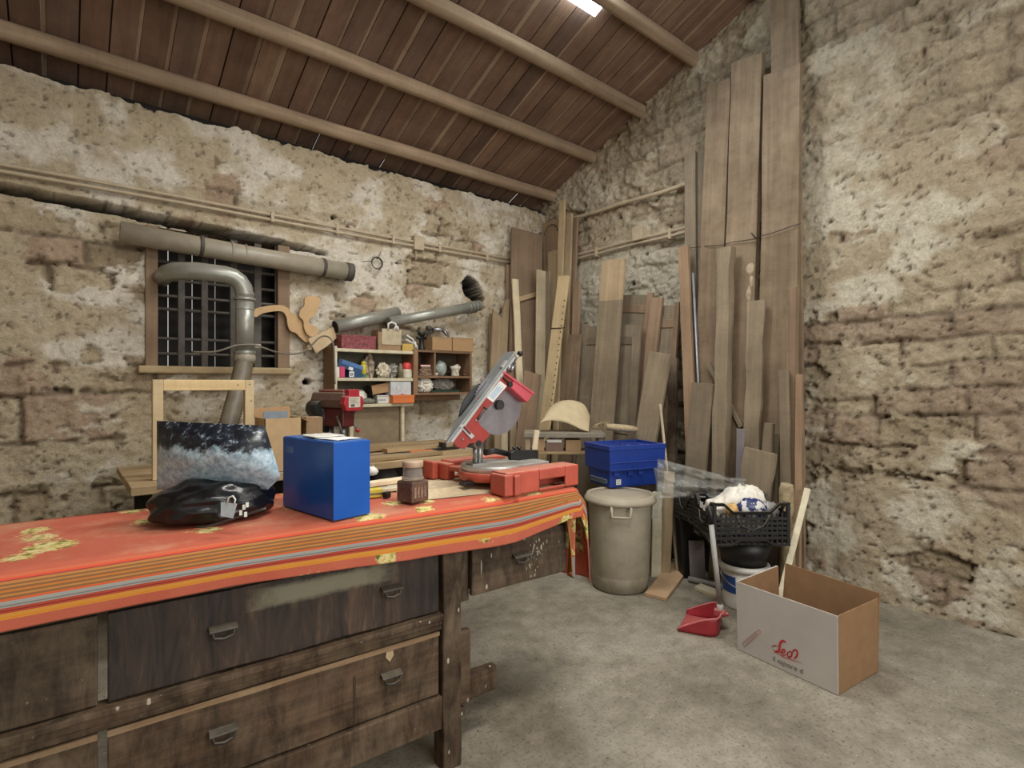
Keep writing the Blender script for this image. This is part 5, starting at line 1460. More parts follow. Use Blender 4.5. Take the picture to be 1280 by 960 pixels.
    single(m, 'block_heap', plain('dusty_brown_heap', (130, 104, 84), 0.85, var=0.35, scale=40, dust=0.4), 'heap of dusty brown blocks in the small cabinet cell', 'blocks', (a.x-0.004, a.y+0.03, ZC+0.002), local=True)['kind'] = 'thing'
    p = onY(546, 470, YF); m = MB(); m.lathe([(0, 0), (0.012, 0), (0.016, 0.024), (0.013, 0.026), (0, 0.026)], 14); single(m, 'white_cup', M_CERAM, 'tiny white cup at the foot of the cabinet divider', 'cup', (p.x+0.008, p.y+0.02, ZC+0.001), local=True)
    p = onY(554.5, 470, YF+0.05); m = MB(); m.sphere((0, 0, 0.065), 0.055, 0.05, 0.068, 16, 0, 0.12, 2.2, 31, floor=0.0); single(m, 'knotted_bag', plain('pale_aqua_bag', (156, 164, 156), 0.45, var=0.2, scale=20), 'round pale aqua plastic bag in the right cell of the cabinet', 'bag', (p.x, p.y+0.05, ZC+0.001), local=True)
    p = onY(572, 470, YF+0.05); t = thing('plaster_pot', 'white plaster footed pot on the cabinet shelf', 'pot', (p.x, p.y+0.04, ZC+0.001)); m = MB(); m.lathe([(0, 0), (0.036, 0), (0.038, 0.008), (0.034, 0.03), (0.04, 0.055), (0.048, 0.065), (0.050, 0.088), (0.040, 0.090), (0.034, 0.075), (0, 0.07)], 20); m.build('body', M_CERAM, t)
    m = MB(); m.sphere((0.01, -0.01, 0.083), 0.026, 0.022, 0.022, 8, 0, 0.4, 4, 3); m.build('crumbled_fill', M_CERAM, t)
    m = MB(); m.sphere((-0.005, -0.035, 0.04), 0.012, 0.010, 0.02, 8, 0, 0.3, 4, 3); m.build('knob', M_CERAM, t)
    p = onY(581.5, 470, YF+0.05); m = MB(); m.tube([(0, 0, 0.001), (0, 0, 0.034)], [0.014, 0.010], 10); m.sphere((0, 0, 0.042), 0.016, 0.014, 0.014, 8, 0, 0.4, 5, 2); m.tube([(0.008, 0, 0.03), (0.03, 0, 0.045)], 0.004, 6); single(m, 'small_brush', plain('rusty_brown', (96, 66, 48), 0.8, var=0.3), 'small rusty tap head beside the white pot', 'tap', (p.x+0.012, p.y+0.03, ZC+0.001), local=True)
    p = onY(534.5, 493, YF+0.02); m = MB(); m.sphere((0, 0, 0.062), 0.070, 0.05, 0.060, 18, 0, 0.30, 4.5, 41, floor=0.0, flat=True); m.tube([(-0.02, 0, 0.11), (0.0, -0.005, 0.14), (0.03, 0, 0.165)], [0.03, 0.018, 0.006], 10); m.tube([(-0.03, 0, 0.11), (-0.045, 0, 0.15)], [0.02, 0.006], 8)
    single(m, 'tied_bag', M_WBAG, 'tied white bag bulging on the bottom of the wooden cabinet', 'bag', (p.x, p.y+0.045, ZCB+0.001), local=True)
    p = onY(556.5, 493, YF+0.06); m = MB(); m.sphere((0, 0, 0.068), 0.11, 0.045, 0.042, 18, 0, 0.42, 5.0, 43, floor=0.022, flat=True); single(m, 'grey_bundle', M_GREYBAG, 'wide grey wrapped bundle beside the tied white bag', 'bundle', (p.x+0.012, p.y+0.06, ZCB+0.0), local=True)
    m = MB(); m.box(-0.15, 0.15, -0.01, 0.07, 0, 0.018); m.box(-0.05, -0.04, -0.012, 0.0, 0.0, 0.02); single(m, 'green_level', plain('dark_green_tool', (46, 66, 50), 0.6), 'dark green flat case under the grey bundle', 'case', (p.x+0.02, p.y+0.03, ZCB+0.001), local=True, bevel=0.003)


shelf_things()


# ------------------------------------------------------------------ back bench and the drill press
ZB = 0.88
def back_bench():
    t = thing('back_bench', 'long plank topped bench along the back wall below the shelves', 'workbench', (1.3, 3.2, 0)); I = inv(t)
    for k in range(4):
        m = MB(); noisy_board(m, 0.25, 2.42-0.05*(k % 2), 3.2+0.225*k, 3.2+0.225*k+0.221, ZB-0.045, ZB-0.002*k, 'x', 0.004, 20, 60+k); m.build('top_plank', W_PLANKX, t, inv=I, bevel=0.004)
    for x in (0.35, 1.30, 2.22):
        for y in (3.26, 4.0):
            m = MB(); m.box(x, x+0.06, y, y+0.06, 0, ZB-0.045); m.build('leg', M_CREAM if y < 3.5 else W_BENCHZ, t, inv=I, bevel=0.003)
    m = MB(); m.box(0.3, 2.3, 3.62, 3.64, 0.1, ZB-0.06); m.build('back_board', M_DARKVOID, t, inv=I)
    # timber and tools heaped on it
    for k, (x, y, L, W, hh, rz, lb) in enumerate(((1.74, 3.30, 0.62, 0.12, 0.022, 0.03, 'broad dusty plank lying at the front of the back bench'), (2.02, 3.76, 0.72, 0.10, 0.045, -0.04, 'thick square timber at the rear of the back bench'),
                                                  (1.93, 3.94, 0.56, 0.09, 0.03, 0.0, 'offcut lying under the lowest shelf on the back bench'), (2.16, 3.60, 0.74, 0.09, 0.03, -0.05, 'long batten running out past the right end of the back bench'))):
        m = MB(); noisy_board(m, -L/2, L/2, -W/2, W/2, 0, hh, 'x', 0.004, 10, 70+k)
        single(m, 'timber_offcut', W_PLANKX, lb, 'timber', (x, y, ZB+0.004), rz, 'timber on the back bench', local=True, bevel=0.003)
    t = thing('hand_saw', 'handsaw with an orange handle lying on the back bench planks', 'saw', (2.0, 3.44, ZB+0.002), -0.12); m = MB(); m.prism([(-0.10, -0.018), (0.06, -0.018), (0.085, 0.0), (0.06, 0.02), (-0.04, 0.022), (-0.10, 0.012)], 0, 0.022); m.build('handle', M_ORANGE, t, bevel=0.006)
    m = MB(); m.prism([(-0.10, -0.015), (-0.10, 0.012), (-0.42, 0.005), (-0.42, -0.012)], 0.009, 0.011); m.build('saw_blade', M_STEEL, t)
    p = onZ(566, 560, ZB+0.02); t = thing('black_clamp', 'black bar clamp lying at the right end of the back bench', 'clamp', (2.22, 3.50, ZB+0.002), 0.05); m = MB(); m.box(-0.16, 0.14, -0.012, 0.012, 0.0, 0.02); m.build('bar', M_BLACKD, t, bevel=0.003)
    m = MB(); m.box(-0.03, 0.0, -0.03, 0.03, 0.02, 0.06); m.build('jaw', M_BLACKD, t, bevel=0.004); m = MB(); m.tube([(0.10, 0, 0.02), (0.11, 0, 0.06)], 0.012, 8); m.build('knob', M_BLACKD, t)
    # under the bench
    p = onY(487, 592, 3.3); m = MB(); m.sphere((0, 0, 0.10), 0.10, 0.09, 0.11, 12, 0, 0.2, 2.6, 8, floor=0.0); single(m, 'grey_sack', plain('dark_grey_sack', (86, 78, 76), 0.8, var=0.2), 'dark grey sack on the stool below the back bench edge', 'bag', (p.x+0.03, p.y+0.14, 0.602), local=True)
    t = thing('low_stool', 'small dark stool pushed under the back bench', 'stool', (p.x+0.03, p.y+0.14, 0)); m = MB(); m.box(-0.15, 0.15, -0.13, 0.13, 0.57, 0.60); m.build('seat', W_BENCH, t, bevel=0.004)
    for sx in (-0.12, 0.10):
        for sy in (-0.11, 0.09): m = MB(); m.box(sx, sx+0.03, sy, sy+0.03, 0, 0.57); m.build('leg', W_BENCHZ, t)
    # open carton with a blue grey sheet at the left
    p = onZ(357, 583, ZB); yb = 3.22
    tan = plain('tan_carton', (188, 158, 118), 0.85, var=0.06)
    A = onY(331, 560, yb); B = onY(377, 560, yb); zt = onY(350, 523, yb).z
    t = thing('tall_carton', 'tall open brown carton on the back bench behind the blue metal box', 'box', ((A.x+B.x)/2, yb, ZB+0.001)); w = B.x-A.x; h = zt-ZB
    m = MB(); m.box(-w/2, w/2, 0, 0.004, 0, h); m.box(-w/2, w/2, 0.20, 0.204, 0, h); m.box(-w/2, -w/2+0.004, 0, 0.2, 0, h); m.box(w/2-0.004, w/2, 0, 0.2, 0, h); m.box(-w/2, w/2, 0, 0.2, 0, 0.004); m.build('body', tan, t)
    m = MB(); m.hexa([(w/2, 0.0, h-0.004), (w/2+0.05, 0.01, h-0.03), (w/2+0.05, 0.19, h-0.03), (w/2, 0.2, h-0.004)], [(w/2, 0, h), (w/2+0.05, 0.01, h-0.026), (w/2+0.05, 0.19, h-0.026), (w/2, 0.2, h)]); m.build('flap', M_CARD, t)
    m = MB(); m.hexa([(-w/2, 0.204, h), (w/2, 0.204, h), (w/2-0.03, 0.215, h), (-w/2, 0.215, h)], [(-w/2-0.01, 0.22, h+0.05), (w/2, 0.22, h+0.06), (w/2, 0.224, h+0.06), (-w/2-0.01, 0.224, h+0.05)]); m.build('flap', M_CARD, t)
    m = MB(); m.box(-w/2+0.01, w/2-0.06, 0.06, 0.066, 0.05, h+0.034); single(m, 'grey_sheet', plain('blue_grey_sheet', (128, 138, 146), 0.6), 'blue grey sheet standing inside the tall open carton', 'sheet', (t.location.x, t.location.y, ZB+0.004), local=True)
    m = MB(); m.box(-0.05, 0.05, 0, 0.10, 0, 0.30); 
    A2 = onY(383, 540, yb+0.05); single(m, 'carton', M_CARD2, 'narrow carton standing right of the tall open carton', 'box', (A2.x+0.052, yb+0.06, ZB+0.001), local=True, bevel=0.003)
    # drill press
    yf = 3.50
    fx0, fx1 = onY(424, 500, yf).x, onY(454, 500, yf).x
    z0, z1 = onY(438, 514, yf).z, onY(438, 487, yf).z; cx = (fx0+fx1)/2; w = fx1-fx0; zc = (z0+z1)/2; h = z1-z0
    t = thing('drill_press', 'bench drill press with a red front plate and brown belt cover', 'drill press', (cx, yf+0.15, ZB)); I = inv(t)
    XZ = lambda yy: Matrix(((1, 0, 0, 0), (0, 0, -1, yy), (0, 1, 0, 0), (0, 0, 0, 1)))
    ww, hh = w*0.40, h*0.36
    m = MB(); m.prism([(cx-ww, zc-hh), (cx+ww, zc-hh), (cx+ww*1.06, zc), (cx+ww*0.8, zc+hh), (cx-ww*0.8, zc+hh), (cx-ww*1.06, zc)], -0.36, -0.012, XZ(yf)); m.build('belt_cover', M_BROWNM, t, bevel=0.008, inv=I)
    m = MB(); m.prism([(cx-w*0.36, z0), (cx+w*0.36, z0), (cx+w*0.5, z0+h*0.34), (cx+w*0.42, z0+h*0.66), (cx+w*0.26, z0+h*0.70), (cx+w*0.26, z1), (cx-w*0.26, z1), (cx-w*0.26, z0+h*0.70), (cx-w*0.42, z0+h*0.66), (cx-w*0.5, z0+h*0.34)], -0.02, 0.03, XZ(yf)); fp = m.build('front_plate', M_DRED, t, bevel=0.006, inv=I)
    m = MB(); m.box(cx-w*0.28, cx+w*0.28, yf-0.0315, yf-0.030, z0+h*0.17, z0+h*0.66); lb = m.build('label', M_CERAM, fp, inv=I)
    m = MB(); m.box(cx-w*0.18, cx-w*0.0, yf-0.0325, yf-0.0315, z0+h*0.20, z0+h*0.32)
    for k in range(5): m.box(cx-w*0.22, cx+w*(0.2-0.06*(k % 3)), yf-0.0325, yf-0.0315, z0+h*(0.38+0.055*k), z0+h*(0.39+0.055*k))
    m.build('label_print', plain('grey_print3', (96, 92, 90), 0.6), lb, inv=I)
    m = MB(); m.box(cx-ww*0.7, cx+ww*0.5, yf+0.03, yf+0.30, zc+hh, zc+hh+0.018); m.build('cover_lid', M_DREDK if False else plain('faded_red_lid', (150, 84, 76), 0.6, dust=0.5), t, inv=I, bevel=0.006)
    m = MB(); m.box(cx-0.05, cx+0.05, yf+0.03, yf+0.26, zc-hh-0.13, zc-hh); m.build('head', M_DREDK, t, inv=I, bevel=0.012)
    m = MB(); m.cyl((cx, yf+0.24, ZB+0.02), (cx, yf+0.24, zc-hh-0.1), 0.032, n=20); m.build('column', M_STEEL, t, inv=I)
    m = MB(); m.cyl((cx, yf+0.09, zc-hh-0.22), (cx, yf+0.09, zc-hh-0.12), 0.024, n=16); m.cyl((cx, yf+0.09, zc-hh-0.28), (cx, yf+0.09, zc-hh-0.22), 0.016, 0.02, n=14); m.build('quill', M_STEEL, t, inv=I)
    m = MB(); m.tube([(cx-0.05, yf+0.24, zc-hh-0.01), (cx-0.05, yf+0.36, zc-hh-0.01)], 0.06, 18); m.tube([(cx-0.02, yf+0.27, zc-hh-0.17), (cx-0.02, yf+0.27, zc-hh-0.01)], 0.055, 16); m.build('motor', M_BLACKD, t, inv=I)
    hub = Vector((cx+0.055, yf+0.10, zc-hh-0.07)); m = MB(); m.cyl(hub-Vector((0.01, 0, 0)), hub+Vector((0.03, 0, 0)), 0.022, n=14); m.build('feed_hub', M_STEEL, t, inv=I)
    for k, (dy, dz) in enumerate(((-0.07, 0.075), (-0.05, -0.09), (0.10, 0.01))):
        e = hub+Vector((0.035, dy, dz)); m = MB(); m.tube([hub+Vector((0.02, 0, 0)), e], 0.006, 8); s_ = m.build('feed_handle', M_STEEL, t, inv=I)
        m = MB(); m.sphere(e, 0.016, n=8); m.build('knob', M_DRED, s_, inv=I)
    hub = Vector((cx-0.06, yf+0.08, zc-hh-0.06)); m = MB(); m.tube([hub+Vector((0.012, 0, 0)), hub, hub+Vector((-0.02, -0.06, -0.05)), hub+Vector((-0.02, -0.09, -0.12))], 0.008, 8); m.build('depth_stop', M_IRON, t, inv=I)
    m = MB(); m.lathe([(0, 0), (0.10, 0), (0.10, 0.018), (0, 0.018)], 24, Matrix.Translation((cx, yf+0.09, ZB+0.10))); m.box(cx-0.02, cx+0.02, yf+0.10, yf+0.26, ZB+0.085, ZB+0.10); m.build('work_table', M_IRON, t, inv=I)
    m = MB(); m.box(cx-0.09, cx+0.09, yf-0.02, yf+0.30, ZB+0.003, ZB+0.03); m.build('base', M_IRON, t, inv=I, bevel=0.008)
    t.rotation_euler = (0, 0, 0.26); t.location = (t.location.x-0.035, t.location.y, t.location.z+0.0015)


back_bench()


# ------------------------------------------------------------------ timber leaning on the walls
def wallpt(wall, px, py, off):
    return onX(px, py, XW-off) if wall == 'R' else onY(px, py, YW-off)


def lean_line(wall, pl, pr, pyt, p2, o, sl=0.05):
    """foot, head and width of a piece leaning on a wall: head at the pixels given, axis through p2 lower down.
    Pieces stand in layers: each one's plane is o from the wall at the floor and leans back sl per metre of height."""
    def on(px, py):
        z = 1.5
        for _ in range(8):
            q = wallpt(wall, px, py, o-sl*z); z = q.z
        return q
    T, L_, R_, q = on((pl+pr)/2, pyt), on(pl, pyt), on(pr, pyt), on(*p2)
    w = (L_-R_).length
    B = q+(q-T)*(q.z/(T.z-q.z))
    B.z = 0.002
    return B, T, w


SEED = [100]
def board(label, wall, pl, pr, pyt, p2, o_, mat, th=0.026, rough=0.004, slant=0.0, tip=None, mat2=None, name='plank', group=None, cat='plank', sub=14):
    B, T, w = lean_line(wall, pl, pr, pyt, p2, o_)
    SEED[0] += 1
    fr = Vector((-1, 0, 0)) if wall == 'R' else Vector((0, -1, 0))
    # the face is seen obliquely from the camera on either wall, width measured along the wall
    o, M, L = lean_stick(name, mat, label, cat, B, T, w, th, fr, group, rough, SEED[0], tip, mat2, sub, 0.003, slant)
    return o


def panel_door(label, wall, pl, pr, pyt, p2, o_, mat, rails=(0.0, 0.45, 0.93), sw=0.055, th=0.03, pmat=None):
    B, T, w = lean_line(wall, pl, pr, pyt, p2, o_)
    zn = (T-B).normalized(); L = (T-B).length
    y = Vector((-1, 0, 0)) if wall == 'R' else Vector((0, -1, 0))
    y = (y-zn*y.dot(zn)).normalized(); x = y.cross(zn)
    t = bpy.data.objects.new('shutter_panel', None); COL.objects.link(t)
    M = Matrix((x, y, zn)).transposed().to_4x4(); M.translation = B; t.matrix_world = M
    tag(t, label, 'shutter')
    for s in (-1, 1):
        m = MB(); m.box(min(s*w/2, s*(w/2-sw)), max(s*w/2, s*(w/2-sw)), -th/2, th/2, 0, L); m.build('stile', mat, t, bevel=0.004)
    for f in rails:
        m = MB(); m.box(-w/2+sw, w/2-sw, -th/2+0.003, th/2-0.003, f*L, min(L, f*L+0.07)); m.build('rail', mat, t, bevel=0.004)
    m = MB(); m.box(-w/2+sw-0.008, w/2-sw+0.008, -0.006, 0.004, 0.02, L-0.02); m.build('panel', pmat or W_GREEN, t)
    return t


def timber():
    R, Bk = 'R', 'B'
    # ---- tall planks at the right
    board('tallest light plank rising out of view behind the broad right hand plank', R, 966, 996, -8, (984, 300), 0.285, W_DUSTY, 0.03)
    board('broad dusty plank at the far right with spattered plaster specks', R, 957.5, 999, 88, (972, 520), 0.345, W_DUSTY, 0.04, 0.006, 0.10)
    board('broad tall plank with a squared top, second from the right wall end', R, 918, 952, 74, (923, 470), 0.3, W_DUSTY, 0.05, 0.005, 0.12)
    sqp = bpy.data.objects['plank.002']
    for (px, py, a_, b_) in ((939, 336, 0.05, 0.06), (941, 352, 0.025, 0.06), (938, 368, 0.03, 0.09)):
        pi = sqp.matrix_world.inverted() @ wallpt(R, px, py, 0.20); m = MB(); yf_ = 0.0255
        m.sphere((pi.x, yf_-0.004, pi.z), a_*0.62, 0.008, b_*0.7, 9, 0, 0.35, 4, int(py)); m.build('plaster_splash', plain('old_plaster_splash', (168, 152, 128), 0.9, var=0.2, scale=30), sqp)
    board('tall plank with a greenish stained top left of the broad squared one', R, 886, 913, 103, (884, 480), 0.3, W_DUSTY, 0.03, 0.004, 0.10)
    board('narrow grey green plank leaning left of the stained tall plank', R, 870, 884, 188, (873, 460), 0.22, W_GREEN, 0.024)
    board('narrow grey green plank at the end of the wall conduit', R, 857, 869.5, 191, (864, 460), 0.255, W_GREEN, 0.024)
    board('slim orange toned lath standing left of the grey metal rod', R, 848.5, 860.5, 308, (864, 545), 0.36, W_ORANGE, 0.03)
    # grey rod
    B, T, w = lean_line(R, 864.5, 868, 341, (873, 480), 0.337)
    m = MB(); m.tube([B, T], 0.009, 10); single(m, 'metal_rod', plain('grey_metal_tube', (150, 152, 156), 0.4, 0.3), 'thin grey metal rod between the orange lath and the grey planks', 'rod', B)
    board('thick rounded post with a worn top before the tall planks', R, 900.5, 916, 310, (901, 575), 0.42, W_GREY, 0.075, 0.012)
    board('wavy live edged plank leaning before the broad tall planks', R, 936, 956.5, 376, (939, 550), 0.42, W_GREY, 0.03, 0.018)
    board('wide short plank with a knotty top between the orange lath and the rounded post', R, 866, 892, 479, (870, 580), 0.455, W_GREY, 0.028, 0.006)
    board('narrow short plank with a plaster stained face at the far right', R, 974, 986.5, 463, (982, 585), 0.478, W_GREY, 0.028, 0.006)
    board('thin strip standing behind the narrow short plank', R, 983.5, 986.5, 441, (985, 560), 0.385, W_TAN, 0.012)
    board('brown square post at the right end of the timber row', R, 988.5, 996.5, 360, (991, 560), 0.43, W_BROWN, 0.05)
    board('short reddish lath at the extreme right of the timber row', R, 995.5, 1003, 468, (998, 600), 0.475, W_ORANGE, 0.03)
    a, b = wallpt(R, 885, 454, 0.275), wallpt(R, 927, 534, 0.29)
    lean_stick('lath', W_GREY, 'short stick slanting behind the rounded post', 'lath', b, a, 0.035, 0.02, (-1, 0, 0), None, 0.003, 7)
    board('stub of grey timber left of the narrow short plank', R, 957, 967, 529, (960, 575), 0.47, W_GREY, 0.05, 0.008)
    board('lower stub of grey timber right beside the taller stub', R, 967.5, 976, 542, (970.5, 580), 0.405, W_GREY, 0.05, 0.008)
    board('broad split plank end slanting behind the white bag', R, 931, 970, 563, (946, 606), 0.545, W_GREY, 0.03, 0.008, 0.06)
    board('mauve grey sheet edge standing behind the live edged plank', R, 921, 930.5, 536, (925, 575), 0.5, M_GREYP, 0.01, 0.001, name='grey_board', cat='board')
    # ---- middle of the right wall
    board('broad plank with a paler top leaning against the plastered wall', R, 753.5, 781, 325, (752, 535), 0.46, W_GREY, 0.03, 0.004, 0.03, 0.16, W_TAN)
    panel_door('brown panelled shutter leaning right of the broad pale topped plank', R, 768, 816, 366, (772, 520), 0.24, W_BROWN, (0.0, 0.46, 0.92))
    panel_door('grey green panelled shutter leaning behind the broad pale topped plank', R, 728, 800, 404, (756, 520), 0.34, W_GREEN, (0.0, 0.5, 0.90), 0.06)
    panel_door('narrow brown shutter half hidden behind the reddish brown board', R, 822, 850, 379, (826, 520), 0.24, W_BROWN, (0.0, 0.5, 0.90), 0.045)
    board('reddish brown board standing between two shutters', R, 815, 829, 372, (809, 480), 0.285, W_ORANGE if False else W_BROWN, 0.026)
    board('rough dark plank left of the orange toned lath', R, 834, 847, 448, (838, 570), 0.285, W_DARK, 0.03, 0.010)
    board('second rough dark plank tucked left of the first one', R, 824, 833, 452, (829, 570), 0.325, W_DARK, 0.03, 0.008)
    board('short wide clean plank leaning in front of the shutters', R, 812, 839, 441, (807, 550), 0.49, W_GREY, 0.03, 0.003)
    B, T, w = lean_line(R, 823.5, 827, 505, (832, 570), 0.53)
    lean_stick('lath', W_PALE, 'thin pale stick leaning right of the short wide clean plank', 'lath', B, T, 0.018, 0.012, (-1, 0, 0), None, 0.001, 9)
    board('grey brown plank left of the grey green shutter', R, 712.5, 726.5, 418, (712, 520), 0.42, W_DUSTY, 0.026)
    board('narrow dark strip between the grey brown plank and the green shutter', R, 727.5, 732, 420, (728, 520), 0.285, W_GREY, 0.024)
    board('grey plank at the right edge of the grey green shutter', R, 791, 800.5, 416, (790, 540), 0.385, W_GREEN, 0.024)
    # ---- corner
    board('thin pale lath, the tallest in the corner of the room', R, 700, 706.5, 250, (697, 460), 0.4, W_PINE, 0.02)
    board('tall pine board right of the tallest thin lath', R, 707, 715.5, 268, (705, 470), 0.355, W_TAN, 0.026)
    board('brown tall board at the right end of the corner stack', R, 716.5, 722.5, 272, (713, 460), 0.27, W_BROWN, 0.026)
    board('reddish brown board before the end of the corner stack', R, 717, 725.5, 352, (717.5, 480), 0.392, W_BROWN, 0.018)
    pb = board('long pine board with a notched dark dotted edge leaning in the corner', R, 699, 711, 345, (681, 535), 0.56, W_PINE, 0.03)
    me = pb.data; xs = [v.co.x for v in me.vertices]; zs = [v.co.z for v in me.vertices]; w_ = max(xs)
    side = 1 if (pb.matrix_world @ Vector((w_, 0, 0.5))).dot(Vector((C_, -S_, 0))) > (pb.matrix_world @ Vector((-w_, 0, 0.5))).dot(Vector((C_, -S_, 0))) else -1
    ln = max(zs)
    ys_ = max(v.co.y for v in me.vertices)
    for k in range(20):
        m = MB(); z = ln*(0.985-0.024*k-0.08); s = side*(w_-0.004)
        fy = ys_ if (pb.matrix_world @ Vector((0, ys_, 1))-CAM).length < (pb.matrix_world @ Vector((0, -ys_, 1))-CAM).length else -ys_
        m.box(s-0.006, s+0.006, min(fy*0.9, fy*1.08), max(fy*0.9, fy*1.08), z-0.006, z+0.006); m.build('notch', M_DARKVOID, pb)
    m = MB(); z = ln*0.80; m.tube([(-w_-0.004, ys_+0.004, z), (w_+0.004, ys_+0.004, z-0.01), (w_+0.004, -ys_-0.004, z), (-w_-0.004, -ys_-0.004, z+0.01)], 0.004, 6, closed=True); m.build('string_tie', M_WIRE, pb)
    # ---- leaning on the back wall
    bp = board('big brown panel board leaning in the corner on the back wall', Bk, 640.5, 677.5, 289, (656, 470), 0.26, W_BROWN, 0.024, 0.002, -0.05)
    a, b = wallpt(Bk, 646, 378, 0.20), wallpt(Bk, 672, 366, 0.20)
    m = MB(); B_, T_, w_ = lean_line(Bk, 640.5, 677.5, 289, (656, 470), 0.26)
    # batten across the panel, in the panel's own frame
    ip = bp.matrix_world.inverted(); ca, cb = ip @ wallpt(Bk, 645, 375, 0.14), ip @ wallpt(Bk, 673, 367, 0.14)
    m.hexa([(ca.x, 0.013, ca.z-0.025), (cb.x, 0.013, cb.z-0.025), (cb.x, 0.036, cb.z-0.025), (ca.x, 0.036, ca.z-0.025)], [(ca.x, 0.013, ca.z+0.025), (cb.x, 0.013, cb.z+0.025), (cb.x, 0.036, cb.z+0.025), (ca.x, 0.036, ca.z+0.025)])
    m.build('cross_batten', W_PLANKX, bp, bevel=0.003)
    # arched panel door behind
    B_, T_, w_ = lean_line(R, 680, 699.5, 276, (691, 470), 0.17, 0.03)
    ad, M, L = lean_stick('arched_panel', W_TAN, 'door panel with an arched recess standing right of the big brown board', 'door panel', B_, T_, w_, 0.022, (-1, 0, 0), None, 0.001, 3)
    m = MB(); hw = w_*0.40; top = L-0.05; k = 14
    poly = [(-hw, 0.3), (hw, 0.3), (hw, top-hw*0.9)]+[(hw*math.cos(q), top-hw*0.9+hw*0.9*math.sin(q)) for q in np.linspace(0.1, PI-0.1, k)]+[(-hw, top-hw*0.9)]
    m.prism(poly, 0.0, 0.004, Matrix(((1, 0, 0, 0), (0, 0, 1, 0.0115), (0, 1, 0, 0), (0, 0, 0, 1)))); m.build('arched_inset', W_BROWN, ad)
    m = MB(); rim = [(hw*1.02*math.cos(q), 0.014, top-hw*0.9+hw*0.92*math.sin(q)) for q in np.linspace(0, PI, 16)]; m.tube(rim, 0.007, 6); m.build('arch_moulding', W_DARK, ad)
    board('whitish moulded strip standing before the big brown panel', Bk, 671, 681.5, 338, (675, 480), 0.405, W_PALE, 0.02)
    board('darker strip close beside the whitish moulded strip', R, 682.5, 687.5, 340, (684, 480), 0.37, W_GREY, 0.02)
    board('brown board with a round cut top behind the moulded strips', R, 686, 696, 314, (692, 480), 0.30, W_TAN, 0.026)
    board('crooked whitish lath leaning across the big brown panel', Bk, 640, 647.5, 349, (650, 490), 0.335, W_PALE, 0.02, 0.007)
    board('brown sheet of board low in front of the corner timber', Bk, 655.5, 677, 466, (657, 545), 0.47, W_BROWN, 0.014, 0.001)
    board('tall thin brown strip left of the big brown panel', Bk, 633, 639.5, 332, (637, 460), 0.19, W_BROWN, 0.026)
    # V notched offcut
    B_, T_, w_ = lean_line(Bk, 617, 636, 372, (621, 490), 0.25)
    L = (T_-B_).length; zn = (T_-B_).normalized(); y = Vector((0, -1, 0)); y = (y-zn*y.dot(zn)).normalized(); x = y.cross(zn)
    Mn = Matrix((x, y, zn)).transposed().to_4x4(); Mn.translation = B_
    m = MB(); hw = w_/2; s = 1 if (Mn @ Vector((hw, 0, 1))).x > (Mn @ Vector((-hw, 0, 1))).x else -1
    m.prism([(-s*hw, 0), (s*hw, 0), (s*hw, L), (s*hw*0.55, L-0.01), (s*hw*0.1, L-0.20), (-s*hw, L-0.13)], -0.012, 0.012, Matrix(((1, 0, 0, 0), (0, 0, 1, 0), (0, 1, 0, 0), (0, 0, 0, 1))))
    o = m.build('notched_board', W_TAN, bevel=0.003); o.matrix_world = Mn; tag(o, 'brown board with a V notched top left of the big panel', 'plank')
    board('thin edge on board at the left end of the corner timber', Bk, 612, 615.5, 392, (612, 490), 0.19, W_BROWN, 0.022)
    for k, (a, pm, lb) in enumerate(((618, W_TAN, 'pale batten stub behind the saw blade, leftmost of three'), (627, W_PALE, 'pale batten stub behind the saw blade, middle of three'), (638, W_TAN, 'pale batten stub behind the saw blade, rightmost of three'))):
        board(lb, Bk, a, a+7, 520+k*4, (a+3.5, 560), 0.42, pm, 0.022, name='batten')
    # wire strung across the tall planks
    pts = [wallpt(R, px, py, o) for px, py, o in ((862, 310, 0.165), (878, 308, 0.178), (884, 307.5, 0.208), (902, 306.5, 0.215), (914, 303, 0.222), (932, 300.5, 0.226), (945, 298.5, 0.235), (950, 295, 0.262), (960, 293, 0.266), (975, 288, 0.266), (990, 282.5, 0.266), (1001, 279.5, 0.245))]
    m = MB(); m.tube(pts, 0.0032, 6); m.tube([pts[6], wallpt(R, 939, 291, 0.26)], 0.006, 6)
    single(m, 'wire', M_WIRE, 'rusty wire strung across the tall planks to hold them', 'wire', pts[5])


timber()


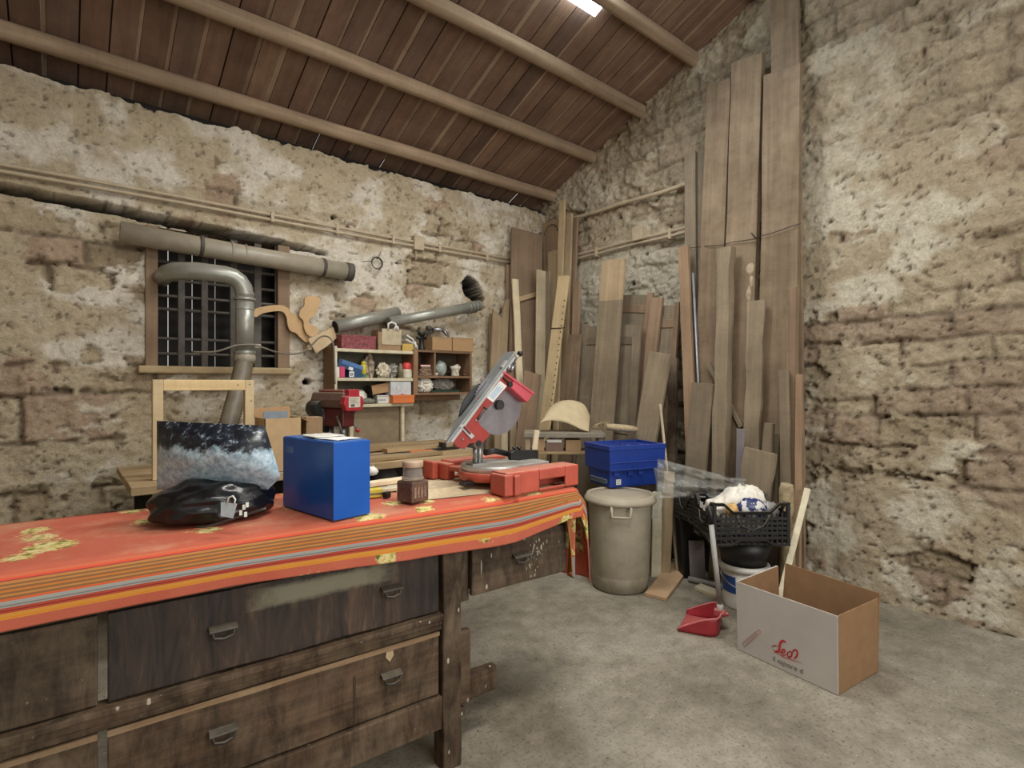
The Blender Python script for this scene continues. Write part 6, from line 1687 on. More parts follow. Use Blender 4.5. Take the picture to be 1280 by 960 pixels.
# ------------------------------------------------------------------ things in the middle distance
def bent_shell_table():
    zc = 4.30
    # narrow grey topped stand behind the bench; its own axes square to the room diagonal
    a, b = atD(655, 541, zc), atD(757, 544, zc-0.03)
    z = a.z; d = Vector((b.x-a.x, b.y-a.y, 0)); L = d.length; rz = math.atan2(d.y, d.x)
    t = thing('tool_stand', 'grey topped stand with a lower shelf behind the red saw', 'stand', (a.x, a.y, 0), rz)
    m = MB(); m.box(0, L, 0, 0.30, z-0.038, z); m.build('top', plain('grey_wood_rail', (128, 120, 106), 0.7, dust=0.3), t, bevel=0.004)
    for x in (0.01, L-0.05):
        for y in (0.02, 0.24): m = MB(); m.box(x, x+0.04, y, y+0.04, 0, z-0.038); m.build('leg', W_GREY, t)
    zl = onY(700, 572, onZ(700, 572, 0.90).y).z
    zs = 0.845
    m = MB(); m.box(0.0, L, 0.0, 0.28, zs-0.02, zs); m.build('shelf', W_PLANKX, t, bevel=0.003)
    R = Matrix.Translation((a.x, a.y, 0)) @ Matrix.Rotation(rz, 4, 'Z')
    def on(x, y, zz): p = R @ Vector((x, y, zz)); return p
    for k, (x0, x1, h, mt, lb) in enumerate(((0.065, 0.16, 0.10, M_CARD2, 'small brown carton on the stand shelf, left of the white packed one'), (0.17, 0.31, 0.068, M_BROWNM, 'dark reddish box on the stand shelf below the bent shell'), (0.33, 0.45, 0.09, M_CARD2, 'brown carton on the stand shelf nearest the blue crate'))):
        p = on((x0+x1)/2, 0.07, zs+0.001); m = MB(); m.box(-(x1-x0)/2, (x1-x0)/2, -0.05, 0.12, 0, h); single(m, 'carton', mt, lb, 'box', p, rz, local=True, bevel=0.003)
    p = on(0.24, 0.06, zs+0.0705); m = MB(); m.box(-0.06, 0.06, -0.03, 0.06, 0, 0.024); single(m, 'white_packet', M_PAPER, 'white paper packet on the dark reddish box of the stand shelf', 'packet', p, rz, local=True, bevel=0.004)
    # bent shell: near rim a low arch, rising to a narrower far rim
    near = [(675.6, 534), (680, 532), (690, 531), (702, 532.5), (712.5, 535.6), (725, 541.5), (736, 545)]
    far = [(676.5, 532.5), (687, 515.5), (697.5, 508), (709, 505.6), (721, 507), (731, 512.5), (737.5, 526)]
    def cat(p, u):
        f = u*(len(p)-1); i = min(int(f), len(p)-2); t_ = f-i
        p0, p1, p2, p3 = [Vector(p[max(0, min(len(p)-1, i+k))]) for k in (-1, 0, 1, 2)]
        return 0.5*((2*p1)+(p2-p0)*t_+(2*p0-5*p1+4*p2-p3)*t_*t_+(3*p1-p0-3*p2+p3)*t_**3)
    m = MB()
    def sh(u, w):
        a_, b_ = cat(near, u), cat(far, u)
        dn = zc+0.03+0.03*math.sin(PI*u); df = zc+0.20
        A_, B_ = atD(a_.x, a_.y, dn), atD(b_.x, b_.y, df)
        return A_.lerp(B_, w)+Vector((0, 0, 0.018*math.sin(PI*w)*math.sin(PI*u)))
    m.grid(sh, 30, 12)
    c = on(0.245, 0.15, z+0.002)
    lo = min(v.z for v in m.v)
    m.v = [v+Vector((0, 0, z+0.006-lo)) for v in m.v]
    single(m, 'bent_shell', M_BEIGE, 'beige bent shell like a curved chair back resting on the grey stand', 'bent shell', c, solid=0.008)
    # rolled wicker pieces
    for k in range(2):
        p0, p1 = atD(757+3*k, 533+2*k, zc-0.10+0.12*k), atD(796-2*k, 552, zc-0.06+0.10*k)
        p0.z = max(p0.z, z+0.045); p1.z = max(z+0.03, p1.z)
        m = MB(); d = (p1-p0)
        m.tube([p0, p0.lerp(p1, 0.3), p0.lerp(p1, 0.7), p1], [0.022, 0.028, 0.026, 0.018], 12, squash=1.5)
        single(m, 'wicker_roll', plain('wicker', (172, 154, 120), 0.8, var=0.2, scale=60), ['pale rolled strip sloping over the far edge of the stand behind the blue crate', 'second rolled strip lying just behind the sloping pale one'][k], 'roll', p0.lerp(p1, 0.5))
    m = MB()
    for k in range(6):
        c0 = atD(744+3*k, 541, zc+0.02*k); c0.z = z+0.018
        m.tube([c0+Vector((0.035*math.cos(q)*(1+0.1*k), 0.02*math.sin(q*2+k), 0.018+0.030*max(0, math.sin(q))*(1+0.2*(k % 3)))) for q in np.linspace(-0.2, 3.4, 12)], 0.003, 6)
    single(m, 'wicker_tangle', plain('wicker2', (160, 140, 108), 0.8), 'tangle of loose cane loops between the bent shell and the rolled strips', 'cane', atD(748, 541, zc))['kind'] = 'thing'


bent_shell_table()


def bin_mat():
    m = NT('stained_bin_plastic'); v = m.coord(); sx = m.node('ShaderNodeSeparateXYZ'); m.link(v, sx.inputs[0])
    n = m.noise(v, 5, 7, 0.7); c = m.ramp(n, [(0.3, rgb(150, 141, 122)), (0.7, rgb(178, 169, 149))])
    ad = m.node('ShaderNodeMath', operation='MULTIPLY_ADD', inp={1: 0.16}); m.link(m.noise(v, 11, 7, 0.75), ad.inputs[0]); m.link(sx.outputs[2], ad.inputs[2])
    st = m.ramp(ad.outputs[0], [(0.10, (0.62, 0.60, 0.58, 1)), (0.19, (0.95, 0.95, 0.95, 1)), (0.25, (1, 1, 1, 1))])
    c = m.mix(1.0, c, st, 'MULTIPLY')
    vs = m.coord((26, 26, 3)); vv = m.vor(vs, 1.0); a = m.ramp(vv.outputs['Distance'], [(0.05, (0.55, 0.52, 0.48, 1)), (0.10, (1, 1, 1, 1))])
    c = m.mix(0.6, c, m.mix(1.0, c, a, 'MULTIPLY'))
    m.base(c); m.b.inputs['Roughness'].default_value = 0.6; m.bump(m.noise(v, 30, 4), 0.06); return m.m


def bin_and_crate():
    f = onZ(775, 745, 0); r0, r1, hh = 0.185, 0.222, 0.635
    dr = Vector((f.x, f.y, 0)).normalized(); c = Vector((f.x, f.y, 0))+dr*r0
    t = thing('waste_bin', 'large beige grey plastic bin carrying the blue crate', 'bin', (c.x, c.y, 0.001))
    m = MB(); m.lathe([(0, 0.0), (r0-0.012, 0.0), (r0, 0.014), (r0+0.006, 0.10), (r0+0.007, 0.108), (r0+0.010, 0.112), (r1-0.010, hh-0.07), (r1-0.006, hh-0.05), (r1-0.018, hh-0.05), (r0-0.01, 0.02), (0, 0.02)], 56); m.build('body', bin_mat(), t)
    m = MB(); m.lathe([(r1-0.014, hh-0.052), (r1+0.014, hh-0.052), (r1+0.020, hh-0.045), (r1+0.020, hh-0.028), (r1+0.010, hh-0.02), (r1+0.004, hh), (r1-0.012, hh), (r1-0.016, hh-0.02)], 56); m.build('rim', M_BIN, t)
    m = MB(); m.lathe([(r1-0.016, hh-0.03), (r1-0.02, hh-0.006), (0.12, hh-0.003), (0, hh-0.002), (0, hh-0.012), (r1-0.02, hh-0.03)], 48); m.build('lid', M_BIN, t)
    an = math.atan2(-c.y, -c.x)+math.radians(2); R = Matrix.Rotation(an, 4, 'Z'); hx = r1-0.004
    m = MB(); zt = hh-0.052; zb = zt-0.060; w = 0.062
    m.tube([R @ Vector(p) for p in ((hx-0.006, w, zt), (hx+0.022, w, zt-0.006), (hx+0.026, w-0.002, zb), (hx+0.026, 0, zb-0.002), (hx+0.026, -w+0.002, zb), (hx+0.022, -w, zt-0.006), (hx-0.006, -w, zt))], 0.0095, 10); m.build('handle', M_BIN, t)
    # attached-lid crate
    z = hh+0.002
    A = onZ(762, 611, z); Bq = onZ(825, 605.5, z); 
    e1 = Vector((Bq.x-A.x, Bq.y-A.y, 0)); W = e1.length; rz = math.atan2(e1.y, e1.x)
    D = 0.30
    t = thing('blue_crate', 'blue lidded plastic crate standing on the beige bin', 'crate', (A.x, A.y, z), rz)
    h1, h2 = 0.118, 0.305; ov = 0.022
    m = MB(); m.hexa([(0.012, 0.012, 0), (W-0.012, 0.012, 0), (W-0.012, D-0.012, 0), (0.012, D-0.012, 0)], [(0, 0, h1+0.03), (W, 0, h1+0.03), (W, D, h1+0.03), (0, D, h1+0.03)]); m.build('body', M_CRATE, t, bevel=0.006)
    m = MB()
    m.hexa([(-ov*0.4, -ov, h1), (W+ov, -ov, h1), (W+ov, D+ov, h1), (-ov*0.4, D+ov, h1)], [(-ov*0.8, -ov*1.3, h2-0.03), (W+ov*1.4, -ov*1.3, h2-0.03), (W+ov*1.4, D+ov, h2-0.03), (-ov*0.8, D+ov, h2-0.03)]); m.build('upper_band', M_CRATE, t, bevel=0.005)
    m = MB(); z0 = h2-0.03
    for (x0, x1, y0, y1) in ((-0.022, W+0.03, -0.032, -0.01), (-0.022, W+0.03, D, D+0.022), (-0.022, 0.004, -0.01, D), (W+0.008, W+0.03, -0.01, D)): m.box(x0, x1, y0, y1, z0-0.004, h2)
    m.build('rim', M_CRATE, t, bevel=0.003)
    m = MB(); m.box(0.004, W+0.008, -0.01, D, z0-0.004, z0+0.010)
    for k in range(4): m.box(0.03, W-0.03, 0.05+0.08*k, 0.056+0.08*k, z0+0.01, z0+0.018)
    m.box(W/2-0.006, W/2+0.006, 0.0, D-0.01, z0+0.01, z0+0.02); lid = m.build('lid', M_CRATE, t, bevel=0.002)
    m = MB(); m.box(0.10, 0.19, 0.02, 0.06, z0+0.010, z0+0.013); m.build('lid_sticker', plain('pale_blue_sticker', (150, 180, 214), 0.5), lid)
    m = MB()
    for zz in (h1+0.062, h1+0.012): m.box(-0.012, W+0.026, -0.0325, -0.022, zz, zz+0.006)
    for x in (0.03, 0.15, 0.24): m.box(x, x+0.045, -0.012, 0.004, h1-0.034, h1-0.002)
    m.build('moulded_rib', M_CRATE, t, bevel=0.002)
    m = MB(); m.box(0.058, 0.098, 0.0035, 0.0065, 0.022, 0.060); lb = m.build('white_sticker', M_PAPER, t)
    m = MB()
    for k in range(3): m.box(0.064, 0.092-0.006*(k % 2), 0.0025, 0.0035, 0.030+0.010*k, 0.033+0.010*k)
    m.build('sticker_print', plain('grey_print4', (120, 128, 150), 0.6), lb)
    m = MB(); m.box(-0.006, 0.014, 0.04, D-0.04, 0.03, 0.058); m.box(-0.008, -0.002, 0.05, D-0.05, 0.026, 0.032); m.build('side_grip', plain('worn_blue_grip', (70, 78, 92), 0.6, dust=0.3), t, bevel=0.003)
    m = MB(); 
    for x in (0.03, 0.15):
        m = MB(); m.cyl((x, D+0.005, h2-0.005), (x, D+0.005, h2+0.035), 0.003, n=6); m.build('hinge_pin', M_BLACK, t)
    return c


BINC = bin_and_crate()


def floor_things():
    # boards standing right of the bin
    p0 = onZ(820, 722, 0); q = atD(827, 600, 3.62)
    lean_stick('board', M_CREAM, 'white edged board standing close to the right of the bin', 'board', Vector((p0.x+0.0, p0.y, 0.002)), Vector((p0.x+0.06, p0.y+0.03, 0.60)), 0.07, 0.014, (-0.6, -0.8, 0), None, 0.001, 11)
    lean_stick('board', W_TAN, 'pale plywood board standing just behind the white edged board', 'board', Vector((p0.x+0.075, p0.y-0.02, 0.002)), Vector((p0.x+0.165, p0.y+0.0, 0.74)), 0.075, 0.016, (-0.75, -0.65, 0), None, 0.002, 12)
    # pale box edge behind the crate
    p = atD(826, 600, 3.75)
    # loose boards on the floor
    def flat(name, quad, h, mat, label, z0=0.0015, lift=0.0):
        pts = [onZ(px, py, h) for px, py in quad]
        m = MB(); c = sum(pts, Vector())/4
        m.hexa([Vector((p.x, p.y, z0)) for p in pts], [Vector((p.x, p.y, z0+h)) for p in pts])
        return single(m, name, mat, label, 'board', (c.x, c.y, z0), bevel=0.002)
    flat('board', [(806, 741), (833, 748), (860, 712), (838, 703)], 0.022, M_PLY if False else plain('faded_board', (176, 146, 112), 0.8, var=0.1, scale=9), 'short brown board lying on the floor right of the bin')
    flat('board', [(868, 733), (915, 752), (921, 746), (876, 729)], 0.024, M_CREAM, 'narrow cream strip lying on the floor behind the dustpan handle')
    a, b = onZ(861, 724, 0.02), onZ(918, 737, 0.02); m = MB(); a.z = b.z = 0.022; m.tube([a, b], 0.02, 12)
    single(m, 'grey_tube', M_GREYPOLE, 'grey round tube lying on the floor between board and bucket', 'tube', a.lerp(b, 0.5))
    # mauve board under the crates
    a = onZ(863, 728, 0); b = onZ(882, 728, 0); d = (b-a).normalized(); n = Vector((d.y, -d.x, 0))
    mid = (a+b)/2
    lean_stick('grey_board', M_GREYP, 'mauve grey board standing upright under the front crate', 'board', Vector((mid.x, mid.y, 0.002)), Vector((mid.x+0.01, mid.y+0.02, 0.285)), (b-a).length, 0.016, n, None, 0.001, 13)
    # black tubs that carry the crates
    def tub(xc, zc, w, d, h, label):
        p = camxz(xc, zc); t = thing('black_tub', label, 'tub', (p.x, p.y, 0.001), -TH); m = MB()
        m.hexa([(0.02, 0.02, 0), (w-0.02, 0.02, 0), (w-0.02, d-0.02, 0), (0.02, d-0.02, 0)], [(0, 0, h-0.02), (w, 0, h-0.02), (w, d, h-0.02), (0, d, h-0.02)]); m.build('body', M_BLACK, t, bevel=0.01)
        m = MB(); m.box(-0.008, w+0.008, -0.008, d+0.008, h-0.02, h); m.build('rim', M_BLACK, t, bevel=0.004); return t
    # shallow black basin on the bucket, carrying the front crate
    bp = camxz((930-640)/F*3.40, 3.40, 0.272); t = thing('black_basin', 'shallow black basin stacked on the white bucket, carrying the front crate', 'basin', bp)
    m = MB(); m.lathe([(0, 0), (0.13, 0), (0.175, 0.158), (0.168, 0.158), (0.124, 0.008), (0, 0.008)], 36); m.build('body', M_BLACK, t)
    m = MB(); m.lathe([(0.172, 0.150), (0.186, 0.150), (0.187, 0.160), (0.168, 0.1625)], 36); m.build('rim', M_BLACK, t)
    tub(1.19, 3.83, 0.12, 0.15, 0.435, 'black tub in the dark below the rear crate')
    # white bucket with a blue label
    zc = 3.40; xc = (930-640)/F*zc; p = camxz(xc, zc); r = 0.14
    t = thing('white_bucket', 'white bucket with a blue label under the front crate', 'bucket', (p.x, p.y, 0.001))
    m = MB(); m.lathe([(0, 0), (r-0.02, 0), (r-0.018, 0.01), (r, 0.265), (r-0.006, 0.265), (r-0.024, 0.012), (0, 0.012)], 36); m.build('body', M_WHITE, t)
    m = MB(); m.lathe([(r, 0.235), (r+0.010, 0.235), (r+0.010, 0.262), (r, 0.268), (r-0.008, 0.268)], 36); m.build('rim', M_WHITE, t)
    an = math.atan2(-p.y, -p.x)
    m = MB(); m.lathe([(r-0.011, 0.10), (r-0.002, 0.205)], 20, None, 0, an-1.25, an-0.35); m.v = [Vector((v.x*1.005, v.y*1.005, v.z)) for v in m.v]; m.build('blue_label', plain('label_blue', (40, 84, 160), 0.5), t)
    m = MB(); m.tube([Vector((math.cos(an+q)*(r+0.016), math.sin(an+q)*(r+0.016), 0.255-0.11*math.sin((q+1.4)/2.8*PI))) for q in np.linspace(-1.4, 1.4, 14)], 0.004, 6); m.build('bail', M_STEEL, t)
    # harvest crates
    def crate(xc, zc, L, W, h, z, label, rot=0.0):
        p = camxz(xc, zc); t = thing('harvest_crate', label, 'crate', (p.x, p.y, z), -TH+rot)
        gp = plain('crate_black_plastic', (17, 17, 17), 0.42, dust=0.22, var=0.25)
        def side(length, name, M):
            m = MB(); n = 5
            dip = 0.05
            # top rim dips in the middle
            pts = [(0, h), (length*0.14, h), (length*0.26, h-dip), (length*0.74, h-dip), (length*0.86, h), (length, h)]
            for i in range(len(pts)-1):
                (xa, za), (xb, zb_) = pts[i], pts[i+1]
                m.hexa([(xa, 0, za-0.018), (xb, 0, zb_-0.018), (xb, 0.014, zb_-0.018), (xa, 0.014, za-0.018)], [(xa, -0.004, za), (xb, -0.004, zb_), (xb, 0.016, zb_), (xa, 0.016, za)])
            # bottom rail with a raised middle
            for (xa, za, xb, zb_) in ((0, 0.0, length*0.24, 0.0), (length*0.24, 0.0, length*0.36, 0.03), (length*0.36, 0.03, length*0.68, 0.03), (length*0.68, 0.03, length*0.80, 0.0), (length*0.80, 0.0, length, 0.0)):
                m.hexa([(xa, -0.003, za), (xb, -0.003, zb_), (xb, 0.012, zb_), (xa, 0.012, za)], [(xa, -0.003, za+0.013), (xb, -0.003, zb_+0.013), (xb, 0.012, zb_+0.013), (xa, 0.012, za+0.013)])
            for k in range(1, 6): zz = -0.004+k*(h-dip-0.03)/6; m.box(0, length, -0.001, 0.010, zz+0.014, zz+0.029)
            for k in range(15): xx = length*(k+0.5)/15; m.box(xx-0.005, xx+0.005, 0.001, 0.008, 0.03 if 0.3 < (k+0.5)/15 < 0.72 else 0.004, h-dip-0.01)
            for k in range(14): xx = length*0.16+length*0.10*k/13 if k < 7 else length*0.36+length*0.3*(k-7)/6; m.box(xx-0.0012, xx+0.0012, 0.0, 0.006, 0.05, h*0.55 if k < 7 else 0.075)
            m.tube([(length*0.30, -0.003, h-dip-0.03), (length*0.36, -0.004, h-dip-0.085), (length*0.5, -0.004, h-dip-0.105), (length*0.64, -0.004, h-dip-0.085), (length*0.74, -0.003, h-dip-0.02)], 0.005, 6)
            m.v = [M @ v for v in m.v]
            return m.build(name, gp, t)
        side(L, 'long_side', Matrix.Identity(4)); side(L, 'long_side', Matrix.Translation((L, W, 0)) @ Matrix.Rotation(PI, 4, 'Z'))
        side(W, 'short_side', Matrix.Translation((0, W, 0)) @ Matrix.Rotation(-PI/2, 4, 'Z')); side(W, 'short_side', Matrix.Translation((L, 0, 0)) @ Matrix.Rotation(PI/2, 4, 'Z'))
        for x in (0, L-0.016):
            for y in (0, W-0.016): m = MB(); m.box(x-0.002, x+0.018, y-0.002, y+0.018, 0, h); m.build('corner_post', gp, t, bevel=0.003)
        m = MB()
        for k in range(12): xx = L*(k+0.5)/12; m.box(xx-0.008, xx+0.008, 0.01, W-0.01, 0.006, 0.012)
        for k in range(6): yy = W*(k+0.5)/6; m.box(0.01, L-0.01, yy-0.006, yy+0.006, 0.002, 0.010)
        m.build('bottom_grid', gp, t)
        return t, Matrix.Translation(t.location) @ Matrix.Rotation(-TH+rot, 4, 'Z')
    zc = 3.15; z = 0.438
    ct, CM = crate((892-640)/F*zc, zc, 0.450, 0.31, 0.250, z, 'black slatted plastic crate in front, holding the white bag', 0.03)
    m = MB(); m.box(-0.004, -0.002, 0.16, 0.20, 0.185, 0.222); m.box(-0.004, -0.002, 0.12, 0.15, 0.178, 0.21); m.build('paper_tag', M_PAPER, ct)
    zc2 = 3.62; c2, CM2 = crate((868-640)/F*zc2, zc2, 0.22, 0.27, 0.235, z, 'black slatted plastic crate half hidden behind the front one', 0.22)
    # white bag and printed pouch in the front crate
    q = CM @ Vector((0.24, 0.17, 0.03)); m = MB()
    R = Matrix.Rotation(-TH, 4, 'Z')
    def lump(cx, cy, cz, rx, ry, rz_, sd, am, fr=2.6):
        k = len(m.v); m.sphere((0, 0, 0), rx, ry, rz_, 18, 0, am, fr, sd)
        m.v[k:] = [CM @ (v+Vector((cx, cy, cz))) for v in m.v[k:]]
    lump(0.22, 0.16, 0.17, 0.14, 0.095, 0.135, 51, 0.24, 3.2); lump(0.09, 0.15, 0.19, 0.085, 0.06, 0.06, 52, 0.24, 3.0); lump(0.29, 0.17, 0.22, 0.09, 0.07, 0.095, 53, 0.25, 3.4)
    CI = CM.inverted()
    def inside(v):
        q_ = CI @ v
        if q_.z < 0.265: q_ = Vector((min(0.43, max(0.02, q_.x)), min(0.29, max(0.02, q_.y)), max(0.016, q_.z)))
        return CM @ q_
    m.v = [inside(v) for v in m.v]
    single(m, 'white_carrier_bag', M_WBAG, 'bulging white plastic bag stuffed into the front crate', 'bag', q)
    pm = NT('printed_pouch'); vo = pm.coord(); nz = pm.noise(vo, 16, 3, 0.6)
    cc = pm.ramp(nz, [(0.30, rgb(206, 204, 198)), (0.42, rgb(210, 206, 200)), (0.45, rgb(38, 50, 98)), (0.60, rgb(34, 44, 86)), (0.63, rgb(200, 198, 194)), (0.72, rgb(210, 168, 84))], 'CONSTANT'); pm.base(cc); pm.b.inputs['Roughness'].default_value = 0.3
    m = MB()
    k = 0; m.sphere((0, 0, 0), 0.085, 0.035, 0.062, 16, 0, 0.2, 3, 61); m.v = [CM @ (v+Vector((0.25, 0.055, 0.205))) for v in m.v]
    single(m, 'printed_pouch', pm.m, 'crumpled navy and white printed pouch in front of the white bag', 'pouch', CM @ Vector((0.27, 0.062, 0.15)))
    m = MB(); m.sphere((0, 0, 0), 0.055, 0.035, 0.055, 14, 0, 0.25, 3.5, 63); m.v = [CM @ (v+Vector((0.365, 0.075, 0.185))) for v in m.v]
    single(m, 'grey_film_bag', plain('grey_film', (140, 138, 134), 0.3, var=0.25), 'grey crumpled film bag at the right end of the front crate', 'bag', CM @ Vector((0.40, 0.075, 0.15)))
    m = MB(); m.sphere((0, 0, 0), 0.035, 0.03, 0.04, 10, 0, 0.2, 3, 66); m.v = [CM @ (v+Vector((0.13, 0.05, 0.20))) for v in m.v]
    single(m, 'orange_printed_wrapper', plain('orange_print', (196, 158, 96), 0.5, var=0.35, scale=40), 'orange and white printed wrapper left of the navy pouch', 'wrapper', CM @ Vector((0.155, 0.05, 0.15)))
    # transparent film over the rear crate
    fm = NT('clear_film'); tr = fm.node('ShaderNodeBsdfTransparent'); mx = fm.node('ShaderNodeMixShader')
    tr.inputs[0].default_value = (0.92, 0.93, 0.93, 1)
    fm.b.inputs['Base Color'].default_value = rgb(176, 176, 170); fm.b.inputs['Roughness'].default_value = 0.22
    nz = fm.noise(fm.coord(), 9, 6, 0.7, 0.8); f = fm.ramp(nz, [(0.3, (0.22, 0.22, 0.22, 1)), (0.55, (0.34, 0.34, 0.34, 1)), (0.7, (0.62, 0.62, 0.62, 1))]); bw = fm.node('ShaderNodeRGBToBW'); fm.link(f, bw.inputs[0])
    fm.link(bw.outputs[0], mx.inputs[0]); fm.link(tr.outputs[0], mx.inputs[1]); fm.link(fm.b.outputs[0], mx.inputs[2]); fm.link(mx.outputs[0], fm.out.inputs['Surface'])
    m = MB()
    def film(u, w):
        px = 822+120*u; top = 573+24*min(1, u*1.3)
        py = top+(622-top)*w
        d = 3.56-0.05*w+0.03*u+0.05*mnoise.noise(Vector((u*4, w*4, 1)))+0.02*mnoise.noise(Vector((u*14, w*9, 4)))
        if w > 0.8: d -= 0.0
        return atD(px, py, d)
    m.grid(film, 44, 24)
    o = m.build('plastic_film', fm.m); o.location = (0, 0, 0)
    c = atD(880, 605, 3.55); o.data.transform(Matrix.Translation(-c)); o.location = c; tag(o, 'clear crumpled plastic sheet draped over the rear crate', 'plastic sheet')
    m = MB(); m.grid(lambda u, w: atD(817+13*u+3*math.sin(w*5), 585+64*w, 3.60+0.03*math.sin(u*6)+0.02*mnoise.noise(Vector((u*3, w*5, 8)))), 8, 16); c = atD(823, 617, 3.6)
    o = m.build('plastic_film', fm.m); o.data.transform(Matrix.Translation(-c)); o.location = c; tag(o, 'clear plastic strip hanging between the bin and the crates', 'plastic sheet')
    # log
    p = camxz((984-640)/F*3.36, 3.36); m = MB(); top = atD(984, 605, 3.36).z
    m.tube([(0, 0, 0.001), (0.005, 0, 0.25), (0.0, 0.005, top-0.03), (0, 0, top)], [0.042, 0.045, 0.043, 0.034], 14)
    single(m, 'log_post', plain('rough_log', (146, 130, 100), 0.9, var=0.25, scale=30, dust=0.3), 'rough round post standing behind the right end of the crate', 'post', (p.x, p.y, 0), local=True)
    # white lath at the right
    a, b = atD(984, 712, 3.16), atD(1003, 636, 3.30); d = (b-a); k = a.z/(-d.z) if abs(d.z) > 1e-6 else 0
    B_ = a+d*k; B_.z = 0.002
    lean_stick('lath', M_CREAM, 'white painted lath slanting up behind the cardboard box', 'lath', B_, b+d*0.35, 0.036, 0.018, ray(990, 480)*-1, None, 0.002, 15)
    # dustpan
    Cc = onZ(897, 799, 0); Aa = onZ(847, 789, 0)
    d = Vector((Aa.x-Cc.x, Aa.y-Cc.y, 0)); L = d.length; rz = math.atan2(d.y, d.x)
    t = thing('dustpan', 'red dustpan with a long grey handle standing on the floor', 'dustpan', (Cc.x, Cc.y, 0.001), rz)
    W = 0.235; s = -1   # the far side
    y = lambda v: s*v
    m = MB(); th = 0.004
    k = 16
    def wall_prof(x): return 0.012+0.088*min(1, max(0, (1-(x/L))*1.25))**0.8
    def rim(u):   # u 0..1 along near side, back, far side
        pts = [(L, 0.0), (0.05, 0.0), (0.012, 0.02), (0.0, 0.06), (0.0, W-0.06), (0.012, W-0.02), (0.05, W), (L*0.96, W)]
        f = u*(len(pts)-1); i = min(int(f), len(pts)-2); q_ = f-i
        return (pts[i][0]*(1-q_)+pts[i+1][0]*q_, pts[i][1]*(1-q_)+pts[i+1][1]*q_)
    def side(u, w):
        x, v = rim(u); h = wall_prof(x)
        fl = 1+0.0*w
        return (x-0.008*w if x < 0.05 else x, y(v+(0.012*w if v > W/2 else -0.012*w)), 0.003+h*w)
    m.grid(side, 56, 5); m.build('wall', M_DPAN, t, solid=0.004)
    m = MB(); m.prism([(rim(i/40)[0], y(rim(i/40)[1])) for i in range(41)], 0.001, 0.006); m.build('pan', M_DPAN, t)
    m = MB(); rp = [Vector(side(i/60, 1.0)) for i in range(61)]; m.tube(rp, 0.0055, 8); m.build('rim', plain('worn_dustpan_rim', (190, 92, 96), 0.4, dust=0.3), t)
    m = MB(); m.box(-0.03, 0.03, y(W*0.56), y(W*0.40), 0.085, 0.118); m.tube([(0.0, y(W*0.48), 0.09), (-0.045, y(W*0.48), 0.10)], 0.012, 10); m.tube([(-0.015, y(W*0.62), 0.10), (-0.02, y(W*0.34), 0.105)], 0.009, 8); m.build('socket', plain('worn_dustpan_rim', (190, 92, 96)), t, bevel=0.006)
    hb = Matrix.Translation(t.location) @ Matrix.Rotation(rz, 4, 'Z') @ Vector((-0.005, y(W*0.48), 0.10))
    ht = Vector(CM @ Vector((-0.012, -0.016, 0.20)))
    hpx = atD(889, 655, 3.07)
    I = (Matrix.Translation(t.location) @ Matrix.Rotation(rz, 4, 'Z')).inverted()
    m = MB(); m.tube([hb-(hpx-hb)*0.03, hpx], [0.0145, 0.0145], 14); hnd = m.build('handle', M_GREYPOLE, t, inv=I)
    m = MB(); m.tube([hpx, hpx+(hpx-hb).normalized()*0.10], [0.0155, 0.014], 14); m.build('grip_end', M_BLACK, hnd, inv=I)
    m = MB(); m.tube([hb-(hpx-hb)*0.03, hb+(hpx-hb)*0.10], [0.019, 0.018], 14); m.build('ferrule', plain('grey_ferrule', (168, 160, 152), 0.5), hnd, inv=I)


floor_things()


M_CARDB = plain('box_inside_brown', (136, 104, 72), 0.85, var=0.06)


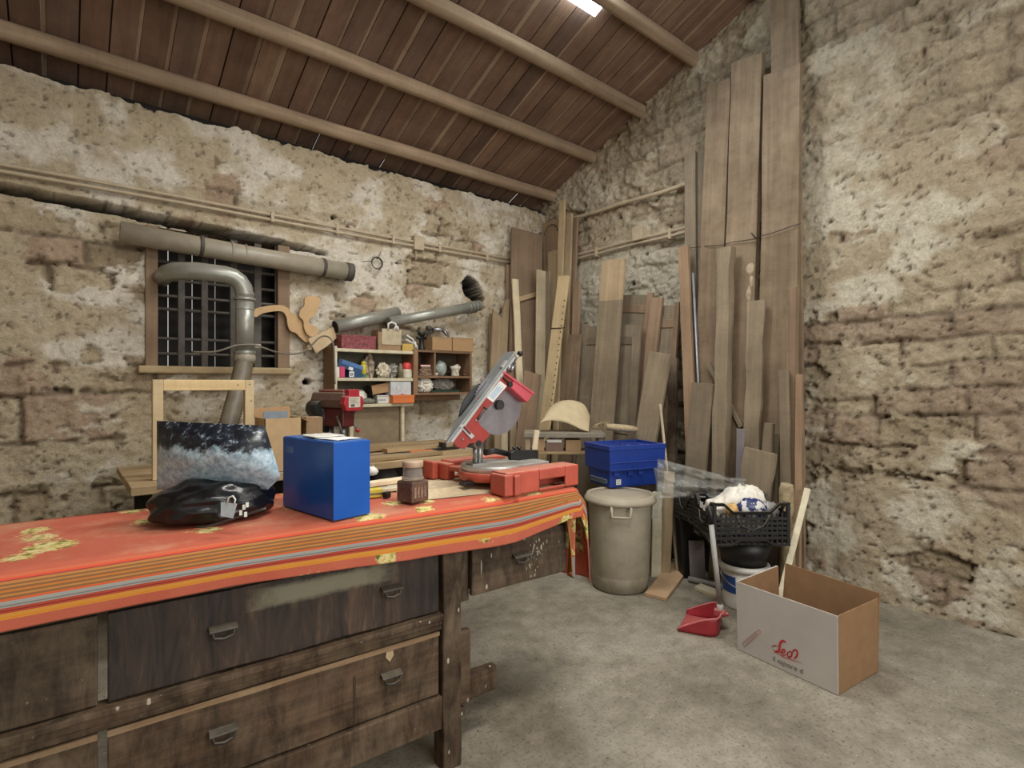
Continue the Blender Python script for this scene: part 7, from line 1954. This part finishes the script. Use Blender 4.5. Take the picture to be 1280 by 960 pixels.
def cardboard_box():
    A = onZ(922, 812, 0); Bq = onZ(1000, 848, 0); d = Vector((Bq.x-A.x, Bq.y-A.y, 0)).normalized()
    rz = math.atan2(d.y, d.x); h = 0.352; L, D = 0.50, 0.37
    wm = plain('white_carton_face', (182, 177, 170), 0.8, var=0.05, scale=4)
    t = thing('cardboard_box', 'open white cardboard box with red lettering on the floor at the right', 'box', (A.x, A.y, 0.002), rz)
    th = 0.005
    # x along the printed face, y away from the camera
    m = MB(); m.hexa([(0, 0, 0), (L, 0, 0), (L, th, 0), (0, th, 0)], [(-0.006, -0.006, h), (L, -0.006, h), (L, th-0.006, h), (-0.006, th-0.006, h)]); fr = m.build('front_wall', wm, t, bevel=0.001)
    m = MB(); m.hexa([(0.0, th, 0), (L, th, 0), (L, th+0.003, 0), (0.0, th+0.003, 0)], [(0, th-0.005, h), (L, th-0.005, h), (L, th-0.002, h), (0, th-0.002, h)]); m.build('brown_lining', M_CARDB, fr)
    m = MB(); m.hexa([(0, 0.004, 0), (th, 0.004, 0), (th, D, 0), (0, D, 0)], [(-0.006, 0, h), (th-0.006, 0, h), (th+0.004, D-0.02, h+0.02), (0.004-0.006, D-0.02, h+0.02)]); sd = m.build('end_wall', wm, t, bevel=0.001)
    m = MB(); m.hexa([(th, 0.008, 0), (th+0.003, 0.008, 0), (th+0.003, D, 0), (th, D, 0)], [(th-0.006, 0.008, h-0.001), (th-0.003, 0.008, h-0.001), (th+0.007, D-0.022, h+0.019), (th+0.004, D-0.022, h+0.019)]); m.build('brown_lining', M_CARDB, sd)
    m = MB(); m.hexa([(L-th, 0.004, 0), (L, 0.004, 0), (L, D, 0), (L-th, D, 0)], [(L-th, 0, h), (L, 0, h), (L, D, h), (L-th, D, h)]); m.build('end_wall', M_CARDB, t, bevel=0.001)
    m = MB(); m.hexa([(0.012, D-th, 0), (L, D-th, 0), (L, D, 0), (0.012, D, 0)], [(0.03, D+0.02-th, h+0.035), (L, D+0.02-th, h+0.02), (L, D+0.02, h+0.02), (0.03, D+0.02, h+0.035)]); m.build('back_wall', M_CARDB, t, bevel=0.001)
    m = MB(); m.box(0, L, 0, D, 0, 0.004); m.build('base', M_CARDB, t)
    # lettering
    rd = plain('red_print', (176, 44, 50), 0.6); gy = plain('grey_ink', (112, 108, 108), 0.7); pk = plain('pink_stamp_ink', (178, 96, 98), 0.7)
    M0 = Matrix.Rotation(PI/2, 4, 'X')
    tilt = math.atan2(0.006, h)
    def text(s, size, x, z, mat, name, rot=0.0, shear=0.0, ext=0.0004, wide=1.0):
        cu = bpy.data.curves.new(name, 'FONT'); cu.body = s; cu.size = size; cu.shear = shear; cu.extrude = ext; cu.offset = 0.0006 if size > 0.05 else 0
        tmp = bpy.data.objects.new(name, cu); COL.objects.link(tmp); bpy.context.view_layer.update()
        me = bpy.data.meshes.new_from_object(tmp.evaluated_get(bpy.context.evaluated_depsgraph_get()))
        bpy.data.objects.remove(tmp); bpy.data.curves.remove(cu)
        o = bpy.data.objects.new(name, me); COL.objects.link(o); me.materials.clear(); me.materials.append(mat); o.parent = fr
        o.matrix_local = Matrix.Translation((x, -0.0012-0.006*z/h, z)) @ Matrix.Rotation(PI/2-(-tilt), 4, 'X') @ Matrix.Rotation(rot, 4, 'Z') @ Matrix.Diagonal((wide, 1, 1, 1))
        return o
    def px2(px, py):
        p = CAM+ray(px, py)*0; n = Vector((d.y, -d.x, 0)); r_ = ray(px, py); k = (A-CAM).dot(n)/r_.dot(n); w = CAM+r_*k
        return (w-A).dot(d), w.z
    x, z = px2(969, 815); 
    m = MB()
    def stroke(pts, w, mat_mb):
        q = [Vector((px2(*p)[0], -0.0016-0.006*px2(*p)[1]/h, px2(*p)[1])) for p in pts]
        sm = []
        for i in range(len(q)-1):
            for k in range(5):
                t_ = k/5; p0 = q[max(0, i-1)]; p1 = q[i]; p2 = q[i+1]; p3 = q[min(len(q)-1, i+2)]
                sm.append(0.5*((2*p1)+(p2-p0)*t_+(2*p0-5*p1+4*p2-p3)*t_*t_+(3*p1-p0-3*p2+p3)*t_**3))
        sm.append(q[-1])
        rs = [w*(0.55+0.45*math.sin(PI*i/(len(sm)-1))) for i in range(len(sm))]
        k0 = len(mat_mb.v); mat_mb.tube(sm, rs, 8)
        for i in range(k0, len(mat_mb.v)):
            v = mat_mb.v[i]; c = -0.0016-0.006*v.z/h; v.y = c+(v.y-c)*0.12
    # script capital L with a top loop and a long foot, then e, o and the start of the next letter
    stroke([(965, 809), (968.5, 807.2), (972.5, 808)], 0.0026, m)
    stroke([(983, 803.5), (980.5, 801.2), (977, 802.5), (975.2, 807), (974.6, 812), (972, 815.2), (968.5, 815)], 0.0056, m)
    stroke([(968.5, 815), (973.5, 814), (977, 816.8)], 0.0034, m)
    stroke([(977.5, 816.5), (981.5, 815), (981.2, 812), (978.4, 812.8), (977.6, 816.5), (979.5, 819.3), (983.2, 818)], 0.0036, m)
    stroke([(988, 814.4), (985, 816.6), (985.4, 820.8), (988.4, 821.4), (990.4, 818), (989, 814.6), (987.2, 814.8)], 0.0042, m)
    stroke([(990.5, 816.5), (993.5, 812.6), (996.6, 813.6), (997.2, 818), (994.6, 822.6), (992.4, 822.2)], 0.0044, m)
    m.build('red_script_lettering', rd, fr)
    m = MB(); stroke([(966, 811.5), (978, 820.5), (990, 825), (1003, 829)], 0.0018, m); m.build('red_underline', rd, fr)
    x, z = px2(965.5, 822.5); x2, z2 = px2(1001, 837)
    text('il sapore d', 0.036, x, z-0.012, gy, 'small_grey_lettering', 0.0, 0.15, 0.0003)
    m = MB()
    for k in range(9):
        f = 0.12+0.085*k; (xa, za), (xb, zb_) = px2(930.5+20.5*f-0.6, 806.3-17.7*f-1.2), px2(930.5+20.5*f+0.5, 806.3-17.7*f+1.4)
        m.tube([(xa, -0.0016-0.006*za/h, za), (xb, -0.0016-0.006*zb_/h, zb_)], 0.0009, 5)
    m.build('stamp_print', pk, fr)
    m = MB(); 
    ps = [px2(928.5, 804.5), px2(949.5, 786.5), px2(952, 790.5), px2(931, 809)]
    for i in range(4):
        (xa, za), (xb, zb_) = ps[i], ps[(i+1) % 4]; m.tube([(xa, -0.0016-0.006*za/h, za), (xb, -0.0016-0.006*zb_/h, zb_)], 0.0008, 6)
    m.build('stamp_border', pk, fr)


cardboard_box()
